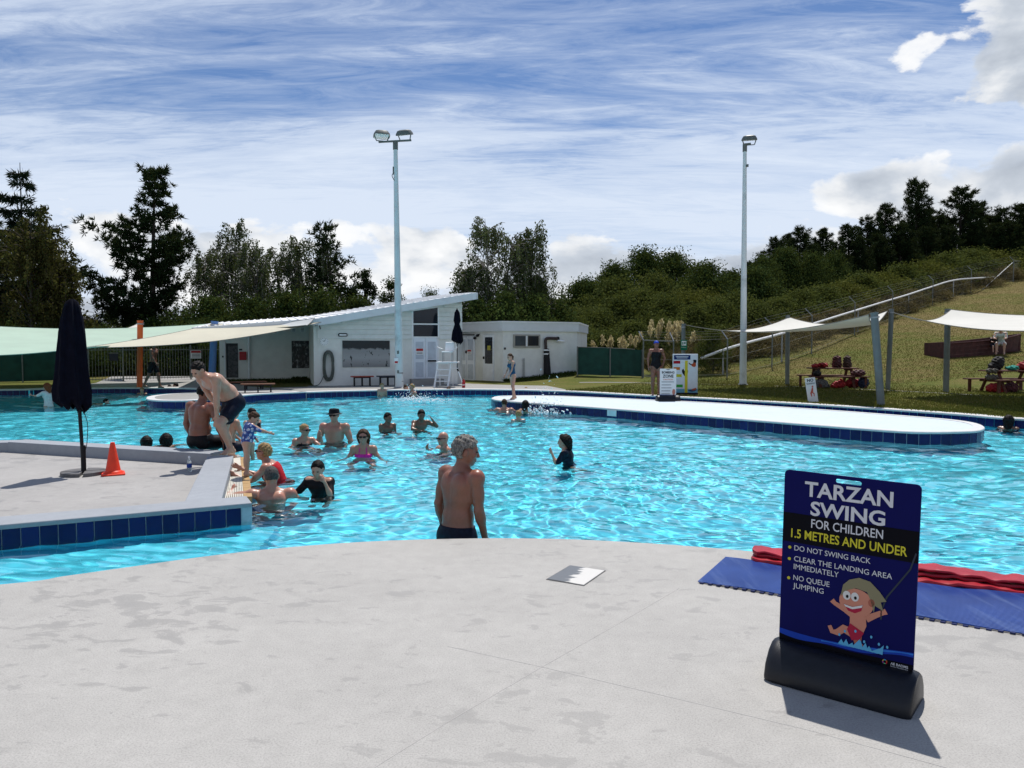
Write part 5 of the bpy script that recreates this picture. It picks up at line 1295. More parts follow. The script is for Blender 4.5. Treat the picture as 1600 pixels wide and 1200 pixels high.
def hair_mat(name, a, b_):
    m, nt, b = node_mat(name); tc = nt.nodes.new('ShaderNodeTexCoord')
    n = noise(nt, mapping(nt, tc.outputs['Object'], scale=(1, 1, 0.35)), 90, 4, 0.6, 0.8)
    nt.links.new(ramp(nt, n, [(0.35, a), (0.65, b_)]), b.inputs['Base Color']); b.inputs['Roughness'].default_value = 0.55; b.inputs['Specular IOR Level'].default_value = 0.12
    bn = nt.nodes.new('ShaderNodeBump'); bn.inputs['Strength'].default_value = 0.8; bn.inputs['Distance'].default_value = 0.008
    nt.links.new(n, bn.inputs['Height']); nt.links.new(bn.outputs[0], b.inputs['Normal']); return m
HR = dict(black=hair_mat('black_hair', (0.004, 0.0035, 0.003), (0.012, 0.009, 0.008)), brown=hair_mat('brown_hair', (0.03, 0.017, 0.01), (0.075, 0.04, 0.022)), grey=hair_mat('grey_hair', (0.035, 0.03, 0.028), (0.30, 0.28, 0.25)), dkgrey=hair_mat('cropped_grey_hair', (0.04, 0.036, 0.034), (0.10, 0.09, 0.085)), blonde=hair_mat('blonde_hair', (0.16, 0.09, 0.035), (0.42, 0.29, 0.14)), red=hair_mat('auburn_hair', (0.09, 0.022, 0.008), (0.20, 0.06, 0.022)))
M_NAVYSW = mat('navy_swim_cloth', (0.008, 0.010, 0.022), 0.55, 0.3, 30, spec=0.12)
M_BLACKSW = mat('black_swim_cloth', (0.009, 0.009, 0.011), 0.5, 0.3, 30, spec=0.12)
M_REDSW = mat('red_swim_cloth', (0.42, 0.012, 0.018), 0.5, 0.15, 30, spec=0.12)
M_PINKSW = mat('pink_swim_cloth', (0.62, 0.025, 0.26), 0.5, 0.15, 30, spec=0.12)
M_TEALSW = mat('teal_swim_cloth', (0.012, 0.07, 0.15), 0.5, 0.2, 30, spec=0.12)
M_BLUESW = mat('blue_swim_cloth', (0.02, 0.06, 0.42), 0.5, 0.2, 30, spec=0.12)
M_PALESH = mat('pale_shirt_cloth', (0.45, 0.52, 0.48), 0.8, 0.35, 14)
M_GREYSH = mat('white_rash_cloth', (0.55, 0.53, 0.50), 0.7, 0.15, 20)
M_GLASSES = mat('sunglass_black', (0.008, 0.008, 0.009), 0.12, 0.1, 10)
M_EYE = mat('eye_dark', (0.03, 0.02, 0.016), 0.2, 0.1, 10)
def print_mat():
    m, nt, b = node_mat('blue_floral_cloth'); tc = nt.nodes.new('ShaderNodeTexCoord')
    vo = nt.nodes.new('ShaderNodeTexVoronoi'); vo.inputs['Scale'].default_value = 21; nt.links.new(tc.outputs['Object'], vo.inputs['Vector'])
    n = noise(nt, tc.outputs['Object'], 30, 3)
    c = ramp(nt, vo.outputs['Distance'], [(0.18, (0.50, 0.30, 0.42)), (0.24, (0.55, 0.62, 0.72)), (0.36, (0.50, 0.60, 0.75)), (0.42, (0.02, 0.05, 0.26)), (0.8, (0.015, 0.035, 0.18))])
    c = mixc(nt, ramp(nt, n, [(0.5, 0.0), (0.62, 0.7)]), c, (0.05, 0.16, 0.45))
    nt.links.new(c, b.inputs['Base Color']); b.inputs['Roughness'].default_value = 0.6; return m
M_PRINT = print_mat()

def hand_prims(w, d, palm_n, thumb, s, curl=0.35, spread=0.10, side=1):
    """palm, four unequal curled fingers and a thumb from the side of the palm"""
    d = nrmz(d); n = nrmz(np.asarray(palm_n, float) - d * np.dot(palm_n, d)); x = nrmz(np.asarray(thumb, float)); x = nrmz(x - d * np.dot(x, d) - n * np.dot(x, n))
    out = [ell(w + d * 0.048 * s, v3(0.037, 0.014, 0.050) * s, np.stack([x, n, d], 1), 0.012)]
    for i, L in enumerate((0.072, 0.080, 0.074, 0.058)):
        off = (1.5 - i) * 0.0195
        b = w + d * 0.086 * s + x * off * s
        d1 = nrmz(d + x * spread * (1.5 - i) * 0.6 - (-n) * curl * 0.0 + n * curl * 0.6); m_ = b + d1 * L * 0.52 * s
        d2 = nrmz(d1 + n * curl * 1.3); e = m_ + d2 * L * 0.5 * s
        out += [cone(b, m_, 0.0098 * s, 0.0090 * s, 0.006), cone(m_, e, 0.0090 * s, 0.0075 * s, 0.006)]
    tb = w + d * 0.022 * s + x * 0.026 * s; t1 = tb + nrmz(d * 0.65 + x * 0.75 + n * 0.25) * 0.042 * s; t2 = t1 + nrmz(d * 0.95 + x * 0.3 + n * 0.3) * 0.034 * s
    out += [cone(tb, t1, 0.0135 * s, 0.0108 * s, 0.010), cone(t1, t2, 0.0105 * s, 0.0085 * s, 0.006)]
    return out

PEOPLE = []
DOWN = v3(0, 0, -1)
def make_person(label, yaw, height=1.75, lean=0, lean2=None, side=0, twist=0, hyaw=0, hpitch=0, armL=None, armR=None, legL=None, legR=None, build=1.0, belly=0.0, female=False, headk=1.0, skin='fair',
                hair='brown', hairstyle='short', wear=('trunks',), glasses=False, h=0.02, at=None, top_z=None, foot_z=None, hip_z=None, group=None, face=True, hands=True, hat=None, handL=None, handR=None, limit=None):
    s = height / 1.75
    sc = lambda *a: v3(*a) * s
    X, Y, Z = v3(1, 0, 0), v3(0, 1, 0), v3(0, 0, 1)
    lean2 = lean if lean2 is None else lean2
    T0 = rotm((0, 1, 0), side) @ rotm((1, 0, 0), -lean); T1 = rotm((0, 1, 0), side) @ rotm((1, 0, 0), -lean2) @ rotm((0, 0, 1), twist)
    u0, u1 = T0 @ Z, T1 @ Z; f1, r1 = T1 @ Y, T1 @ X; f0, r0 = T0 @ Y, T0 @ X
    pel = v3(0, 0, 0); wa = u0 * 0.17 * s; wm = wa + nrmz(u0 + u1) * 0.05 * s; rb = wm + u1 * 0.13 * s; ch = wm + u1 * 0.24 * s
    sw = (0.168 if female else 0.190) * build; shz = wm + u1 * 0.315 * s
    shL = shz - r1 * sw * s; shR = shz + r1 * sw * s; nb = wm + u1 * 0.35 * s
    b = build; bw = b * (0.92 if female else 1.0)
    tor = [ell(pel + u0 * 0.03 * s, sc(0.168 * b, 0.118 * b, 0.125), T0, 0.05),
           ell(wa + f0 * belly * 0.5 * s, sc(0.142 * bw, (0.105 + belly * 0.55) * b, 0.13), T0, 0.06),
           ell(rb, sc(0.158 * bw, 0.112 * b, 0.15), T1, 0.06),
           ell(ch, sc(0.172 * bw, 0.108 * b, 0.105), T1, 0.06)]
    if female: tor += [ell(ch + f1 * 0.085 * s - u1 * 0.05 * s + r1 * q * 0.075 * s, sc(0.062, 0.055, 0.062), T1, 0.03) for q in (-1, 1)]
    else: tor += [ell(ch + f1 * 0.062 * s - u1 * 0.01 * s + r1 * q * 0.082 * s, sc(0.082 * b, 0.045, 0.065), T1, 0.04) for q in (-1, 1)]
    tor += [ell(ch - f1 * 0.075 * s + r1 * q * 0.085 * s, sc(0.06, 0.038, 0.085), T1, 0.05) for q in (-1, 1)]
    # head
    HT = rotm((0, 0, 1), hyaw) @ rotm((1, 0, 0), -hpitch); hx, hy, hz = HT[:, 0], HT[:, 1], HT[:, 2]
    hk = s * headk
    hc = nb + nrmz(u1 + hz * 0.6) * 0.115 * s + hz * 0.055 * hk + hy * 0.018 * hk
    L = lambda x, y, z: hc + (hx * x + hy * y + hz * z) * hk
    head = [ell(L(0, -0.006, 0.012), v3(0.076, 0.097, 0.100) * hk, HT, 0.03), ell(L(0, 0.030, -0.055), v3(0.056, 0.060, 0.063) * hk, HT, 0.03),
            ell(L(0, 0.060, -0.098), v3(0.024, 0.022, 0.020) * hk, HT, 0.02)]
    if face:
        head += [ell(L(0, 0.080, 0.020), v3(0.052, 0.016, 0.011) * hk, HT, 0.012), cone(L(0, 0.090, 0.004), L(0, 0.105, -0.034), 0.008 * hk, 0.0140 * hk, 0.014),
                 ell(L(0, 0.086, -0.066), v3(0.025, 0.012, 0.0065) * hk, HT, 0.006), ell(L(0, 0.084, -0.078), v3(0.021, 0.012, 0.007) * hk, HT, 0.006),
                 ell(L(0.040, 0.066, -0.024), v3(0.022, 0.02, 0.018) * hk, HT, 0.02), ell(L(-0.040, 0.066, -0.024), v3(0.022, 0.02, 0.018) * hk, HT, 0.02)]
        head += [ell(L(q * 0.032, 0.100, 0.001), v3(0.015, 0.014, 0.010) * hk, HT, 0.012, 'sub') for q in (-1, 1)]
    for q in (-1, 1): head.append(ell(L(q * 0.080, -0.008, -0.012), v3(0.010, 0.022, 0.033) * hk, HT, 0.008))
    neck = [cone(nb - u1 * 0.03 * s, L(0, -0.012, -0.055), 0.060 * s * (0.85 if female else 1), 0.054 * s * (0.85 if female else 1) * min(headk, 1.1), 0.03)]
    neck += [cone(nb + u1 * 0.01 * s, sh - u1 * 0.005 * s, 0.042 * s, 0.040 * s, 0.05) for sh in (shL, shR)]
    # arms
    arms = []; ua = {}
    ak = b * (0.84 if female else 1.0)
    for sd, sh, spec, hspec in ((-1, shL, armL, handL), (1, shR, armR, handR)):
        d1, d2 = spec if spec else (v3(0.12 * sd, 0.02, -1), v3(0.06 * sd, 0.14, -1))
        d1, d2 = nrmz(d1), nrmz(d2)
        el_ = sh + d1 * 0.285 * s; wr = el_ + d2 * 0.250 * s
        ua[sd] = (sh, el_, wr)
        arms += [ell(sh + d1 * 0.015 * s, sc(0.060, 0.060, 0.062) * ak, None, 0.05), cone(sh, el_, 0.050 * s * ak, 0.039 * s * ak, 0.035), ell(sh + d1 * 0.15 * s, sc(0.049, 0.049, 0.085) * ak, np.stack(axes_for(d1), 1), 0.03),
                 cone(el_, wr, 0.039 * s * ak, 0.0255 * s * ak, 0.02), ell(el_ + d2 * 0.065 * s, sc(0.043, 0.043, 0.07) * ak, np.stack(axes_for(d2), 1), 0.02)]
        if hands:
            hd, pn, th = hspec if hspec else (d2, v3(-sd, 0, 0) * 1.0 + v3(0, -.3, 0), v3(0, 1, 0.2))
            arms += hand_prims(wr, hd, pn, th, s * (1.0 if headk < 1.15 else 0.95), side=sd)
        else: arms.append(cone(wr, wr + d2 * 0.12 * s, 0.027 * s, 0.02 * s, 0.02))
    # legs
    legs = []; th_ = []; lk = b ** 0.6 * (1.04 if female else 1.0); feet = []
    for sd, spec in ((-1, legL), (1, legR)):
        sp = spec if spec else (v3(0.05 * sd, 0.02, -1), v3(0.0, -0.03, -1)); d1, d2 = nrmz(sp[0]), nrmz(sp[1])
        fd_ = nrmz(sp[2]) if len(sp) > 2 else nrmz(v3(0.15 * sd, 1, 0))
        hp = pel + (T0 @ v3(sd * 0.090, 0, -0.02)) * s; kn = hp + d1 * 0.425 * s; an = kn + d2 * 0.405 * s
        th_.append((hp, kn, d1))
        legs += [cone(hp, kn, 0.088 * s * lk, 0.056 * s * lk, 0.05), cone(kn, an, 0.054 * s * lk, 0.037 * s * lk, 0.03)]
        cax = axes_for(d2); back = nrmz(np.cross(np.cross(d2, Y), d2)) if abs(d2[1]) < .95 else Z * -1
        legs.append(ell(kn + d2 * 0.12 * s - back * 0.018 * s, sc(0.052, 0.054, 0.105) * lk, np.stack(cax, 1), 0.03))
        hl = an + DOWN * 0.045 * s - fd_ * 0.035 * s
        legs += [cone(an, hl, 0.036 * s, 0.032 * s, 0.02), cone(hl, an + DOWN * 0.057 * s + fd_ * 0.105 * s, 0.033 * s, 0.026 * s, 0.03), cone(an + fd_ * 0.02 * s, an + DOWN * 0.060 * s + fd_ * 0.150 * s, 0.034 * s, 0.018 * s, 0.03)]
        for i in range(5) if h < 0.012 else ():
            sx = nrmz(np.cross(fd_, Z)) * sd; bp = an + DOWN * 0.062 * s + fd_ * (0.135 - 0.008 * i) * s + sx * (-0.034 + 0.017 * i) * s
            legs.append(cone(bp, bp + fd_ * (0.038 - 0.004 * i) * s + DOWN * 0.004 * s, 0.012 * s if i == 0 else 0.009 * s, 0.009 * s if i == 0 else 0.007 * s, 0.006))
        feet.append(an[2] - 0.085 * s)
    body = tor + neck + head + arms + legs
    if not female and h < 0.014: body.append(cone(wa - f1 * 0.125 * b * s, ch - f1 * 0.128 * b * s + u1 * 0.06 * s, 0.012 * s, 0.010 * s, 0.035, 'sub'))
    top = (hc + hz * 0.112 * hk)[2]
    if top_z is not None: z0 = top_z - max(top, (hc + hz * 0.112 * hk)[2])
    elif hip_z is not None: z0 = hip_z
    else: z0 = (foot_z or 0.0) - min(feet)
    pb = skin_mesh('person', body, h, SK[skin])
    tag(pb, label, 'person', group)
    pb.location = (at[0], at[1], z0); pb.rotation_euler = (0, 0, yaw)
    # clothing
    hc_ = max(h, 0.008)
    for w in wear:
        kind, mm = (w if isinstance(w, tuple) else (w, M_NAVYSW))
        if kind in ('trunks', 'shorts'):
            t = 0.55 if kind == 'trunks' else 0.78
            pr = [tor[0], tor[1]] + [cone(a, a + d * 0.425 * t * s, 0.100 * s * lk, 0.092 * s * lk, 0.04) for a, k_, d in th_]
            waist = pel + u0 * 0.10 * s
            skin_mesh('swim_shorts', pr, hc_, mm, pb, 0.010 * s, [(waist, u0)] + [(v3(0, 0, 0), v3(0, 0, 0.0))][:0])
        elif kind == 'briefs':
            skin_mesh('swim_briefs', [tor[0], tor[1]], hc_, mm, pb, 0.009 * s, [(pel + u0 * 0.09 * s, u0)])
        elif kind == 'suit':
            pr = list(tor)
            skin_mesh('swimsuit', pr, hc_, mm, pb, 0.008 * s, [(ch + u1 * 0.045 * s, nrmz(u1 + f1 * 0.15))])
            st = MB()
            for q in (-1, 1): st.tube([Vector(ch + f1 * 0.112 * s + r1 * q * 0.07 * s), Vector(shz + r1 * q * 0.085 * s + u1 * 0.055 * s), Vector(ch - f1 * 0.112 * s + r1 * q * 0.065 * s)], 0.012 * s, 6)
            st.build('strap', mm, pb, True)
        elif kind == 'bikini':
            skin_mesh('bikini_top', [tor[3]] + tor[4:6], hc_, mm, pb, 0.009 * s, [(ch + u1 * 0.0 * s, u1), (ch - u1 * 0.10 * s, -u1)])
            st = MB()
            for q in (-1, 1): st.tube([Vector(ch + f1 * 0.12 * s + r1 * q * 0.065 * s), Vector(nb + r1 * q * 0.05 * s + f1 * .03 * s + u1 * 0.02 * s), Vector(nb - f1 * 0.06 * s)], 0.009 * s, 6)
            st.build('strap', mm, pb, True)
        elif kind in ('shirt', 'longshirt'):
            pr = tor + [neck[1], neck[2]]
            for sd in (-1, 1):
                a, e, w_ = ua[sd]; pr += [ell(a, sc(0.06, 0.06, 0.06) * ak, None, 0.05), cone(a, a + (e - a) * 0.85, 0.056 * s * ak, 0.052 * s * ak, 0.035)]
                if kind == 'longshirt': pr.append(cone(e, e + (w_ - e) * 0.9, 0.042 * s * ak, 0.030 * s * ak, 0.02))
            skin_mesh('shirt', pr, hc_, mm, pb, 0.010 * s, [(nb + u1 * 0.02 * s, nrmz(u1 + f1 * 0.35)), (pel - u0 * 0.03 * s, -u0)])
    # hair, cut by the hairline
    if hairstyle and hairstyle != 'bald':
        thick = {'crop': 0.004, 'short': 0.012, 'wavy': 0.017, 'bob': 0.020, 'long': 0.018, 'bun': 0.008, 'pony': 0.009, 'helmet': 0.02}[hairstyle] * hk
        base_h = [ell(L(0, -0.010, 0.016), v3(0.078, 0.098, 0.100) * hk, HT, 0.02)]
        amp = {'wavy': 0.0055, 'short': 0.006, 'bob': 0.006, 'long': 0.006, 'bun': 0.003, 'pony': 0.003}.get(hairstyle, 0.002) * hk
        wob = lambda Xp: amp * (np.sin(Xp[..., 0] * 95 / hk * 1 + 3 * np.sin(Xp[..., 2] * 60)) * np.sin(Xp[..., 1] * 80 + 2 * np.sin(Xp[..., 0] * 50)) + 0.6 * np.sin(Xp[..., 2] * 130 + Xp[..., 1] * 90))
        clips = [(L(0, 0.045, 0.030), nrmz(hy * 0.80 - hz * 0.62))]
        low = {'crop': -0.055, 'short': -0.062, 'wavy': -0.075, 'bun': -0.06, 'pony': -0.06, 'helmet': -0.08}.get(hairstyle)
        if low is not None: clips.append((L(0, 0, low), -nrmz(hz + hy * 0.25)))
        if hairstyle in ('short', 'wavy', 'crop', 'bun', 'pony'):
            base_h += [ell(L(q * 0.092, 0.012, -0.030), v3(0.030, 0.036, 0.046) * hk, HT, 0.008, 'sub') for q in (-1, 1)]
        if hairstyle in ('bob', 'long'):
            base_h += [cone(L(0, -0.045, 0), L(0, -0.060, -0.10 if hairstyle == 'bob' else -0.14), 0.078 * hk, 0.068 * hk, 0.05)]
            base_h += [cone(L(q * 0.062, -0.02, 0), L(q * 0.068, -0.025, -0.10), 0.034 * hk, 0.022 * hk, 0.03) for q in (-1, 1)]
            if hairstyle == 'long': base_h.append(cone(L(0, -0.06, -0.12), nb - f1 * 0.10 * s - u1 * 0.16 * s, 0.062 * hk, 0.038 * s, 0.05))
        skin_mesh('hair', base_h, min(h, 0.014) if h < .012 else max(0.011, h * 0.75), HR[hair], pb, thick, clips, wob)
        if hairstyle == 'bun': skin_mesh('hair_bun', [ell(L(0, -0.105, 0.055), v3(0.034, 0.034, 0.034) * hk, None, 0.01)], max(0.008, h * .6), HR[hair], pb)
        if hairstyle == 'pony': skin_mesh('pony_tail', [cone(L(0, -0.09, 0.05), L(0, -0.13, -0.02), 0.022 * hk, 0.030 * hk, 0.02), cone(L(0, -0.13, -0.02), L(0, -0.12, -0.15), 0.030 * hk, 0.012 * hk, 0.02)], max(0.009, h * .7), HR[hair], pb)
    if hat == 'brim':
        mb = MB(); Mh = Matrix([[*hx], [*hy], [*hz]]).transposed().to_4x4(); Mh.translation = Vector(L(0, -0.006, 0.035)); base = len(mb.v)
        mb.lathe([(0.142 * hk, -0.018 * hk), (0.146 * hk, -0.012 * hk), (0.100 * hk, 0.006 * hk), (0.096 * hk, 0.050 * hk), (0.080 * hk, 0.082 * hk), (0.03 * hk, 0.092 * hk)], 22)
        mb.v = [tuple(Mh @ Vector(p)) for p in mb.v]; mb.build('sun_hat', M_BLACKSW, pb, True)
    if hat in ('cap', 'swimcap'):
        mm = M_BLUESW if hat == 'swimcap' else M_NAVYSW
        skin_mesh('cap', [ell(L(0, -0.004, 0.018), v3(0.080, 0.100, 0.100) * hk, HT, 0.02)] + ([cone(L(0, 0.09, 0.04), L(0, 0.155, 0.030), 0.006 * hk, 0.005 * hk, 0.01), cone(L(-0.05, 0.085, 0.04), L(-0.04, 0.145, 0.030), 0.006 * hk, 0.005 * hk, 0.05), cone(L(0.05, 0.085, 0.04), L(0.04, 0.145, 0.030), 0.006 * hk, 0.005 * hk, 0.05)] if hat == 'cap' else []), max(0.009, h * .7), mm, pb, 0.008 * hk, [(L(0, 0, 0.030), -nrmz(hz - hy * 0.12))])
    if glasses:
        mb = MB(); Mh = Matrix([[*hx], [*hy], [*hz]]).transposed().to_4x4(); Mh.translation = Vector(hc)
        for q in (-1, 1):
            mb.lathe([(0.001, -0.004), (0.026 * hk, -0.003), (0.027 * hk, 0.003), (0.001, 0.005)], 14)
            n0 = len(mb.v) - 56
            for i in range(n0, len(mb.v)):
                x, y, z = mb.v[i]; mb.v[i] = (q * 0.033 * hk + x * 1.12, 0.107 * hk + z - 0.01 * abs(q * .5), y * 0.72 + 0.002 * hk)
            mb.bar((q * 0.060 * hk, 0.100 * hk, 0.006 * hk), (q * 0.085 * hk, -0.015 * hk, 0.008 * hk), 0.006 * hk, 0.010 * hk)
        mb.bar((-0.012 * hk, 0.112 * hk, 0.008 * hk), (0.012 * hk, 0.112 * hk, 0.008 * hk), 0.006 * hk)
        mb.v = [tuple(Mh @ Vector(p)) for p in mb.v]; mb.build('sunglasses', M_GLASSES, pb, True)
    elif face and h < 0.016:
        for q in (-1, 1):
            mb = MB(); c = L(q * 0.032, 0.0885, 0.001); mb.lathe([(0.001, -0.008 * hk), (0.0105 * hk, -0.004 * hk), (0.012 * hk, 0), (0.0105 * hk, 0.004 * hk), (0.001, 0.008 * hk)], 10, tuple(c)); mb.build('eye', M_EYE, pb, True)
    receiver(pb)
    PEOPLE.append(pb); return pb
def axes_for(d):
    d = nrmz(d); u = v3(0, 0, 1) if abs(d[2]) < .9 else v3(1, 0, 0); x = nrmz(np.cross(u, d)); return [x, np.cross(d, x), d]
# folded legs of people crouching or kneeling in the water
CROUCH = dict(legL=(v3(-.25, .9, -.25), v3(0, -.35, -.9)), legR=(v3(.25, .9, -.25), v3(0, -.35, -.9)))
KNEEL = dict(legL=(v3(-.1, .25, -1), v3(0, -1, -.2)), legR=(v3(.1, .25, -1), v3(0, -1, -.2)))
def face_to(dx, dy): return math.atan2(dy, dx) - math.pi / 2        # yaw whose forward (+y) points along (dx, dy)
def wade(label, px, pyw, pytop, dirv, **k):
    """someone in the water: waterline pixel and head-top pixel give place and height"""
    p = P(px, pyw, WATER_Z); t = PD(px, pytop, p.y)
    return make_person(label, face_to(*dirv), at=(p.x, p.y), top_z=t.z, **k)
SWIM = 'bathers in the pool'
V = v3
# --- the grey-haired man at the near edge
wade('shirtless grey-haired man standing in the water close to the near deck edge, back turned', 714, 858, 684, (0.66, 0.75), height=1.80, lean=2, lean2=8, twist=-4, hyaw=-40, hpitch=8, headk=1.06, skin='tan', hair='grey', hairstyle='wavy', wear=(('trunks', M_NAVYSW),), build=1.06, belly=0.02, h=0.0065,
     armL=(V(-.16, -.16, -1), V(.02, .22, -1)), armR=(V(.06, .02, -1), V(.0, .30, -1)))
# --- the man bending on the island kerb
fp = P(357, 709)
make_person('shirtless man in navy shorts bending forward on the island kerb, hand on knee', face_to(-0.62, -0.78), 1.80, lean=30, lean2=58, hyaw=14, hpitch=36, skin='fair', hair='black', hairstyle='short', wear=(('trunks', M_NAVYSW),), build=1.08, belly=0.05, h=0.009,
     at=(fp.x + 0.03, fp.y + 0.16), hip_z=0.76, legL=(V(-.10, .75, -.66), V(.02, -.45, -.9)), legR=(V(.28, .10, -.97), V(.10, -.35, -.93)),
     armL=(V(.08, -.05, -1), V(.2, -.10, -1)), armR=(V(.15, -.5, -.8), V(-.25, -.50, -.8)))
# --- the man sitting on the island edge
sp = P(312, 700.5)
make_person('tanned broad-backed man sitting on the island edge in dark shorts', face_to(0.42, 0.90), 1.80, lean=-4, lean2=10, hyaw=-28, hpitch=12, skin='tan', hair='black', hairstyle='short', wear=(('trunks', M_BLACKSW),), build=1.16, belly=0.06, h=0.011,
     at=(sp.x, sp.y), hip_z=0.115, legL=(V(-.16, 1, -.06), V(0, .15, -1)), legR=(V(.16, 1, -.06), V(0, .15, -1)), armL=(V(-.30, -.05, -1), V(.1, .3, -1)), armR=(V(.38, .05, -1), V(.12, .25, -1)))
cp = P(338, 703)
make_person('child in dark shorts sitting on the island corner beside the bending man', face_to(0.7, 0.7), 1.30, lean=0, lean2=12, hyaw=10, skin='fair', hair='brown', hairstyle='short', headk=1.22, wear=(('trunks', M_NAVYSW),), h=0.014,
     at=(cp.x + 0.12, cp.y + 0.22), hip_z=0.02, legL=(V(-.12, 1, .1), V(0, .1, -1)), legR=(V(.12, 1, .1), V(0, .1, -1)), armL=(V(-.2, .3, -1), V(.1, .7, -.6)), armR=(V(.2, .3, -1), V(-.1, .7, -.6)))
# --- toddler on the grated ledge
tp = P(386, 746, GR_Z)
make_person('toddler in a blue floral swimsuit standing on the grated ledge', face_to(0.80, 0.42), 0.80, lean=6, lean2=16, hyaw=-30, hpitch=28, skin='fair', hair='brown', hairstyle='short', headk=1.55, build=1.12, belly=0.05, wear=(('longshirt', M_PRINT), ('briefs', M_PRINT)), h=0.0085,
     at=(tp.x, tp.y), foot_z=GR_Z + 0.02, armL=(V(-.5, .1, -.8), V(0, .5, -.6)), armR=(V(.25, .9, -.5), V(.1, .9, -.3)))
# --- in the water, near the island
wade('blonde woman in a red swimsuit and sunglasses holding out her arms to the toddler', 447, 748, 693, (-0.95, -0.10), height=1.66, lean=22, lean2=30, hyaw=-12, hpitch=-6, female=True, build=1.12, skin='pink', hair='blonde', hairstyle='wavy', wear=(('suit', M_REDSW),), glasses=True, h=0.010,
     armL=(V(-.22, .65, -.7), V(.15, .85, .42)), armR=(V(.22, .65, -.65), V(-.1, .85, .45)), **CROUCH)
wade('dark grey cropped man in the water leaning an arm on the tan ledge', 424, 781, 731, (-0.25, 0.97), height=1.78, lean=6, lean2=10, hyaw=8, skin='pink', hair='dkgrey', hairstyle='crop', wear=(('trunks', M_NAVYSW),), build=1.08, h=0.010,
     armL=(V(-.95, .10, -.10), V(.1, 1, .12)), armR=(V(.55, .3, -.8), V(.0, .8, -.4)), **CROUCH)
wade('boy in a black swim shirt wiping his face with one hand', 503, 768, 719, (-0.25, -0.95), height=1.30, headk=1.2, lean=6, lean2=10, hpitch=16, hyaw=10, skin='fair', hair='black', hairstyle='short', wear=(('shirt', M_BLACKSW), ('trunks', M_BLACKSW)), h=0.011,
     armL=(V(-.30, .5, -.6), V(.30, .25, 1)), armR=(V(.6, .3, -.7), V(.3, .7, -.4)), **KNEEL)
wade('pale woman with a dark hair bun standing in the water, face turned to the island', 396, 671, 638, (-0.75, 0.55), height=1.66, lean=4, hyaw=10, female=True, skin='fair', hair='black', hairstyle='bun', wear=(('suit', M_NAVYSW),), h=0.014, **CROUCH)
wade('woman with a light hair bun and sunglasses raising her open hand', 472, 694, 662, (0.55, -0.75), height=1.64, lean=10, hyaw=20, female=True, skin='pink', hair='blonde', hairstyle='bun', wear=(('suit', M_BLACKSW),), glasses=True, h=0.013, armL=(V(-.4, .6, -.5), V(.2, .3, 1)), armR=(V(.5, .3, -.8), V(0, .8, -.2)), **CROUCH)
wade('shirtless man in a dark brimmed sun hat and sunglasses, chest above water', 523, 689, 639, (-0.1, -1), height=1.80, lean=0, skin='pink', hair='brown', hairstyle='crop', wear=(('trunks', M_NAVYSW),), glasses=True, hat='brim', build=1.12, belly=0.04, h=0.012, armL=(V(-.35, .05, -1), V(.1, .3, -1)), armR=(V(.35, .05, -1), V(-.1, .3, -1)), **KNEEL)
wade('long-haired woman in a pink bikini top and sunglasses facing the near deck', 569, 713, 671, (0.05, -1), height=1.66, lean=6, female=True, skin='pink', hair='brown', hairstyle='long', wear=(('bikini', M_PINKSW),), glasses=True, h=0.011, armL=(V(-.45, .15, -1), V(-.4, .7, -.5)), armR=(V(.45, .15, -1), V(.5, .6, -.4)), **CROUCH)
wade('bald man with sunglasses in the water holding a hand to his mouth', 704, 700, 674, (-0.75, -0.55), height=1.78, lean=12, hyaw=4, skin='pink', hair='brown', hairstyle='bald', wear=(('trunks', M_NAVYSW),), glasses=True, h=0.012, armL=(V(-.4, .2, -.9), V(.2, .8, -.3)), armR=(V(.15, .55, -.75), V(-.40, .42, 1)), **CROUCH)
wade('dark-haired boy chest-deep in water with his arms lowered, looking sideways', 604, 672, 645, (0.55, -0.8), height=1.35, headk=1.18, lean=6, hyaw=15, skin='brown', hair='black', hairstyle='short', h=0.014, **CROUCH)
wade('dark-haired boy rubbing his ear with a raised arm', 655, 671, 640, (0.45, -0.9), height=1.40, headk=1.16, lean=14, hpitch=14, hyaw=-10, skin='brown', hair='black', hairstyle='short', h=0.013, armL=(V(-.62, .5, -.35), V(.62, .0, .9)), armR=(V(.4, .7, -.5), V(-.8, .4, -.2)), **CROUCH)
wade('dark-haired child in a navy swim shirt, hand at the mouth, alone in open water', 891, 722, 680, (-0.8, 0.2), height=1.30, headk=1.2, lean=10, hyaw=10, skin='fair', hair='black', hairstyle='bob', wear=(('shirt', M_NAVYSW), ('trunks', M_BLACKSW)), h=0.012, armL=(V(-.2, .5, -.8), V(.2, .45, .9)), armR=(V(.5, .2, -.9), V(.2, .7, -.5)), **KNEEL)
# --- heads behind the island's far kerb
wade('dark wet head of a bather behind the island kerb, smaller of the two', 229, 697, 682, (-0.3, 0.9), height=1.5, skin='fair', hair='black', hairstyle='bob', h=0.015, **CROUCH)
wade('dark-haired bather resting bare shoulders behind the island kerb', 262, 698, 680, (-0.5, 0.85), height=1.7, lean=20, skin='pink', hair='black', hairstyle='bob', h=0.015, armR=(V(.9, .1, -.2), V(.4, .7, 0)), **CROUCH)
wade('dark-haired swimmer low in the water in front of the peninsula', 289, 641, 626, (0.8, -0.3), height=1.6, lean=30, skin='fair', hair='black', hairstyle='short', wear=(('shirt', M_BLACKSW),), h=0.018, **CROUCH)
wade('red-haired girl in a white top with blue shorts wading near the green cloth fence', 76, 635, 599, (-0.9, 0.3), height=1.42, headk=1.1, lean=4, female=True, skin='fair', hair='red', hairstyle='long', wear=(('shirt', M_GREYSH), ('briefs', M_BLUESW)), h=0.016, armL=(V(-.2, .8, -.4), V(0, .9, .1)))
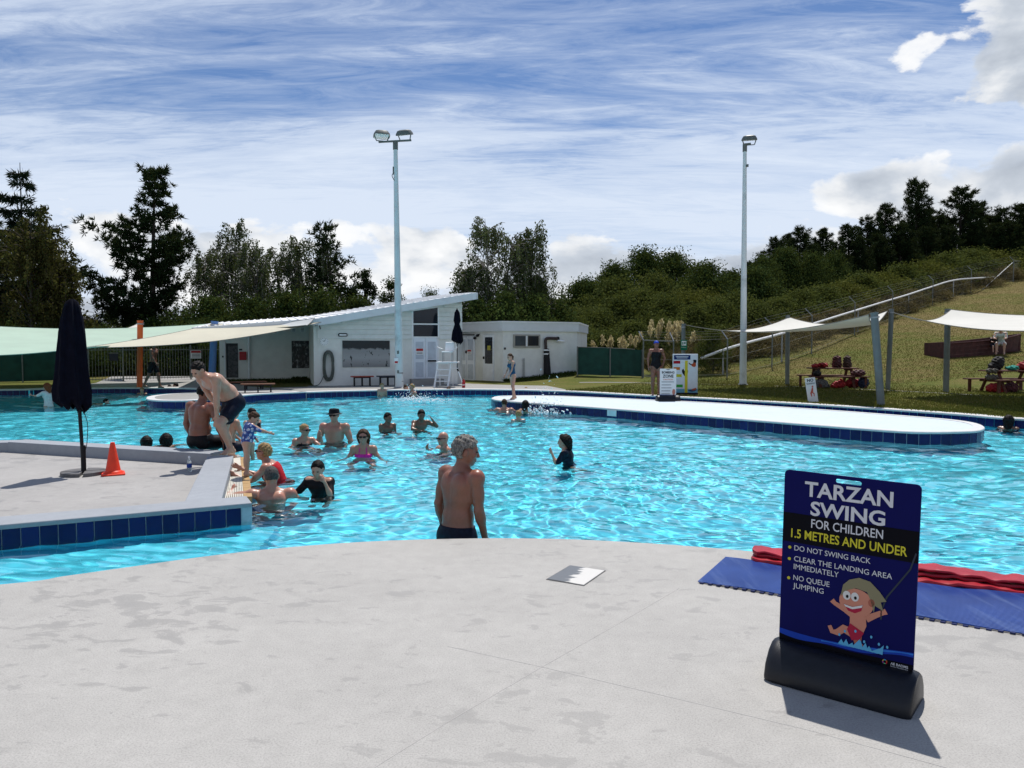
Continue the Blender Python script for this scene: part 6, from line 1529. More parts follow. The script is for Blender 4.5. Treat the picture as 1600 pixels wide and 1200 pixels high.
wade('dark head of a swimmer beside the closed umbrella', 147, 629, 623.5, (1, 0.1), height=1.5, lean=40, skin='fair', hair='black', hairstyle='short', h=0.02, **CROUCH)
wade('blond child head in the water below the orange post', 222, 615, 605.5, (0.2, -1), height=1.25, headk=1.2, skin='fair', hair='blonde', hairstyle='short', h=0.02, **CROUCH)
wade('dark-haired bather in the far lagoon beside another, the lower head', 265, 612, 601.5, (0.6, -0.6), height=1.6, skin='fair', hair='black', hairstyle='short', h=0.02, **CROUCH)
wade('dark-haired bather in the far lagoon beside another, the taller head', 275, 612, 598.5, (-0.8, -0.4), height=1.7, skin='pink', hair='black', hairstyle='short', h=0.02, **CROUCH)
# --- the far edge by the building
FAR = 'children at the far pool edge'
wade('fair child at the far pool edge in front of the dark bench', 597, 618.5, 599, (0.5, -0.8), height=1.25, headk=1.2, skin='fair', hair='blonde', hairstyle='short', h=0.019, **CROUCH)
wade('dark-haired bather at the far edge beside the tall white lamp post, nearer to the post', 634, 617, 601.5, (0.8, -0.4), height=1.6, skin='fair', hair='brown', hairstyle='short', h=0.019, **CROUCH)
wade('sunlit bather at the far edge next to the dark-haired one by the lamp post', 644, 617.5, 600, (-0.7, -0.6), height=1.75, skin='pink', hair='blonde', hairstyle='short', h=0.019, armR=(V(.8, .3, -.5), V(.3, .8, -.3)), **CROUCH)
wade('child at the far pool edge below the lifeguard chair', 701, 616.5, 604, (0.1, -1), height=1.2, headk=1.2, skin='fair', hair='brown', hairstyle='short', h=0.019, **CROUCH)
# --- round the white platform
gp = P(801, 624, 0.02)
make_person('girl in a blue swimsuit stepping along the rounded end of the white platform', face_to(-0.75, -0.45), 1.32, lean=4, lean2=10, hyaw=10, hpitch=10, female=True, build=0.86, headk=1.12, skin='fair', hair='brown', hairstyle='pony', wear=(('suit', M_TEALSW),), h=0.013,
     at=(gp.x, gp.y), foot_z=0.022, legL=(V(-.16, .20, -1), V(0, -.05, -1)), legR=(V(.12, -.18, -1), V(.0, -.30, -1)), armL=(V(-.25, .3, -1), V(.1, .4, -.9)), armR=(V(.3, .05, -1), V(.05, .45, -.9)))
wade('sunburnt bather with dark hair below the girl on the platform', 788, 641.5, 624, (0.1, 1), height=1.6, skin='pink', hair='brown', hairstyle='short', h=0.017, build=1.1, armL=(V(-.8, .1, -.5), V(0, .8, -.3)), armR=(V(.8, .1, -.5), V(0, .8, -.3)), **CROUCH)
wade('girl with long dark wet hair beside the platform splash', 821, 643.5, 626, (0.4, 0.9), height=1.5, female=True, skin='fair', hair='black', hairstyle='long', h=0.017, **CROUCH)
wade('fair-haired child in the water just off the platform end', 810, 656, 641.5, (-0.2, 1), height=1.25, headk=1.2, skin='fair', hair='blonde', hairstyle='short', h=0.016, **CROUCH)
wade('child head in the channel behind the white platform', 822, 614.5, 604.5, (-0.2, -1), height=1.25, headk=1.2, skin='fair', hair='blonde', hairstyle='crop', h=0.019, **CROUCH)
wade('swimmer with long dark hair in the channel off the broad end of the platform', 1575, 670, 650, (0.5, 0.7), height=1.6, lean=15, female=True, skin='brown', hair='black', hairstyle='long', h=0.014, **CROUCH)
# --- on the decks
wp = P(1025, 618)
make_person('woman in a black swimsuit and blue swim cap standing behind the caution sign', face_to(0.12, -1), 1.70, female=True, lean=0, hyaw=0, build=1.10, skin='tan', hair='brown', hairstyle='crop', hat='swimcap', wear=(('suit', M_BLACKSW),), h=0.013, at=(wp.x, wp.y + 0.05), foot_z=0.014,
     armL=(V(-.45, -.1, -1), V(.35, .35, -.9)), armR=(V(.32, 0, -1), V(.0, .2, -1)), legL=(V(-.05, .02, -1), V(.02, -.02, -1)), legR=(V(.04, .04, -1), V(0, -.03, -1)))
wk = P(240, 607)
make_person('shirtless man in dark shorts striding along the far deck behind the orange post', face_to(1, -0.1), 1.72, lean=4, skin='brown', hair='black', hairstyle='short', wear=(('trunks', M_BLACKSW),), h=0.016, at=(wk.x, wk.y), foot_z=0.01, legL=(V(-.05, .38, -1), V(0, .10, -1)), legR=(V(.05, -.30, -1), V(0, -.55, -1)), armL=(V(-.15, -.3, -1), V(0, .2, -1)), armR=(V(.15, .3, -1), V(0, .5, -.8)))
# ================================================================ SHADE SAILS
def sail_mat(name, c, tr=0.35):
    m, nt, b = node_mat(name); out = nt.nodes['Material Output']; tc = nt.nodes.new('ShaderNodeTexCoord')
    n = noise(nt, tc.outputs['Object'], 0.7, 5, 0.6); col = ramp(nt, n, [(0.3, tuple(x * .93 for x in c)), (0.7, tuple(min(1, x * 1.04) for x in c))])
    nt.links.new(col, b.inputs['Base Color']); b.inputs['Roughness'].default_value = 0.8
    t = nt.nodes.new('ShaderNodeBsdfTranslucent'); nt.links.new(col, t.inputs[0]); mx = nt.nodes.new('ShaderNodeMixShader'); mx.inputs[0].default_value = tr
    nt.links.new(b.outputs[0], mx.inputs[1]); nt.links.new(t.outputs[0], mx.inputs[2]); nt.links.new(mx.outputs[0], out.inputs[0]); return m
M_SAILC = sail_mat('cream_sail_cloth', (0.70, 0.67, 0.55)); M_SAILG = sail_mat('pale_green_sail_cloth', (0.52, 0.66, 0.55)); M_SAILW = sail_mat('white_sail_cloth', (0.74, 0.73, 0.68), 0.3)
M_HEM = mat('sail_hem', (0.16, 0.16, 0.14), 0.7)
M_POST = mat('grey_green_post', (0.15, 0.17, 0.17), 0.5, 0.12, 5)
def sail(label, corners, m, inset=0.10, sag=0.12, n=26, seams=()):
    c = [Vector(p) for p in corners]; tri = len(c) == 3
    if tri: c = [c[0], c[1], c[2], c[0]]
    o = c[0]; root = empty('shade_sail', o, 0, label, 'shade sail'); vs = []
    cen = sum(c, Vector()) / 4
    def pt(u, v):
        b = (c[0] * (1 - u) + c[1] * u) * (1 - v) + (c[3] * (1 - u) + c[2] * u) * v
        k = 4 * max(u * (1 - u) * (1 - abs(2 * v - 1)), 0)
        eu = 4 * u * (1 - u); ev = 4 * v * (1 - v)
        pull = inset * (eu * abs(2 * v - 1) ** 3 + ev * abs(2 * u - 1) ** 3)
        b = b + (cen - b) * pull
        return b + Vector((0, 0, -sag * (eu + ev - 0.7 * eu * ev))) - o
    for th in (0, -0.004):
        for j in range(n + 1):
            for i in range(n + 1): vs.append(pt(i / n, j / n) + Vector((0, 0, th)))
    N = (n + 1) ** 2; fs = []
    for j in range(n):
        for i in range(n):
            a = j * (n + 1) + i; fs.append((a, a + 1, a + n + 2, a + n + 1)); fs.append((N + a, N + a + n + 1, N + a + n + 2, N + a + 1))
    me = bpy.data.meshes.new('sail_cloth'); me.from_pydata([tuple(v) for v in vs], [], fs); me.update(); cl = link('sail_cloth', me, m, root, smooth=True)
    hm = MB()
    for f in (lambda t: pt(t, 0), lambda t: pt(1, t), lambda t: pt(1 - t, 1), lambda t: pt(0, 1 - t)):
        hm.tube([f(k / 20) for k in range(21)], 0.012, 5, False)
    hm.build('hem_cable', M_HEM if m is not M_SAILG else mat('green_hem', (0.2, 0.3, 0.24), 0.7), root, True)
    for (a, b) in seams:
        sm = MB(); sm.tube([pt(a[0] + (b[0] - a[0]) * k / 14, a[1] + (b[1] - a[1]) * k / 14) + Vector((0, 0, -.007)) for k in range(15)], 0.007, 4, False); sm.build('seam', M_HEM, root)
    return root
def post(label, base, top, r, m, name='sail_post', group=None):
    b = Vector(base); t = Vector(top); root = empty(name, b, 0, label, 'post', group)
    mb = MB(); mb.tube([Vector((0, 0, -.05)), t - b], r, 14); mb.build('shaft', m, root, True)
    mb = MB(); d = (t - b); mb.tube([d, d + d.normalized() * 0.03], r * 1.08, 14); mb.build('cap', m, root, True)
    mb = MB(); mb.tube([d - d.normalized() * 0.12, d - d.normalized() * 0.08], r * 1.25, 12); mb.build('clamp_ring', M_STEEL, root, True)
    return root
# right pair
def on(px, py): return PT(px, py)
p1b = on(1067, 607); p2b = on(1230, 601); p3b = P(1377, 633.5, 0.0); p4b = on(1387, 609); p5b = on(1478, 613)
s1 = PD(1068, 507, p1b.y); s2 = PD(1231, 494, p2b.y); s3 = PD(1366, 490, p3b.y); s4 = PD(1393, 484, p4b.y); s5 = PD(1481, 484, p5b.y)
post('grey sail post behind the tall photo board', p1b, s1, 0.075, M_POST); post('upright grey sail post at the back of the lawn table', p2b, s2, 0.085, M_POST)
post('thick grey sail post leaning outwards at the pool edge', p3b, s3, 0.10, M_POST); post('grey sail post leaning the other way, where the two sails meet', p4b, s4, 0.085, M_POST); post('grey upright sail post in front of the wooden boat', p5b, s5, 0.095, M_POST)
sail('cream shade sail over the first lawn table', [s1 + Vector((.08, 0, -.02)), s3 + Vector((-.12, 0.05, -.03)), s4 + Vector((-.15, 0, -.05)), s2 + Vector((.05, -.05, -.05))], M_SAILW, 0.05, 0.36)
sail('cream shade sail over the second lawn table with a curved seam', [PD(1398, 489, 24.5), PD(1740, 510, 15.5), PD(1860, 470, 23.0), s5 + Vector((.05, -.1, 0))], M_SAILW, 0.05, 0.30, seams=[((0.42, 0.0), (0.30, 1.0))])
# left group
po = P(218, 605.5); pob = post('orange sail post on the far deck', po, PD(219, 502, po.y), 0.105, mat('orange_post_paint', (0.62, 0.10, 0.018), 0.45, 0.06, 5))
pb_ = P(330, 605.5); post('thick blue sail post beside the pool building doorway', pb_, PD(335.5, 503, pb_.y), 0.13, mat('blue_post_paint', (0.07, 0.16, 0.36), 0.45, 0.06, 5))
sail('wide pale green shade sail next to the cream triangular sail', [PD(-260, 548, 20), PD(150, 541.5, 23), PD(322, 506.5, 35), PD(-140, 500, 31)], M_SAILG, 0.07, 0.25, seams=[((0.62, 0.02), (0.50, 0.98))])
sail('cream triangular shade sail stretched to the pool building roof', [PD(128, 543.5, 23.5), PD(335, 533, 26.5), PD(502, 503.5, 29.5), PD(336, 505.5, 29.8)], M_SAILC, 0.02, 0.06, seams=[((0.52, 0.03), (0.52, 0.9))])
sail('narrow white shade sail in front of the building roof', [PD(352, 508.5, 29.6), PD(478, 508, 28.5), PD(492, 496.5, 29.6)], sail_mat('grey_white_sail', (0.50, 0.52, 0.53), 0.15), 0.04, 0.10)
sail('small white sail tip behind the orange post', [PD(180, 516.5, 36), PD(222, 515, 35), PD(216, 505.5, 38)], M_SAILW, 0.05, 0.05, 10)

# ================================================================ FENCES
M_GRN = mat('green_screen_cloth', (0.010, 0.055, 0.042), 0.8, 0.25, 3, bump=0.3, bscale=40)
M_FPOST = mat('fence_steel', (0.16, 0.17, 0.16), 0.6, 0.2, 10)
def screen_fence(label, px_py, h_, posts):
    pts = [on(x, y) for x, y in px_py]; root = empty('screen_fence', pts[0], 0, label, 'fence'); o = pts[0]
    vs = []; fs = []; q = resample(catmull(pts, 6), 0.25)
    for i, p in enumerate(q):
        w = 0.02 * math.sin(i * 0.9) + 0.012 * math.sin(i * 2.3)
        for z in (0.05, h_ * .5, h_): vs.append((p.x - o.x, p.y - o.y + w, H(p.x, p.y) - o.z + z + (0.012 * math.sin(i * 1.3) if z == h_ else 0)))
    for i in range(len(q) - 1):
        for k in range(2): fs.append((i * 3 + k, (i + 1) * 3 + k, (i + 1) * 3 + k + 1, i * 3 + k + 1))
    pyd('screen_cloth', vs, fs, M_GRN, root, True)
    for x, y in posts:
        p = on(x, y); m_ = MB(); b = p - o + Vector((0, -.05, 0)); m_.tube([b, b + Vector((0, 0, h_ + .03))], 0.028, 8); m_.build('post', M_FPOST, root, True)
    m_ = MB(); m_.tube([Vector((p.x - o.x, p.y - o.y - .03, H(p.x, p.y) - o.z + h_)) for p in q[::3]], 0.016, 6); m_.build('top_rail', M_FPOST, root, True)
    return root
screen_fence('green shade-cloth fence joining the barred pool fence', [(-140, 599), (0, 598), (80, 596.5), (140, 595)], 1.58, [(-60, 598.6), (37, 597.4), (140, 595)])
screen_fence('dark green screen fence between the annex and the pampas grass', [(901, 587), (950, 588.5), (1003, 590)], 1.28, [(902, 587), (953, 588.5), (1003, 590)])
def bar_fence():
    a, b = on(140, 597.5), on(346, 591.5); root = empty('pool_fence', a, 0, 'grey steel pool fence with close upright bars beside the pool building', 'fence'); L = (b - a); n = int(L.length / 0.125); hh = 1.55
    bars = MB()
    for i in range(n + 1): p = L * (i / n); bars.tube([p + Vector((0, 0, .06)), p + Vector((0, 0, hh))], 0.0105, 5)
    tag(bars.build('bar', M_FPOST, root), kind='stuff')
    for zz in (0.12, hh - 0.14): m_ = MB(); m_.bar(Vector((0, 0, zz)), L + Vector((0, 0, zz)), 0.035, 0.035); m_.build('rail', M_FPOST, root)
    for px in (164, 214, 288, 340): t = (on(px, 594).x - a.x) / L.x; p = L * t; m_ = MB(); m_.tube([p, p + Vector((0, 0, hh + .08))], 0.035, 8); m_.build('post', M_FPOST, root, True)
    return a, L
fa, fL = bar_fence(); FF = Face(fa, fL)
ns = FF.pbox('notice_board', M_WHITEP, None, 297, 547.5, 314, 560, 0.03, 0.04); tag(ns, 'white notice with a red heading on the barred pool fence', 'sign')
FF.pbox('red_heading', M_REDP, ns, 298, 548.2, 313, 551.2, 0.038, 0.046)
for k in range(3): FF.pbox('print_line', mat('grey_print', (0.2, 0.2, 0.22), 0.6), ns, 299.5, 553 + k * 2.2, 312, 553.8 + k * 2.2, 0.038, 0.043)
ns = FF.pbox('notice_board', mat('dark_notice', (0.02, 0.022, 0.035), 0.5), None, 170, 552, 184.5, 563.5, 0.03, 0.04); tag(ns, 'dark square notice on the barred pool fence', 'sign'); FF.pbox('trim', M_FPOST, ns, 169.5, 551, 185, 552.4, 0.03, 0.05)

# wire fence climbing the hill
fpx = [(1005, 590.5), (1052, 592), (1136, 590), (1206, 575), (1268, 553), (1335, 524), (1394, 500), (1457, 477), (1517, 458), (1583, 441), (1660, 424)]
FPT = [on(*p) for p in fpx]
wf = empty('wire_fence', FPT[0], 0, 'wire fence with angled barbed-wire arms climbing the hill', 'fence'); wo = FPT[0]
hf = 2.0; wires = {k: [] for k in range(6)}; armtips = []
for i, p in enumerate(FPT):
    t = (FPT[min(i + 1, len(FPT) - 1)] - FPT[max(i - 1, 0)]).normalized(); nn = Vector((-t.y, t.x, 0)); b = p - wo; hz_ = hf if i > 2 else 1.75
    m_ = MB(); m_.tube([b - Vector((0, 0, .1)), b + Vector((0, 0, hz_))], 0.032, 8); m_.build('post', M_FPOST, wf, True)
    tip = b + Vector((0, 0, hz_ + .38)) + nn * 0.32 - t * 0.15; m_ = MB(); m_.tube([b + Vector((0, 0, hz_ - .02)), tip], 0.024, 6); m_.build('barb_arm', M_WHITEP if False else M_STEEL, wf, True)
    for k, f in enumerate((0.08, 0.5, 1.0)): wires[k].append(b + Vector((0, 0, hz_ * f)))
    for k, f in enumerate((0.35, 0.7, 1.0)): wires[3 + k].append((b + Vector((0, 0, hz_))).lerp(tip, f))
for k, w_ in wires.items(): m_ = MB(); m_.tube(w_, 0.003 if k > 2 else 0.005, 4, False); m_.build('wire', M_FPOST, wf)
net = MB()
for a, b in zip(FPT[:-1], FPT[1:]):
    L = (b - a); n = max(2, int(Vector((L.x, L.y, 0)).length / 0.30))
    for i in range(-6, n + 1):
        for sgn in (1, -1):
            t0, t1 = (i / n, (i + 6.5) / n) if sgn > 0 else ((i + 6.5) / n, i / n); z0, z1 = 0.06, 1.85
            q0 = max(0.0, min(1.0, t0)); q1 = max(0.0, min(1.0, t1))
            if abs(q1 - q0) < 1e-4: continue
            f0 = (q0 - t0) / (t1 - t0); f1 = (q1 - t0) / (t1 - t0)
            pa = a.lerp(b, q0) - wo; pb2 = a.lerp(b, q1) - wo; net.bar(pa + Vector((0, 0, z0 + (z1 - z0) * f0)), pb2 + Vector((0, 0, z0 + (z1 - z0) * f1)), 0.002)
tag(net.build('wire_mesh', M_FPOST, wf), kind='stuff')
br = FPT[9] - wo; m_ = MB(); m_.tube([br + Vector((0, 0, 1.9)), on(1536, 452) - wo], 0.028, 6); m_.build('brace', M_STEEL, wf, True); m_ = MB(); m_.tube([br + Vector((0, 0, 1.95)), FPT[10] - wo + Vector((0, 0, 1.95))], 0.026, 6); m_.build('top_rail', M_STEEL, wf, True)
# side gate frame at the end of the screen fence
m_ = MB(); m_.tube([FPT[0] - wo + Vector((0, 0, 1.72)), FPT[1] - wo + Vector((0, 0, 1.72))], 0.022, 6); m_.build('top_rail', M_FPOST, wf, True)
m_ = MB(); m_.tube([FPT[0] - wo + Vector((0, 0, 0.08)), FPT[1] - wo + Vector((0, 0, 0.08))], 0.022, 6); m_.build('bottom_rail', M_FPOST, wf, True)
# white pipe running up the bank behind the fence
pp = [(1095, 560), (1130, 547), (1166, 536), (1222, 521), (1280, 503), (1341, 484), (1380, 472), (1420, 460), (1450, 450), (1490, 438), (1535, 434), (1600, 430), (1680, 424)]
fx = [p[0] for p in fpx]; fy = [p.y for p in FPT]
PPT = [PD(x, y, float(np.interp(x, fx, fy)) + 0.9) for x, y in pp]
pr_ = empty('slide_pipe', (PPT[0].x, PPT[0].y, H(PPT[0].x, PPT[0].y)), 0, 'long white pipe running up the bank behind the wire fence', 'pipe'); po_ = Vector(pr_.location)
m_ = MB(); m_.tube([p - po_ for p in catmull(PPT, 5)], 0.062, 8); m_.build('pipe', mat('white_pipe', (0.72, 0.72, 0.72), 0.4), pr_, True)
for p in PPT[1::2]: m_ = MB(); m_.tube([Vector((p.x, p.y, H(p.x, p.y) - .1)) - po_, p - po_ - Vector((0, 0, .06))], 0.04, 6); m_.build('support', M_STEEL, pr_, True)

# ================================================================ LETTERING
def text_mesh(s, size, bold=0.0, align='LEFT', sx=1.0, shear=0.0):
    cu = bpy.data.curves.new('lettering', 'FONT'); cu.body = s; cu.size = size; cu.align_x = align; cu.offset = bold; cu.extrude = 0.0008; cu.resolution_u = 3; cu.shear = shear
    ob = bpy.data.objects.new('lettering_tmp', cu); COL.objects.link(ob); dg = bpy.context.evaluated_depsgraph_get(); dg.update()
    me = bpy.data.meshes.new_from_object(ob.evaluated_get(dg)); bpy.data.objects.remove(ob, do_unlink=True); bpy.data.curves.remove(cu)
    me.transform(Matrix.Rotation(R(90), 4, 'X') @ Matrix.Diagonal((sx, 1, 1, 1))); return me
def text_fit(s, x0, x1, z0, cap, m, parent, y, bold=0.0, name='lettering', align=None):
    """text standing in the xz plane between x0 and x1, baseline z0, capital height cap"""
    me = text_mesh(s, cap / 0.70, bold); xs = [v.co.x for v in me.vertices]; w = max(xs) - min(xs); zs = [v.co.z for v in me.vertices]; hgt_ = max(zs) - min(zs)
    k = (x1 - x0) / w; me.transform(Matrix.Translation((x0, y, z0)) @ Matrix.Diagonal((k, 1, cap / max(hgt_, 1e-4) if min(zs) > -0.1 * cap else 1, 1)) @ Matrix.Translation((-min(xs), 0, -max(0, min(zs)))))
    return link(name, me, m, parent)
def plate(name, poly, y, m, parent, th=0.0008):
    """flat print in the xz plane"""
    mb = MB(); n = len(poly); mb.add([(x, y, z) for x, z in poly] + [(x, y + th, z) for x, z in poly], [tuple(range(n)), tuple(range(2 * n - 1, n - 1, -1))] + [(i, n + i, n + (i + 1) % n, (i + 1) % n) for i in range(n)])
    return mb.build(name, m, parent)
def blob(cx, cz, rx, rz_, n=20, rot=0.0, f=None):
    out = []
    for k in range(n):
        a = 2 * math.pi * k / n; q = f(a) if f else 1; x = rx * math.cos(a) * q; z = rz_ * math.sin(a) * q; out.append((cx + x * math.cos(rot) - z * math.sin(rot), cz + x * math.sin(rot) + z * math.cos(rot)))
    return out
def limb(pts, ws):
    pts = [Vector((x, 0, z)) for x, z in pts]; L = []; Rr = []
    for i, p in enumerate(pts):
        d = (pts[min(i + 1, len(pts) - 1)] - pts[max(i - 1, 0)]).normalized(); nn = Vector((-d.z, 0, d.x)) * ws[i]; L.append((p + nn)); Rr.append((p - nn))
    return [(q.x, q.z) for q in L + Rr[::-1]]
def pm(name, c, rough=0.6): return mat(name, c, rough, 0.04, 10, spec=0.08)

# ---------------------------------------------------------------- the sign in front
gl = P(1221, 1058); gr = P(1441, 1117)
sd = (gr - gl); syaw = math.atan2(sd.y, sd.x); sc_ = (gl + gr) / 2 + Vector((0, 0.07, 0))
SG = empty('pavement_sign', (sc_.x, sc_.y, 0), syaw, 'dark blue pavement sign reading TARZAN SWING on a black rounded base', 'sign'); SG.rotation_euler = (0, R(1.0), syaw)
PW, PH = 0.594, 0.841; pz0 = 0.157
def roto_base(root, L, depth, h_, m):
    prof = [(-depth / 2, 0), (-depth / 2 - .004, 0.018), (-depth / 2 + .012, h_ * .45), (-depth * .30, h_ * .80), (-depth * .13, h_ * .97), (0, h_), (depth * .13, h_ * .97), (depth * .30, h_ * .80), (depth / 2 - .012, h_ * .45), (depth / 2 + .004, 0.018), (depth / 2, 0)]
    xs = [-L / 2, -L / 2 + .008, -L / 2 + .03, -L / 2 + .06, L / 2 - .06, L / 2 - .03, L / 2 - .008, L / 2]; sc2 = [0.86, 0.93, 0.985, 1, 1, 0.985, 0.93, 0.86]
    vs = []; n = len(prof)
    for x, k in zip(xs, sc2):
        for y, z in prof: vs.append((x, y * k, z * (0.55 + 0.45 * k if k < 1 else 1)))
    fs = [(i * n + j, (i + 1) * n + j, (i + 1) * n + (j + 1) % n, i * n + (j + 1) % n) for i in range(len(xs) - 1) for j in range(n)]
    fs += [tuple(range(n))[::-1], tuple(range((len(xs) - 1) * n, len(xs) * n))]
    me = bpy.data.meshes.new('base'); me.from_pydata(vs, [], fs); b = link('base', me, m, root); bm = bmesh.new(); bm.from_mesh(me); bmesh.ops.recalc_face_normals(bm, faces=bm.faces); bm.to_mesh(me); bm.free(); shade_auto(me, 50); return b
M_ROTO = mat('black_rotomould', (0.007, 0.008, 0.012), 0.40, 0.2, 30, bump=0.12, bscale=260)
rb_ = roto_base(SG, 0.64, 0.30, 0.166, M_ROTO)
M_SIGNB = pm('sign_navy_print', (0.004, 0.005, 0.075)); M_SIGNK = pm('sign_black_print', (0.003, 0.003, 0.006))
# panel with rounded corners and a hand slot
yp = -0.006
def rrect(x0, x1, z0, z1, r, n=6):
    out = []
    for cx, cz, a0 in ((x1 - r, z1 - r, 0), (x0 + r, z1 - r, 90), (x0 + r, z0 + r, 180), (x1 - r, z0 + r, 270)):
        for k in range(n + 1): a = R(a0 + 90 * k / n); out.append((cx + r * math.cos(a), cz + r * math.sin(a)))
    return out
def panel_with_slot():
    cu = bpy.data.curves.new('panel', 'CURVE'); cu.dimensions = '2D'; cu.fill_mode = 'BOTH'; cu.extrude = 0.005
    for poly in (rrect(-PW / 2, PW / 2, 0, PH, 0.022), rrect(-0.062, 0.052, PH - 0.036, PH - 0.016, 0.009)):
        sp_ = cu.splines.new('POLY'); sp_.points.add(len(poly) - 1); sp_.use_cyclic_u = True
        for q, (x, z) in zip(sp_.points, poly): q.co = (x, z, 0, 1)
    ob = bpy.data.objects.new('tmp', cu); COL.objects.link(ob); dg = bpy.context.evaluated_depsgraph_get(); dg.update(); me = bpy.data.meshes.new_from_object(ob.evaluated_get(dg)); bpy.data.objects.remove(ob, do_unlink=True); bpy.data.curves.remove(cu)
    me.transform(Matrix.Translation((0, 0, pz0)) @ Matrix.Rotation(R(90), 4, 'X')); return link('panel', me, M_SIGNB, SG)
panel = panel_with_slot()
U = lambda u: -PW / 2 + PW * u
Vv = lambda v: pz0 + PH * (1 - v)
y0, y1, y2, y3, y4 = -0.0062, -0.0072, -0.0082, -0.0092, -0.0102
plate('black_band', [(U(.003), Vv(.245)), (U(.997), Vv(.245)), (U(.997), Vv(.413)), (U(.003), Vv(.413))][::-1], y0, M_SIGNK, panel)
plate('black_foot', [(U(.003), Vv(.955)), (U(.55), Vv(.965)), (U(.997), Vv(.955)), (U(.997), Vv(.998)), (U(.003), Vv(.998))][::-1], y0, M_SIGNK, panel)
wv = [(U(.003 + .994 * k / 24), Vv(.918 + .022 * math.sin(k / 24 * 3.6 + .4) - .012 * (k / 24))) for k in range(25)]; wv2 = [(x, z - 0.024 - 0.006 * math.sin(i * .5)) for i, (x, z) in enumerate(wv)]
plate('water_print', wv2 + wv[::-1], y0 - .0002, pm('sign_blue_print', (0.012, 0.05, 0.36)), panel)
plate('water_print', [(x, z - .010 + .003 * math.sin(i)) for i, (x, z) in enumerate(wv[8:])] + [(x, z - .003) for x, z in wv[8:]][::-1], y1, pm('sign_lightblue_print', (0.03, 0.16, 0.55)), panel)
M_PW = pm('sign_white_print', (0.58, 0.59, 0.62)); M_PY = pm('sign_yellow_print', (0.55, 0.50, 0.04))
def T(s, u0, u1, v0, v1, m=M_PW, bold=0.0): text_fit(s, U(u0), U(u1), Vv(v1), PH * (v1 - v0), m, panel, y1, bold)
T('TARZAN', .165, .815, .050, .135, bold=.0024); T('SWING', .215, .765, .158, .240, bold=.0024); T('FOR CHILDREN', .225, .755, .262, .312, bold=.0004); T('1.5 METRES AND UNDER', .070, .925, .332, .384, M_PY, .0009)
T('DO NOT SWING BACK', .100, .675, .428, .458); T('CLEAR THE LANDING AREA', .100, .830, .490, .520); T('IMMEDIATELY', .100, .448, .536, .566); T('NO QUEUE', .100, .382, .600, .630); T('JUMPING', .100, .340, .646, .676)
for v in (.437, .504, .616): plate('bullet', blob(U(.062), Vv(v + .008), .0075, .0075, 14)[::-1] if False else blob(U(.062), Vv(v + .008), .0075, .0075, 14), y1, M_PY, panel)
# a plain cartoon child splashing down, holding a rope
SKN = pm('print_skin', (0.52, 0.22, 0.15)); SKD = pm('print_skin_dark', (0.36, 0.12, 0.08)); HRP = pm('print_hair', (0.22, 0.20, 0.12)); RDP = pm('print_red', (0.36, 0.02, 0.05)); WHP = pm('print_eye_white', (0.62, 0.62, 0.6)); BKP = pm('print_black', (0.01, 0.01, 0.01)); SPL = pm('print_splash', (0.10, 0.38, 0.62)); ROP = pm('print_rope', (0.035, 0.045, 0.06))
def Q(u, v): return (U(u), Vv(v))
def LB(nm, pts, ws, y, m): plate(nm, limb([Q(*p) for p in pts], ws), y, m, panel)
LB('print_rope', [(.985, .36), (.95, .45), (.88, .53), (.80, .62), (.765, .70), (.765, .75)], [.0035] * 6, y1, ROP)
LB('print_arm', [(.58, .765), (.50, .735), (.43, .715), (.405, .70)], [.016, .013, .010, .012], y1, SKN); LB('print_arm', [(.66, .765), (.72, .735), (.775, .71), (.80, .70)], [.016, .013, .011, .013], y1, SKN)
LB('print_body', [(.60, .75), (.605, .80), (.59, .85)], [.034, .036, .030], y2, SKN)
LB('print_leg', [(.575, .86), (.50, .845), (.455, .875), (.415, .875), (.395, .845)], [.022, .019, .015, .011, .009], y3, SKN); LB('print_leg', [(.60, .87), (.61, .91), (.645, .925)], [.022, .015, .010], y2, SKD)
LB('print_shorts', [(.60, .825), (.575, .86), (.545, .87)], [.034, .034, .026], y4, RDP)
plate('print_head', blob(U(.585), Vv(.685), .070, .068, 26, .1, lambda a: 1 + .06 * math.cos(2 * a + .4)), y3, SKN, panel); plate('print_ear', blob(U(.695), Vv(.67), .014, .018, 14), y4, SKD, panel)
plate('print_hair', [Q(*p) for p in ((.47, .665), (.485, .60), (.53, .565), (.60, .545), (.68, .555), (.75, .60), (.80, .645), (.76, .655), (.78, .70), (.72, .68), (.715, .72), (.685, .65), (.66, .615), (.58, .605), (.52, .625))][::-1], y4, HRP, panel)
for u in (.515, .575): plate('print_eye', blob(U(u), Vv(.655), .017, .021, 16), y4 - .0004, WHP, panel); plate('print_pupil', blob(U(u + .004), Vv(.66), .006, .008, 10), y4 - .0014, BKP, panel)
plate('print_mouth', [Q(*p) for p in ((.495, .705), (.56, .712), (.635, .690), (.625, .725), (.58, .745), (.53, .738))][::-1], y4 - .0004, RDP, panel); plate('print_teeth', [Q(*p) for p in ((.497, .706), (.56, .713), (.634, .691), (.628, .706), (.56, .725), (.51, .718))][::-1], y4 - .0014, WHP, panel)
rs_ = random.Random(4)
for k in range(9):
    u = .49 + .034 * k; hh_ = .022 + .035 * rs_.random(); plate('print_splash', [(U(u - .026), Vv(.935)), (U(u + .026), Vv(.938)), (U(u + .012 + rs_.uniform(-.02, .03)), Vv(.935 - hh_))], y4 + .0004 - .0001 * k, SPL, panel)
for k in range(7): plate('print_drop', blob(U(.46 + .06 * k + rs_.uniform(-.02, .02)), Vv(.895 - rs_.uniform(0, .06)), .005, .007, 8), y4 - .0002 * k, SPL, panel)
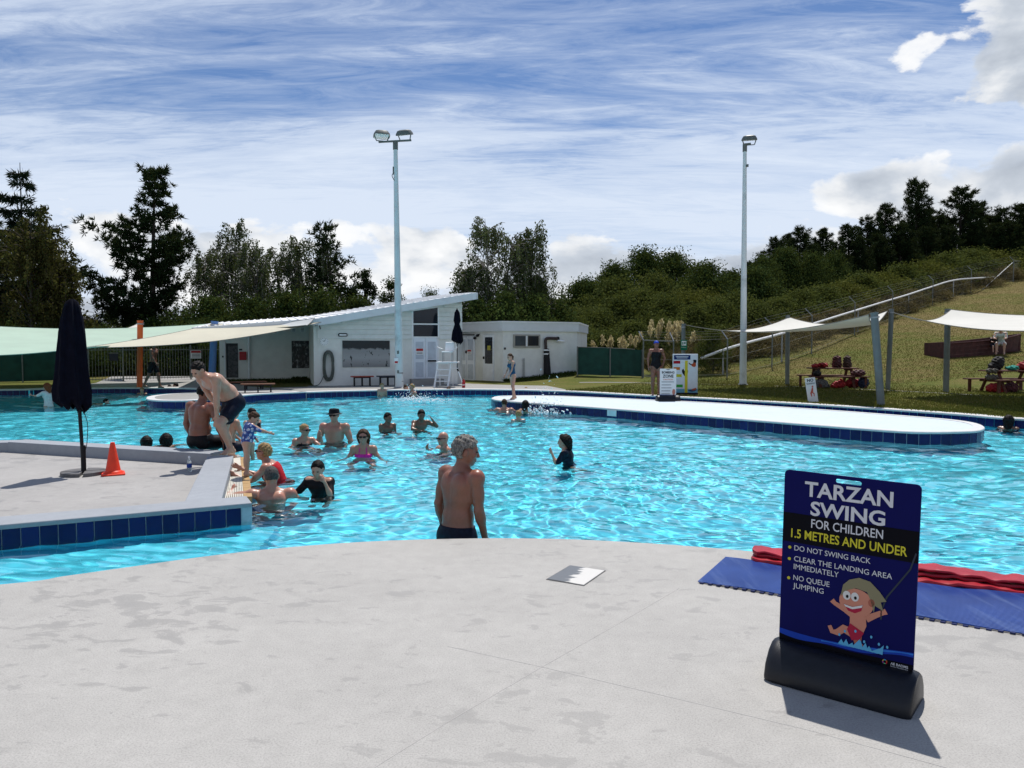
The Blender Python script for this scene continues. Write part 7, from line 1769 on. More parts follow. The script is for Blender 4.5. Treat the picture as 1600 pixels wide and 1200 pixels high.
lc = [(0.5, .1, .02), (.05, .3, .5), (.5, .35, .05), (.3, .05, .3), (.1, .4, .2), (.5, .02, .05)]
for k in range(6):
    a0 = k * 1.047; plate('logo_ring', [(U(.805) + .011 * math.cos(a0 + t), Vv(.972) + .011 * math.sin(a0 + t)) for t in (0, .3, .6, .95)] + [(U(.805) + .0065 * math.cos(a0 + t), Vv(.972) + .0065 * math.sin(a0 + t)) for t in (.95, .6, .3, 0)], y2, pm('logo_%d' % k, lc[k]), panel)
T('AE BADMS', .845, .965, .966, .980, bold=.0002); T('facility management', .845, .965, .984, .990)

# ---------------------------------------------------------------- bombing zone sign and the tall photo board
bz = P(1043.5, 626.5, 0.02); dpx = lambda d: d / F_PX
BZ = empty('pavement_sign', (bz.x, bz.y, 0.02), R(2), 'white caution sign reading BOMBING ZONE on a black base', 'sign'); k_ = bz.y / F_PX
roto_base(BZ, 0.66, 0.34, 0.17, M_ROTO)
m_ = MB(); m_.box((0, 0, 0.14 + .39), (0.47, 0.010, 0.78), bev=0.003); bp = m_.build('panel', pm('caution_white', (0.62, 0.66, 0.68)), BZ)
z1 = 0.92
DKP = pm('caution_dark_print', (0.015, 0.02, 0.03)); RP2 = pm('caution_red_print', (0.45, 0.10, 0.05))
plate('slot', rrect(-.05, .05, z1 - .03, z1 - .012, .008), -0.0062, DKP, bp)
text_fit('BOMBING', -.18, .18, z1 - .135, .07, DKP, bp, -0.0062, .003); text_fit('ZONE', -.155, .155, z1 - .25, .09, DKP, bp, -0.0062, .004); text_fit('CAUTION', -.14, .14, z1 - .325, .042, RP2, bp, -0.0062, .001)
for k, w_ in enumerate((.36, .28, .29, .26, .24)):
    plate('print_line', [(-.19, z1 - .385 - k * .085), (-.19 + w_, z1 - .385 - k * .085), (-.19 + w_, z1 - .365 - k * .085), (-.19, z1 - .365 - k * .085)], -0.0062, pm('caution_grey_print', (0.16, 0.17, 0.20)), bp)
plate('print_figure', blob(.165, z1 - .66, .045, .085, 16), -0.0062, pm('print_figure_red', (0.42, 0.18, 0.14)), bp)
plate('blue_foot', [(-.23, .142), (.23, .142), (.23, .175), (-.23, .185)], -0.0062, pm('caution_blue_print', (0.03, 0.10, 0.35)), bp)
BB = P(1070, 618); k_ = BB.y / F_PX; BD = empty('photo_board', (BB.x, BB.y, 0.005), R(-3), 'tall white splash-score board with coloured bars and a yellow ruler', 'board')
bw, bh = 0.80, 1.30
m_ = MB(); m_.box((0, 0, bh / 2 + .03), (bw, 0.05, bh), bev=0.012); bd = m_.build('board', pm('board_white', (0.58, 0.60, 0.63)), BD)
for sx in (-.3, .3): m_ = MB(); m_.box((sx, 0.0, .015), (.09, .42, .03), bev=.006); m_.build('foot', M_BLACKP, BD)
m_ = MB(); m_.box((0, -.01, .06), (bw + .02, .09, .06), bev=.01); m_.build('foot_rail', M_BLACKP, BD)
yb = -0.0262
def R2(nm, u0, u1, v0, v1, m, y=yb): plate(nm, [(-bw / 2 + bw * u0, .03 + bh * (1 - v1)), (-bw / 2 + bw * u1, .03 + bh * (1 - v1)), (-bw / 2 + bw * u1, .03 + bh * (1 - v0)), (-bw / 2 + bw * u0, .03 + bh * (1 - v0))], y, m, bd)
R2('title_bar', .05, .70, .03, .14, pm('board_navy', (0.012, 0.025, 0.11))); R2('title_line', .12, .62, .06, .078, M_PW, yb - .001); R2('title_line', .16, .58, .095, .108, M_PW, yb - .001)
for u1, v0, c, nm in ((.30, .17, (0.32, .01, .02), 'red'), (.29, .325, (0.48, .13, .02), 'orange'), (.36, .50, (0.42, .42, .03), 'lime'), (.41, .755, (0.04, .28, .05), 'green')): R2('score_bar', .03, u1, v0, v0 + .07, pm('board_' + nm, c))
R2('water_print', .0, 1.0, .86, .975, pm('board_water', (0.14, 0.32, 0.42)), yb + .0003)
R2('ruler', .485, .60, .165, .975, pm('board_yellow', (0.55, 0.46, 0.04)), yb - .0012)
def bb_(nm, cx, cv, rx, rz_, m, rot=0, y=yb): plate(nm, blob(-bw / 2 + bw * cx, .03 + bh * (1 - cv), rx, rz_, 22, rot, lambda a: 1 + .12 * math.sin(3 * a)), y, m, bd)
BKB = pm('board_black', (0.015, 0.015, 0.02))
bb_('print_swimmer', .80, .215, .125, .085, BKB, .4); bb_('print_swimmer', .74, .20, .07, .06, pm('board_white2', (.6, .6, .6)), .4, yb - .001); bb_('print_swimmer', .84, .27, .075, .065, pm('board_rust', (0.38, 0.07, 0.03)), .6, yb - .002)
bb_('print_diver', .50, .45, .095, .13, BKB, .2); bb_('print_diver', .50, .36, .06, .07, pm('board_white2', (.6, .6, .6)), 0, yb - .0006)
bb_('print_splash', .80, .90, .14, .035, pm('board_dark_blue', (0.03, 0.06, 0.10)), .1); bb_('print_splash', .86, .87, .08, .03, pm('board_rust', (0.38, 0.07, 0.03)), .3, yb - .001)
# NO RUNNING sign
nr_ = P(1271, 629.5); NR = empty('pool_rule_sign', (nr_.x, nr_.y, 0.0), R(-6), 'small tilted white sign reading NO RUNNING at the pool edge', 'sign'); NR.rotation_euler = (R(-8), R(-7), R(-6))
m_ = MB(); m_.box((0, 0, .36), (.28, .012, .70), bev=.004); npn = m_.build('panel', pm('rule_white', (0.60, 0.60, 0.58)), NR)
m_ = MB(); m_.bar((0, .03, 0), (0, .03, .5), .03); m_.build('stake', M_STEEL, NR)
text_fit('NO', -.085, .085, .60, .085, DKP, npn, -.0072, .004); text_fit('RUNNING', -.11, .11, .525, .045, DKP, npn, -.0072, .001)
plate('print_figure', limb([(.03, .42), (.01, .33), (-.03, .27), (-.02, .18)], [.02, .03, .022, .012]), -.0072, pm('rule_red', (0.42, 0.09, 0.06)), npn); plate('print_figure', blob(.035, .455, .024, .028, 14), -.0076, pm('rule_red', (0.42, 0.09, 0.06)), npn); plate('print_figure', limb([(.0, .3), (.05, .26), (.045, .18)], [.018, .016, .01]), -.0078, pm('rule_red', (0.42, 0.09, 0.06)), npn)
# green sign on the sail post
gs = PD(1068.5, 547, p1b.y - 0.12); GS = empty('first_aid_sign', gs, 0, 'green and white safety sign fixed to the sail post', 'sign')
m_ = MB(); m_.box((0, 0, .19), (.24, .012, .38), bev=.003); gp_ = m_.build('panel', pm('safety_green', (0.008, 0.16, 0.085)), GS)
plate('white_field', rrect(-.085, .085, .17, .34, .008), -.0072, M_WHITEP, gp_); plate('symbol', [(-.06, .20), (-.02, .20), (-.02, .30), (-.06, .30)], -.0084, pm('safety_green', (0.008, 0.16, 0.085)), gp_); plate('symbol', [(.01, .22), (.06, .22), (.06, .30), (.01, .30)], -.0084, pm('safety_green', (0.008, 0.16, 0.085)), gp_)
text_fit('SUNBLOCK', -.085, .085, .085, .035, M_WHITEP, gp_, -.0072)

# ================================================================ FOREGROUND THINGS
# closed umbrella on the island
ub = P(131, 741, PAD_Z); ku = ub.y / F_PX
UMB, _c = closed_umbrella('tall dark closed parasol standing on the sunken pad', ub, 1, [(0.13, 0.985), (0.205, 1.06), (0.212, 1.16), (0.188, 1.36), (0.168, 1.65), (0.145, 1.95), (0.122, 2.15), (0.104, 2.22), (0.098, 2.27), (0.072, 2.36), (0.032, 2.40)], 2.40, 0.024, lean=(-0.085, 0.02), tail=0.10, n=96, pleats=7, off=(-0.13, 0))
m_ = MB()
for q in range(4):
    a0 = q * 1.5708 + .05; poly = [(0.02 * math.cos(a0 + .78), 0.02 * math.sin(a0 + .78))] + [(0.285 * math.cos(a0 + t), 0.285 * math.sin(a0 + t)) for t in np.linspace(.03, 1.44, 9)]
    mm = MB(); mm.prism(poly, 0.0, 0.048); mm.build('base_slab', mat('grey_granite_slab', (0.115, 0.11, 0.11), 0.6, 0.2, 25, bump=0.1), UMB)
mm = MB(); mm.tube([(0, 0, 0.03), (0, 0, 0.40)], 0.033, 12); mm.build('pole_socket', M_BLACKP, UMB, True)
mm = MB(); mm.tube(catmull([(-0.06, -.02, 1.05), (0.06, -.05, 0.75), (0.055, -.05, 0.45), (0.02, -.03, 0.30)], 6), 0.005, 5); mm.build('cord', M_BLACKP, UMB, True)
# cone
cb = P(177, 741.5, PAD_Z); CN = empty('traffic_cone', cb, 0.5, 'bright orange traffic cone beside the parasol base', 'cone'); M_CONE = mat('orange_cone_plastic', (0.78, 0.045, 0.012), 0.45, 0.08, 8, dirt=(0.45, 0.05, 0.02), dscale=9)
m_ = MB(); m_.box((0, 0, .014), (.29, .29, .028), bev=.010); m_.build('base', M_CONE, CN); m_ = MB(); m_.lathe([(.125, .026), (.118, .045), (.095, .06), (.030, .43), (.026, .445), (.018, .447)], 28); m_.build('cone_body', M_CONE, CN, True)
# bottle
bt = P(296, 737, PAD_Z); BT = empty('water_bottle', bt, 0, 'small clear water bottle with a blue label on the pad', 'bottle')
mg, nt, b = node_mat('clear_plastic'); b.inputs['Base Color'].default_value = (0.75, 0.82, 0.85, 1); b.inputs['Transmission Weight'].default_value = 0.75; b.inputs['Roughness'].default_value = 0.12
m_ = MB(); m_.lathe([(.030, 0), (.034, .01), (.034, .13), (.030, .155), (.014, .185), (.013, .2)], 16); m_.build('bottle_body', mg, BT, True); m_ = MB(); m_.lathe([(.0345, .06), (.0345, .115)], 16); m_.build('label_band', pm('bottle_blue', (0.03, 0.07, 0.30)), BT, True); m_ = MB(); m_.lathe([(.015, .195), (.015, .22)], 12); m_.build('cap', M_WHITEP, BT, True)
# drain cover
dq = [P(855.5, 905.5), P(891, 884.5), P(944.5, 892.5), P(912, 915)]
dc_ = sum(dq, Vector()) / 4; DR = empty('drain_cover', (dc_.x, dc_.y, 0.0), 0, 'square steel drain cover, half wet and half pale, set in the grey deck', 'drain cover')
def steel_lid():
    m, nt, b = node_mat('wet_lid'); tc = nt.nodes.new('ShaderNodeTexCoord'); v = tc.outputs['Object']; sep = nt.nodes.new('ShaderNodeSeparateXYZ'); nt.links.new(v, sep.inputs[0])
    n = noise(nt, mapping(nt, v, rot=(0, 0, .5), scale=(3, 14, 1)), 2.0, 5, 0.6, 0.3)
    s = mth(nt, 'ADD', mth(nt, 'ADD', mth(nt, 'MULTIPLY', sep.outputs['X'], 2.4), mth(nt, 'MULTIPLY', sep.outputs['Y'], -1.2)), mth(nt, 'MULTIPLY', n, 0.8)); f = ramp(nt, s, [(0.36, 0.0), (0.42, 1.0)])
    nt.links.new(mixc(nt, f, (0.13, 0.135, 0.14), (0.60, 0.58, 0.54)), b.inputs['Base Color']); b.inputs['Metallic'].default_value = 0.0; b.inputs['Roughness'].default_value = 0.35; return m
m_ = MB(); m_.prism([(p.x - dc_.x, p.y - dc_.y) for p in dq], -0.01, 0.006); m_.build('lid', steel_lid(), DR)
gq = [dc_ + (p - dc_) * 1.05 for p in dq]; m_ = MB(); m_.prism([(p.x - dc_.x, p.y - dc_.y) for p in gq], -0.01, 0.0035); m_.build('frame', mat('drain_frame', (0.10, 0.10, 0.10), 0.6, 0.3, 20), DR)
# blue mats: two lengths of ridged slats
def mat_mat():
    m, nt, b = node_mat('blue_ridged_mat'); tc = nt.nodes.new('ShaderNodeTexCoord'); v = tc.outputs['Object']; n = noise(nt, v, 2.2, 5, 0.6); n2 = noise(nt, mapping(nt, v, rot=(0, 0, R(30)), scale=(6.5, 0.8, 1)), 1.6, 4)
    c = ramp(nt, n, [(0.3, (0.014, 0.050, 0.24)), (0.7, (0.032, 0.090, 0.36))]); c = mixc(nt, ramp(nt, n2, [(.50, 0.0), (.70, .42)]), c, (0.17, 0.26, 0.50)); nt.links.new(c, b.inputs['Base Color']); b.inputs['Roughness'].default_value = 0.24; b.inputs['Specular IOR Level'].default_value = 0.7; return m  # pale crosswise streaks: reflected sky sheen painted into the base colour
M_MAT = mat_mat()
def ridged_mat(label, n0, f0, f1, n1):
    o = (n0 + f0 + f1 + n1) / 4; root = empty('pool_mat', (o.x, o.y, 0), 0, label, 'mat'); W_ = (f0 - n0).length; L = ((n1 - n0).length + (f1 - f0).length) / 2
    ns_ = int(W_ / 0.020); nl = max(6, int(L / 0.09)); mb = MB(); wob = lambda u, v: 0.008 + 0.007 * math.sin(u * L * 4.2 + v * 1.2) ** 2 + 0.012 * max(0, (u - .75)) * math.sin(u * 30) ** 2
    for j in range(ns_):
        v = (j + .5) / ns_; vs = []; fs = []
        for i in range(nl + 1):
            u = i / nl; p = (n0.lerp(n1, u)).lerp(f0.lerp(f1, u), v) - o; d = ((f0 - n0).normalized()) * (W_ / ns_ * 0.40); z = wob(u, v)
            vs += [p - d + Vector((0, 0, z)), p - d * .6 + Vector((0, 0, z + .006)), p + d * .6 + Vector((0, 0, z + .006)), p + d + Vector((0, 0, z))]
        for i in range(nl):
            for k in range(3): fs.append((i * 4 + k, (i + 1) * 4 + k, (i + 1) * 4 + k + 1, i * 4 + k + 1))
        mb.add(vs, fs)
    tag(mb.build('ridge', M_MAT, root, True), kind='stuff')
    cr_ = MB(); nc_ = int(L / 0.055)
    for i in range(nc_):
        u = (i + .5) / nc_; a = n0.lerp(n1, u) - o; b2 = f0.lerp(f1, u) - o; z = wob(u, .5) - .004; cr_.bar(a - (b2 - a).normalized() * .012 + Vector((0, 0, z)), b2 + Vector((0, 0, z)), 0.026, 0.008)
    tag(cr_.build('cross_bar', mat('dark_blue_mat_bars', (0.010, 0.022, 0.11), 0.5), root), kind='stuff')
m0, m1, m2_, m3 = P(1090, 911), P(1134, 873.5), P(1690, 940), P(1690, 1008)
mid_n, mid_f = m0.lerp(m3, .46), m1.lerp(m2_, .46)
ridged_mat('blue ridged mat with toothed edge on the side towards the drain cover', m0, m1, mid_f - (m2_ - m1).normalized() * .004, mid_n - (m3 - m0).normalized() * .004); ridged_mat('blue ridged mat, wet and wrinkled, reaching past the front sign', mid_n + (m3 - m0).normalized() * .004, mid_f + (m2_ - m1).normalized() * .004, m2_, m3)
# red folded vinyl along the pool edge
def red_roll():
    a, b = P(1176, 874), P(1720, 938); o = a; root = empty('folded_red_mat', (o.x, o.y, 0), 0, 'folded shiny red vinyl mat along the pool edge behind the blue mats', 'mat'); d = (b - a).normalized(); nn = Vector((-d.y, d.x, 0)); L = (b - a).length; rr2 = np.random.RandomState(2)
    M_V = mat('red_vinyl', (0.34, 0.010, 0.022), 0.38, 0.22, 4, bump=0.5, bscale=7, spec=0.35)
    for k, (oy, w0, z0, th) in enumerate(((0.0, .135, .020, .016), (0.045, .125, .050, .013), (0.020, .085, .076, .010))):
        n = 110; prof = [(-1, -.6), (-1.02, 0), (-.97, .75), (-.6, 1.0), (-.15, .86), (.2, 1.0), (.65, .92), (.97, .7), (1.02, 0), (1, -.6)]; m = len(prof); vs = []
        for i in range(n + 1):
            u = i / n; e_ = min(1, u * 30 + .55); kink = .006 * math.sin(u * 61 + k * 2) + .004 * math.sin(u * 143 + k); shift = .012 * math.sin(u * 9 + k * 2) + .004 * math.sin(u * 37 + k)
            c = d * (L * u) + nn * (oy + shift) + Vector((0, 0, z0 + kink * .5 + .006 * math.sin(u * 21 + k)))
            for a_, b_ in prof:
                p = c + nn * (w0 * a_ * e_ * (1 + .05 * math.sin(u * 47 + a_ * 3))) + Vector((0, 0, th * b_ + .004 * math.sin(u * 80 + a_ * 5 + k))); p.z = max(p.z, .004 + .001 * k); vs.append(p)
        fs = [(i * m + j, (i + 1) * m + j, (i + 1) * m + (j + 1) % m, i * m + (j + 1) % m) for i in range(n) for j in range(m)] + [tuple(range(m))]
        mb = MB(); mb.add(vs, fs); ob = mb.build('fold', M_V, root, True)
        bm = bmesh.new(); bm.from_mesh(ob.data); bmesh.ops.recalc_face_normals(bm, faces=bm.faces); bm.to_mesh(ob.data); bm.free()
red_roll()

# ================================================================ LAWN: picnic tables, bags, the wooden boat
M_TW = mat('red_brown_table_wood', (0.10, 0.032, 0.022), 0.65, 0.3, 7, bump=0.3, bscale=30)
def picnic(label, p, rz, L=1.75):
    root = empty('picnic_table', p, rz, label, 'table')
    for k in range(4): m_ = MB(); m_.box((0, -.27 + .18 * k, .74), (L, .165, .042), bev=.006); m_.build('top_plank', M_TW, root)
    for sd_ in (-1, 1):
        for k in range(2): m_ = MB(); m_.box((0, sd_ * (.62 + .14 * k), .44), (L + .4, .13, .042), bev=.006); m_.build('seat_plank', M_TW, root)
        for ex in (-.62, .62):
            m_ = MB(); m_.bar((ex, sd_ * .60, 0.0), (ex, sd_ * .20, .72), .045, .095, (1, 0, 0)); m_.build('leg', M_TW, root)
            m_ = MB(); m_.bar((ex + .35 * (1 if ex > 0 else -1) + (0.0), sd_ * .70, 0), (ex + .35 * (1 if ex > 0 else -1), sd_ * .70, .418), .08, .08); m_.build('seat_leg', M_TW, root)
    for ex in (-.57, .57):
        m_ = MB(); m_.bar((ex, -.72, .40), (ex, .72, .40), .04, .09); m_.build('seat_beam', M_TW, root); m_ = MB(); m_.bar((ex, -.33, .695), (ex, .33, .695), .04, .08); m_.build('top_beam', M_TW, root)
    return root
def soft(name, label, p, parts, m, cat='bag', rz=0.0, extra=None):
    """a bag or towel heap as one soft body"""
    sd_ = sum(map(ord, label)) % 50
    wb = lambda X: 0.016 * np.sin(X[..., 0] * 31 + sd_ + 2 * np.sin(X[..., 2] * 23)) * np.sin(X[..., 1] * 27 + X[..., 2] * 19 + sd_) + 0.010 * np.sin(X[..., 2] * 55 + X[..., 0] * 40 + sd_)
    o = skin_mesh(name, parts, 0.016, m, None, wob=wb); tag(o, label, cat); o.location = p; o.rotation_euler = (0, 0, rz); return o
M_BAGR = mat('red_bag_cloth', (0.30, 0.012, 0.018), 0.6, 0.3, 12, bump=.4, bscale=30); M_BAGK = mat('black_bag_cloth', (0.014, 0.013, 0.016), 0.7, 0.3, 14, bump=.4, bscale=30); M_BAGM = mat('maroon_striped_bag', (0.085, 0.022, 0.03), 0.65, 0.8, 9, bump=.3); M_BAGG = mat('grey_bag_cloth', (0.16, 0.16, 0.165), 0.8, 0.25, 9, bump=.4, bscale=25); M_TEAL = mat('teal_towel', (0.04, 0.28, 0.24), 0.9, 0.2, 14, bump=.5, bscale=50); M_PAT = mat('patterned_bag', (0.10, 0.095, 0.09), 0.8, 0.95, 45); M_NAVB = mat('navy_bag_cloth', (0.012, 0.018, 0.05), 0.7, 0.3, 12)
tA = on(1300, 605.5); TA = picnic('red-brown picnic table laden with bags under the first sail', tA, R(-3))
def on_t(t, dx, dy, z, rz): 
    q = Matrix.Rotation(rz, 3, 'Z') @ Vector((dx, dy, 0)); return (t.x + q.x, t.y + q.y, t.z + z)
def backpack(label, p, m, w=.30, h_=.46, d=.22, rz=0.0):
    o = soft('backpack', label, p, [ell(v3(0, 0, h_ * .42), v3(w / 2, d / 2, h_ * .46)), cone(v3(-w * .28, 0, .08), v3(w * .28, 0, .08), d * .42, d * .42, .05), ell(v3(0, -d * .45, h_ * .30), v3(w * .36, d * .28, h_ * .24)), cone(v3(-w * .2, 0, h_ * .72), v3(w * .2, 0, h_ * .72), d * .32, d * .32, .05)], m, 'backpack', rz)
    mb = MB(); mb.tube(catmull([(-.05, 0, h_ * .86), (0, 0, h_ * .97), (.05, 0, h_ * .86)], 4), .012, 6); mb.build('handle', M_BAGK, o, True)
    mb = MB(); mb.tube(catmull([(-w * .30, -d * .52, h_ * .40), (0, -d * .72, h_ * .46), (w * .30, -d * .52, h_ * .40)], 4), .008, 5); mb.build('zip', M_BAGK, o, True); return o
ra = R(-3)
backpack('maroon striped backpack on the first picnic table, taller of two', on_t(tA, 0.15, -.05, .765, ra), M_BAGM, .36, .50); backpack('dark brown striped backpack on the first picnic table, slimmer of two', on_t(tA, 0.55, 0, .765, ra), mat('brown_striped_bag', (0.07, 0.04, 0.035), .65, .8, 9), .30, .50)
soft('towel_heap', 'red towels heaped on the first picnic table', on_t(tA, -.45, -.05, .77, ra), [ell(v3(-.2, 0, .06), v3(.16, .18, .08)), ell(v3(.1, .02, .08), v3(.18, .16, .10)), ell(v3(-.02, -.08, .12), v3(.14, .1, .06))], M_BAGR, 'towel')
soft('bag', 'grey cloth bag slumped under the first picnic table', on_t(tA, -.55, -.35, 0, ra), [ell(v3(0, 0, .17), v3(.26, .2, .18)), ell(v3(.16, 0, .08), v3(.2, .18, .1)), cone(v3(-.05, 0, .3), v3(-.02, 0, .4), .07, .04, .05)], M_BAGG)
soft('bag', 'red bag on the grass under the first picnic table', on_t(tA, 0.05, -.55, 0, ra), [ell(v3(0, 0, .14), v3(.24, .17, .15)), ell(v3(-.16, 0, .10), v3(.14, .14, .11)), cone(v3(.06, 0, .22), v3(.1, 0, .33), .08, .05, .06)], M_BAGR)
soft('bag', 'dark navy bag standing at a foot of the first picnic table', on_t(tA, 0.95, -.55, 0, ra), [ell(v3(0, 0, .22), v3(.2, .16, .23)), ell(v3(.02, -.1, .14), v3(.13, .1, .13))], M_NAVB)
soft('bag', 'maroon holdall on a seat of the first picnic table', on_t(tA, .70, -.70, .47, ra), [ell(v3(0, 0, .10), v3(.27, .15, .12)), cone(v3(-.12, 0, .16), v3(.12, 0, .16), .08, .08, .05)], M_BAGM)
soft('bag', 'small black bag on a seat of the first picnic table', on_t(tA, -.80, -.70, .47, ra), [ell(v3(0, 0, .09), v3(.15, .13, .10)), cone(v3(-.03, 0, .14), v3(.03, 0, .2), .05, .04, .05)], M_BAGK)
soft('bag', 'large red duffel bag beneath the first picnic table', on_t(tA, .72, -.15, 0, ra), [ell(v3(0, 0, .17), v3(.30, .2, .18)), cone(v3(-.14, 0, .24), v3(.14, 0, .24), .08, .08, .05)], M_BAGR)
tB = on(1578, 613); rb2 = R(6); TB = picnic('red-brown picnic table with a dark jacket and teal towel under the second sail', tB, rb2, 1.9)
soft('jacket_heap', 'black jacket heaped high on the second picnic table', on_t(tB, -.50, 0, .765, rb2), [ell(v3(0, 0, .22), v3(.20, .17, .24)), ell(v3(-.12, 0, .12), v3(.18, .16, .14)), ell(v3(.1, 0, .3), v3(.13, .12, .16))], M_BAGK, 'jacket')
soft('towel_heap', 'teal towel folded on the second picnic table', on_t(tB, -.12, -.22, .765, rb2), [ell(v3(0, 0, .07), v3(.23, .13, .08)), ell(v3(.06, 0, .11), v3(.15, .1, .05))], M_TEAL, 'towel')
soft('bag', 'red bag on top of the second picnic table', on_t(tB, .40, -.1, .765, rb2), [ell(v3(0, 0, .13), v3(.24, .17, .15)), cone(v3(0, 0, .2), v3(.05, 0, .3), .08, .05, .06)], M_BAGR)
soft('tote_bag', 'black and white patterned tote standing on the second table seat', on_t(tB, -1.12, -.55, .46, rb2), [cone(v3(-.12, 0, .08), v3(.12, 0, .08), .09, .09, .06), cone(v3(-.13, 0, .30), v3(.13, 0, .30), .07, .07, .08)], M_PAT)
soft('bag', 'crimson bag on the grass below the second picnic table', on_t(tB, -.72, -.2, 0, rb2), [ell(v3(0, 0, .16), v3(.3, .2, .17)), ell(v3(.2, 0, .1), v3(.16, .16, .12))], M_BAGR)
soft('bag', 'maroon swim bag in the middle below the second picnic table', on_t(tB, -.25, -.35, 0, rb2), [ell(v3(0, 0, .17), v3(.23, .18, .19)), cone(v3(0, 0, .28), v3(0, 0, .38), .07, .04, .05)], M_BAGM)
# wooden boat
bl, brr = on(1460, 557.5), on(1592, 548); bo = (bl + brr) / 2; BL_ = (brr - bl).length; ba = math.atan2((brr - bl).y, (brr - bl).x)
BO = empty('wooden_boat', bo, ba, 'dark red wooden play boat on the grass slope', 'boat'); M_BOAT = mat('dark_red_boat_wood', (0.065, 0.020, 0.018), 0.7, 0.35, 6, bump=0.4, bscale=20)
zsl = brr.z - bl.z
def hull(u, sd_): 
    w = 0.78 * (1 - max(0, (u - .45) / .55) ** 2.2); return Vector((-BL_ / 2 + BL_ * u, sd_ * w, 0))
BHt = 0.70
for sd_ in (-1, 1):
    for k in range(4):
        mb = MB(); N_ = 16; vs = []
        for i in range(N_ + 1):
            u = i / N_; p = hull(u, sd_); rise = 0.16 * max(0, u - .3) ** 2 * 2; o1 = 0.02 * k * sd_
            for (dy, zz) in ((0, k * .175 - .1), (0, (k + 1) * .175 - .104), (.04, (k + 1) * .175 - .104), (.04, k * .175 - .1)): vs.append((p.x, p.y + o1 - dy * sd_, zz + rise + zsl * (u - .5)))
        fs = [(i * 4 + j, (i + 1) * 4 + j, (i + 1) * 4 + (j + 1) % 4, i * 4 + (j + 1) % 4) for i in range(N_) for j in range(4)]; mb.add(vs, fs); mb.build('hull_plank', M_BOAT, BO)
m_ = MB(); m_.box((-BL_ / 2, 0, BHt * .42 - zsl * .5), (.06, 1.66, BHt + .02)); m_.build('transom', M_BOAT, BO)
m_ = MB(); m_.box((BL_ / 2 - .03, 0, BHt * .48 + zsl * .5), (.14, .14, BHt + .2), bev=.02); m_.build('stem_post', M_BOAT, BO)
for sd_ in (-1, 1):
    m_ = MB(); m_.tube([hull(i / 14, sd_) + Vector((0, .05 * sd_, .60 + .32 * max(0, i / 14 - .3) ** 2 + zsl * (i / 14 - .5))) for i in range(15)], .045, 6); m_.build('gunwale', M_BOAT, BO, True)
m_ = MB(); m_.box((0, 0, .02), (BL_ * .8, 1.2, .04), Euler((0, -math.atan2(zsl, BL_), 0)).to_matrix()); m_.build('floor', M_BOAT, BO)
def boat_pt(u, sd_, z): q = hull(u, sd_); q = Matrix.Rotation(ba, 3, 'Z') @ q; return Vector((bo.x + q.x, bo.y + q.y, bo.z + z + zsl * (u - .5)))
s_a = boat_pt(.63, -1, .36); s_k = boat_pt(.54, -1, .32)
# splashes: white water flung up in drops
def splash(label, px, py, sx, n, hmax, seed):
    rs = np.random.RandomState(seed); c = P(px, py, WATER_Z); k = c.y / F_PX; mb = MB()
    for i in range(n):
        x = rs.normal() * sx * k * .5; y = rs.normal() * .35; z = abs(rs.normal()) ** 1.5 * hmax * math.exp(-(x / (sx * k)) ** 2); r = rs.uniform(.012, .045) * (1 if z < .12 else .6)
        mb.box((x, y, z), (r * rs.uniform(.8, 2.6), r, r * .8), Euler((rs.uniform(0, 3), rs.uniform(0, 3), rs.uniform(0, 3))).to_matrix(), r * .25)
    o = mb.build('water_splash', mat('white_water', (0.80, 0.84, 0.86), 0.35), None, True, loc=c); o['label'] = label; tag(o, kind='stuff')
splash('white splash near the far pool edge', 652, 626.5, 46, 420, .12, 1); splash('white splash by the platform edge', 856, 645, 34, 260, .22, 2)
# taller dry tufts on the slope
pts_h = []; rg = random.Random(19)
while len(pts_h) < 70000:
    d_ = rg.uniform(30, 78); x_ = PD(rg.uniform(1080, 1640), 540, d_).x; tt = 0.60 * x_ + 0.80 * d_ - 31
    fyv = float(np.interp(800 + F_PX * x_ / d_, fx, fy))
    if tt > -2 and d_ < fyv + 3: pts_h.append((x_, d_, H(x_, d_)))
# lawn blades near the pool edge and along walls
def blades(name, pts, hmin, hmax, m, seed=1):
    rs = np.random.RandomState(seed); C = np.array(pts); n = len(C); D = unit(np.stack([rs.normal(size=n) * .35, rs.normal(size=n) * .35, np.ones(n)], 1)); W_ = unit(np.cross(D, rs.normal(size=(n, 3)))); L = rs.uniform(hmin, hmax, n)
    o = link(name, leaves_mesh(name, quads(C + D * L[:, None] * .5, D, W_, L, .022)), m); tag(o, kind='stuff'); return o
L_LAWN = leaf_mat('lawn_blades', (0.070, 0.095, 0.018), (0.110, 0.125, 0.030), (0.18, 0.15, 0.050), 0.3, 0.35)
pts = []; rg = random.Random(9)
fe = [(p, n) for p, n in zip(far_edge, far_n) if p.x > 1.8 and p.y > 8]
for i in range(60000):
    p, n_ = fe[rg.randrange(len(fe) - 1)]; t = 0.36 + rg.random() ** 1.5 * 11; q = p + n_ * t + Vector((rg.uniform(-.25, .25), rg.uniform(-.25, .25), 0)); pts.append((q.x, q.y, H(q.x, q.y)))
blades('lawn_grass', pts, .03, .075, L_LAWN)
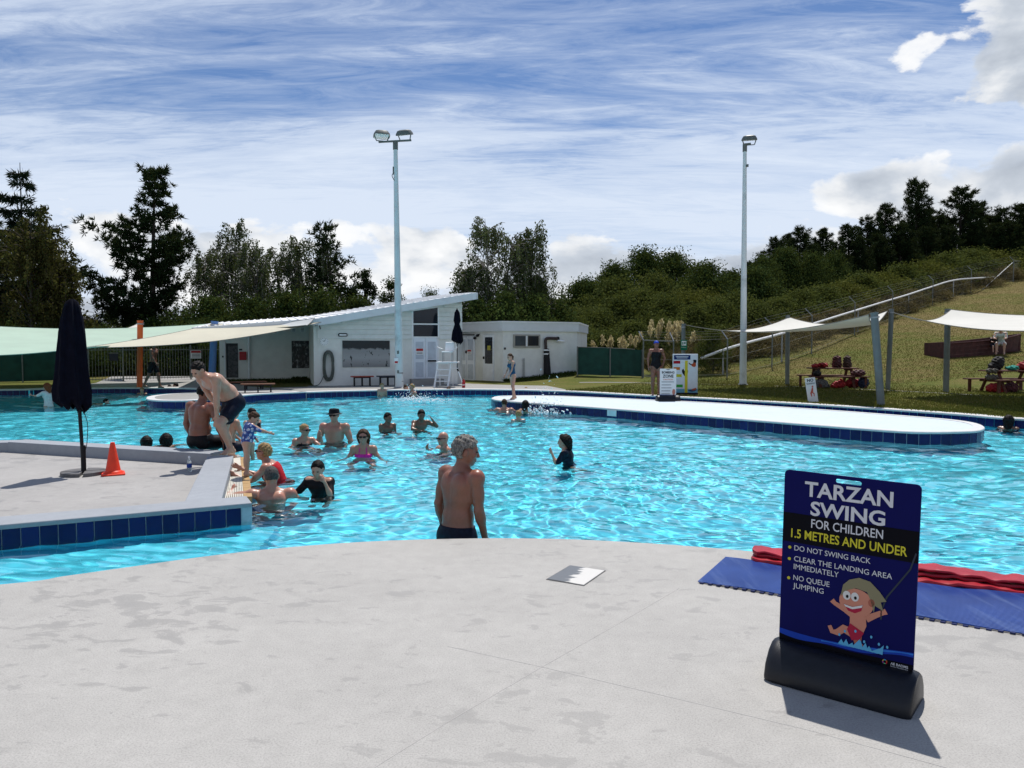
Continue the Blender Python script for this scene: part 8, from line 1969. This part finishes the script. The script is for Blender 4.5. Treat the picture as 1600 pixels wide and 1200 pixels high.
L_SLOPE = leaf_mat('slope_blades', (0.080, 0.092, 0.024), (0.135, 0.118, 0.038), (0.20, 0.150, 0.066), 0.3, 0.22)
blades('slope_grass', pts_h, .03, .08, L_SLOPE, 3)
pts = []
for i in range(5000):
    t = rg.uniform(tL, 0); q = F2.w(t, 0, rg.random() ** 2 * 2.2 + .03); pts.append((q.x, q.y, 0))
for i in range(1500):
    q = F2.w(F2.tz(465 + rg.uniform(-9, 14), 590)[0], 0, rg.uniform(.1, 1.2)); pts.append((q.x, q.y, rg.uniform(0, .1)))
for i in range(2500):
    t = rg.uniform(0, T4); q = F4.w(t, 0, rg.random() ** 2 * .8 + .02); pts.append((q.x, q.y, H(q.x, q.y)))
blades('wall_grass', pts, .06, .20, leaf_mat('rank_grass', (0.016, 0.030, 0.008), (0.032, 0.050, 0.012), (0.06, 0.075, 0.02), 0.2, 1.0), 2)
# --- the two on the wooden boat
fz = face_to(-0.15, -1)
make_person('adult in a pale patterned shirt sitting on the wooden boat, bent over a child', face_to(-0.55, -0.85), 1.72, lean=18, lean2=38, hpitch=40, skin='fair', hair='brown', hairstyle='short', wear=(('shirt', M_PALESH), ('shorts', M_GREYSH)), h=0.017, at=(s_a.x, s_a.y - 0.20), hip_z=s_a.z + 0.09,
     legL=(V(-.15, 1, -.05), V(0, .05, -1)), legR=(V(.15, 1, -.05), V(0, .05, -1)), armL=(V(-.1, .6, -.8), V(.2, .9, -.1)), armR=(V(.2, .6, -.8), V(-.2, .9, -.1)))
make_person('small child with a yellow cap and dark top sitting on the wooden boat', face_to(-0.2, -1), 1.0, lean=4, lean2=10, hpitch=10, headk=1.35, skin='fair', hair='blonde', hairstyle='helmet', wear=(('shirt', M_BLACKSW), ('trunks', M_NAVYSW)), h=0.017, at=(s_k.x, s_k.y - 0.18), hip_z=s_k.z + 0.06,
     legL=(V(-.15, 1, -.1), V(0, .05, -1)), legR=(V(.15, 1, -.1), V(0, .05, -1)), armL=(V(-.1, .5, -.8), V(.2, .9, -.1)), armR=(V(.1, .5, -.8), V(-.2, .9, -.1)))
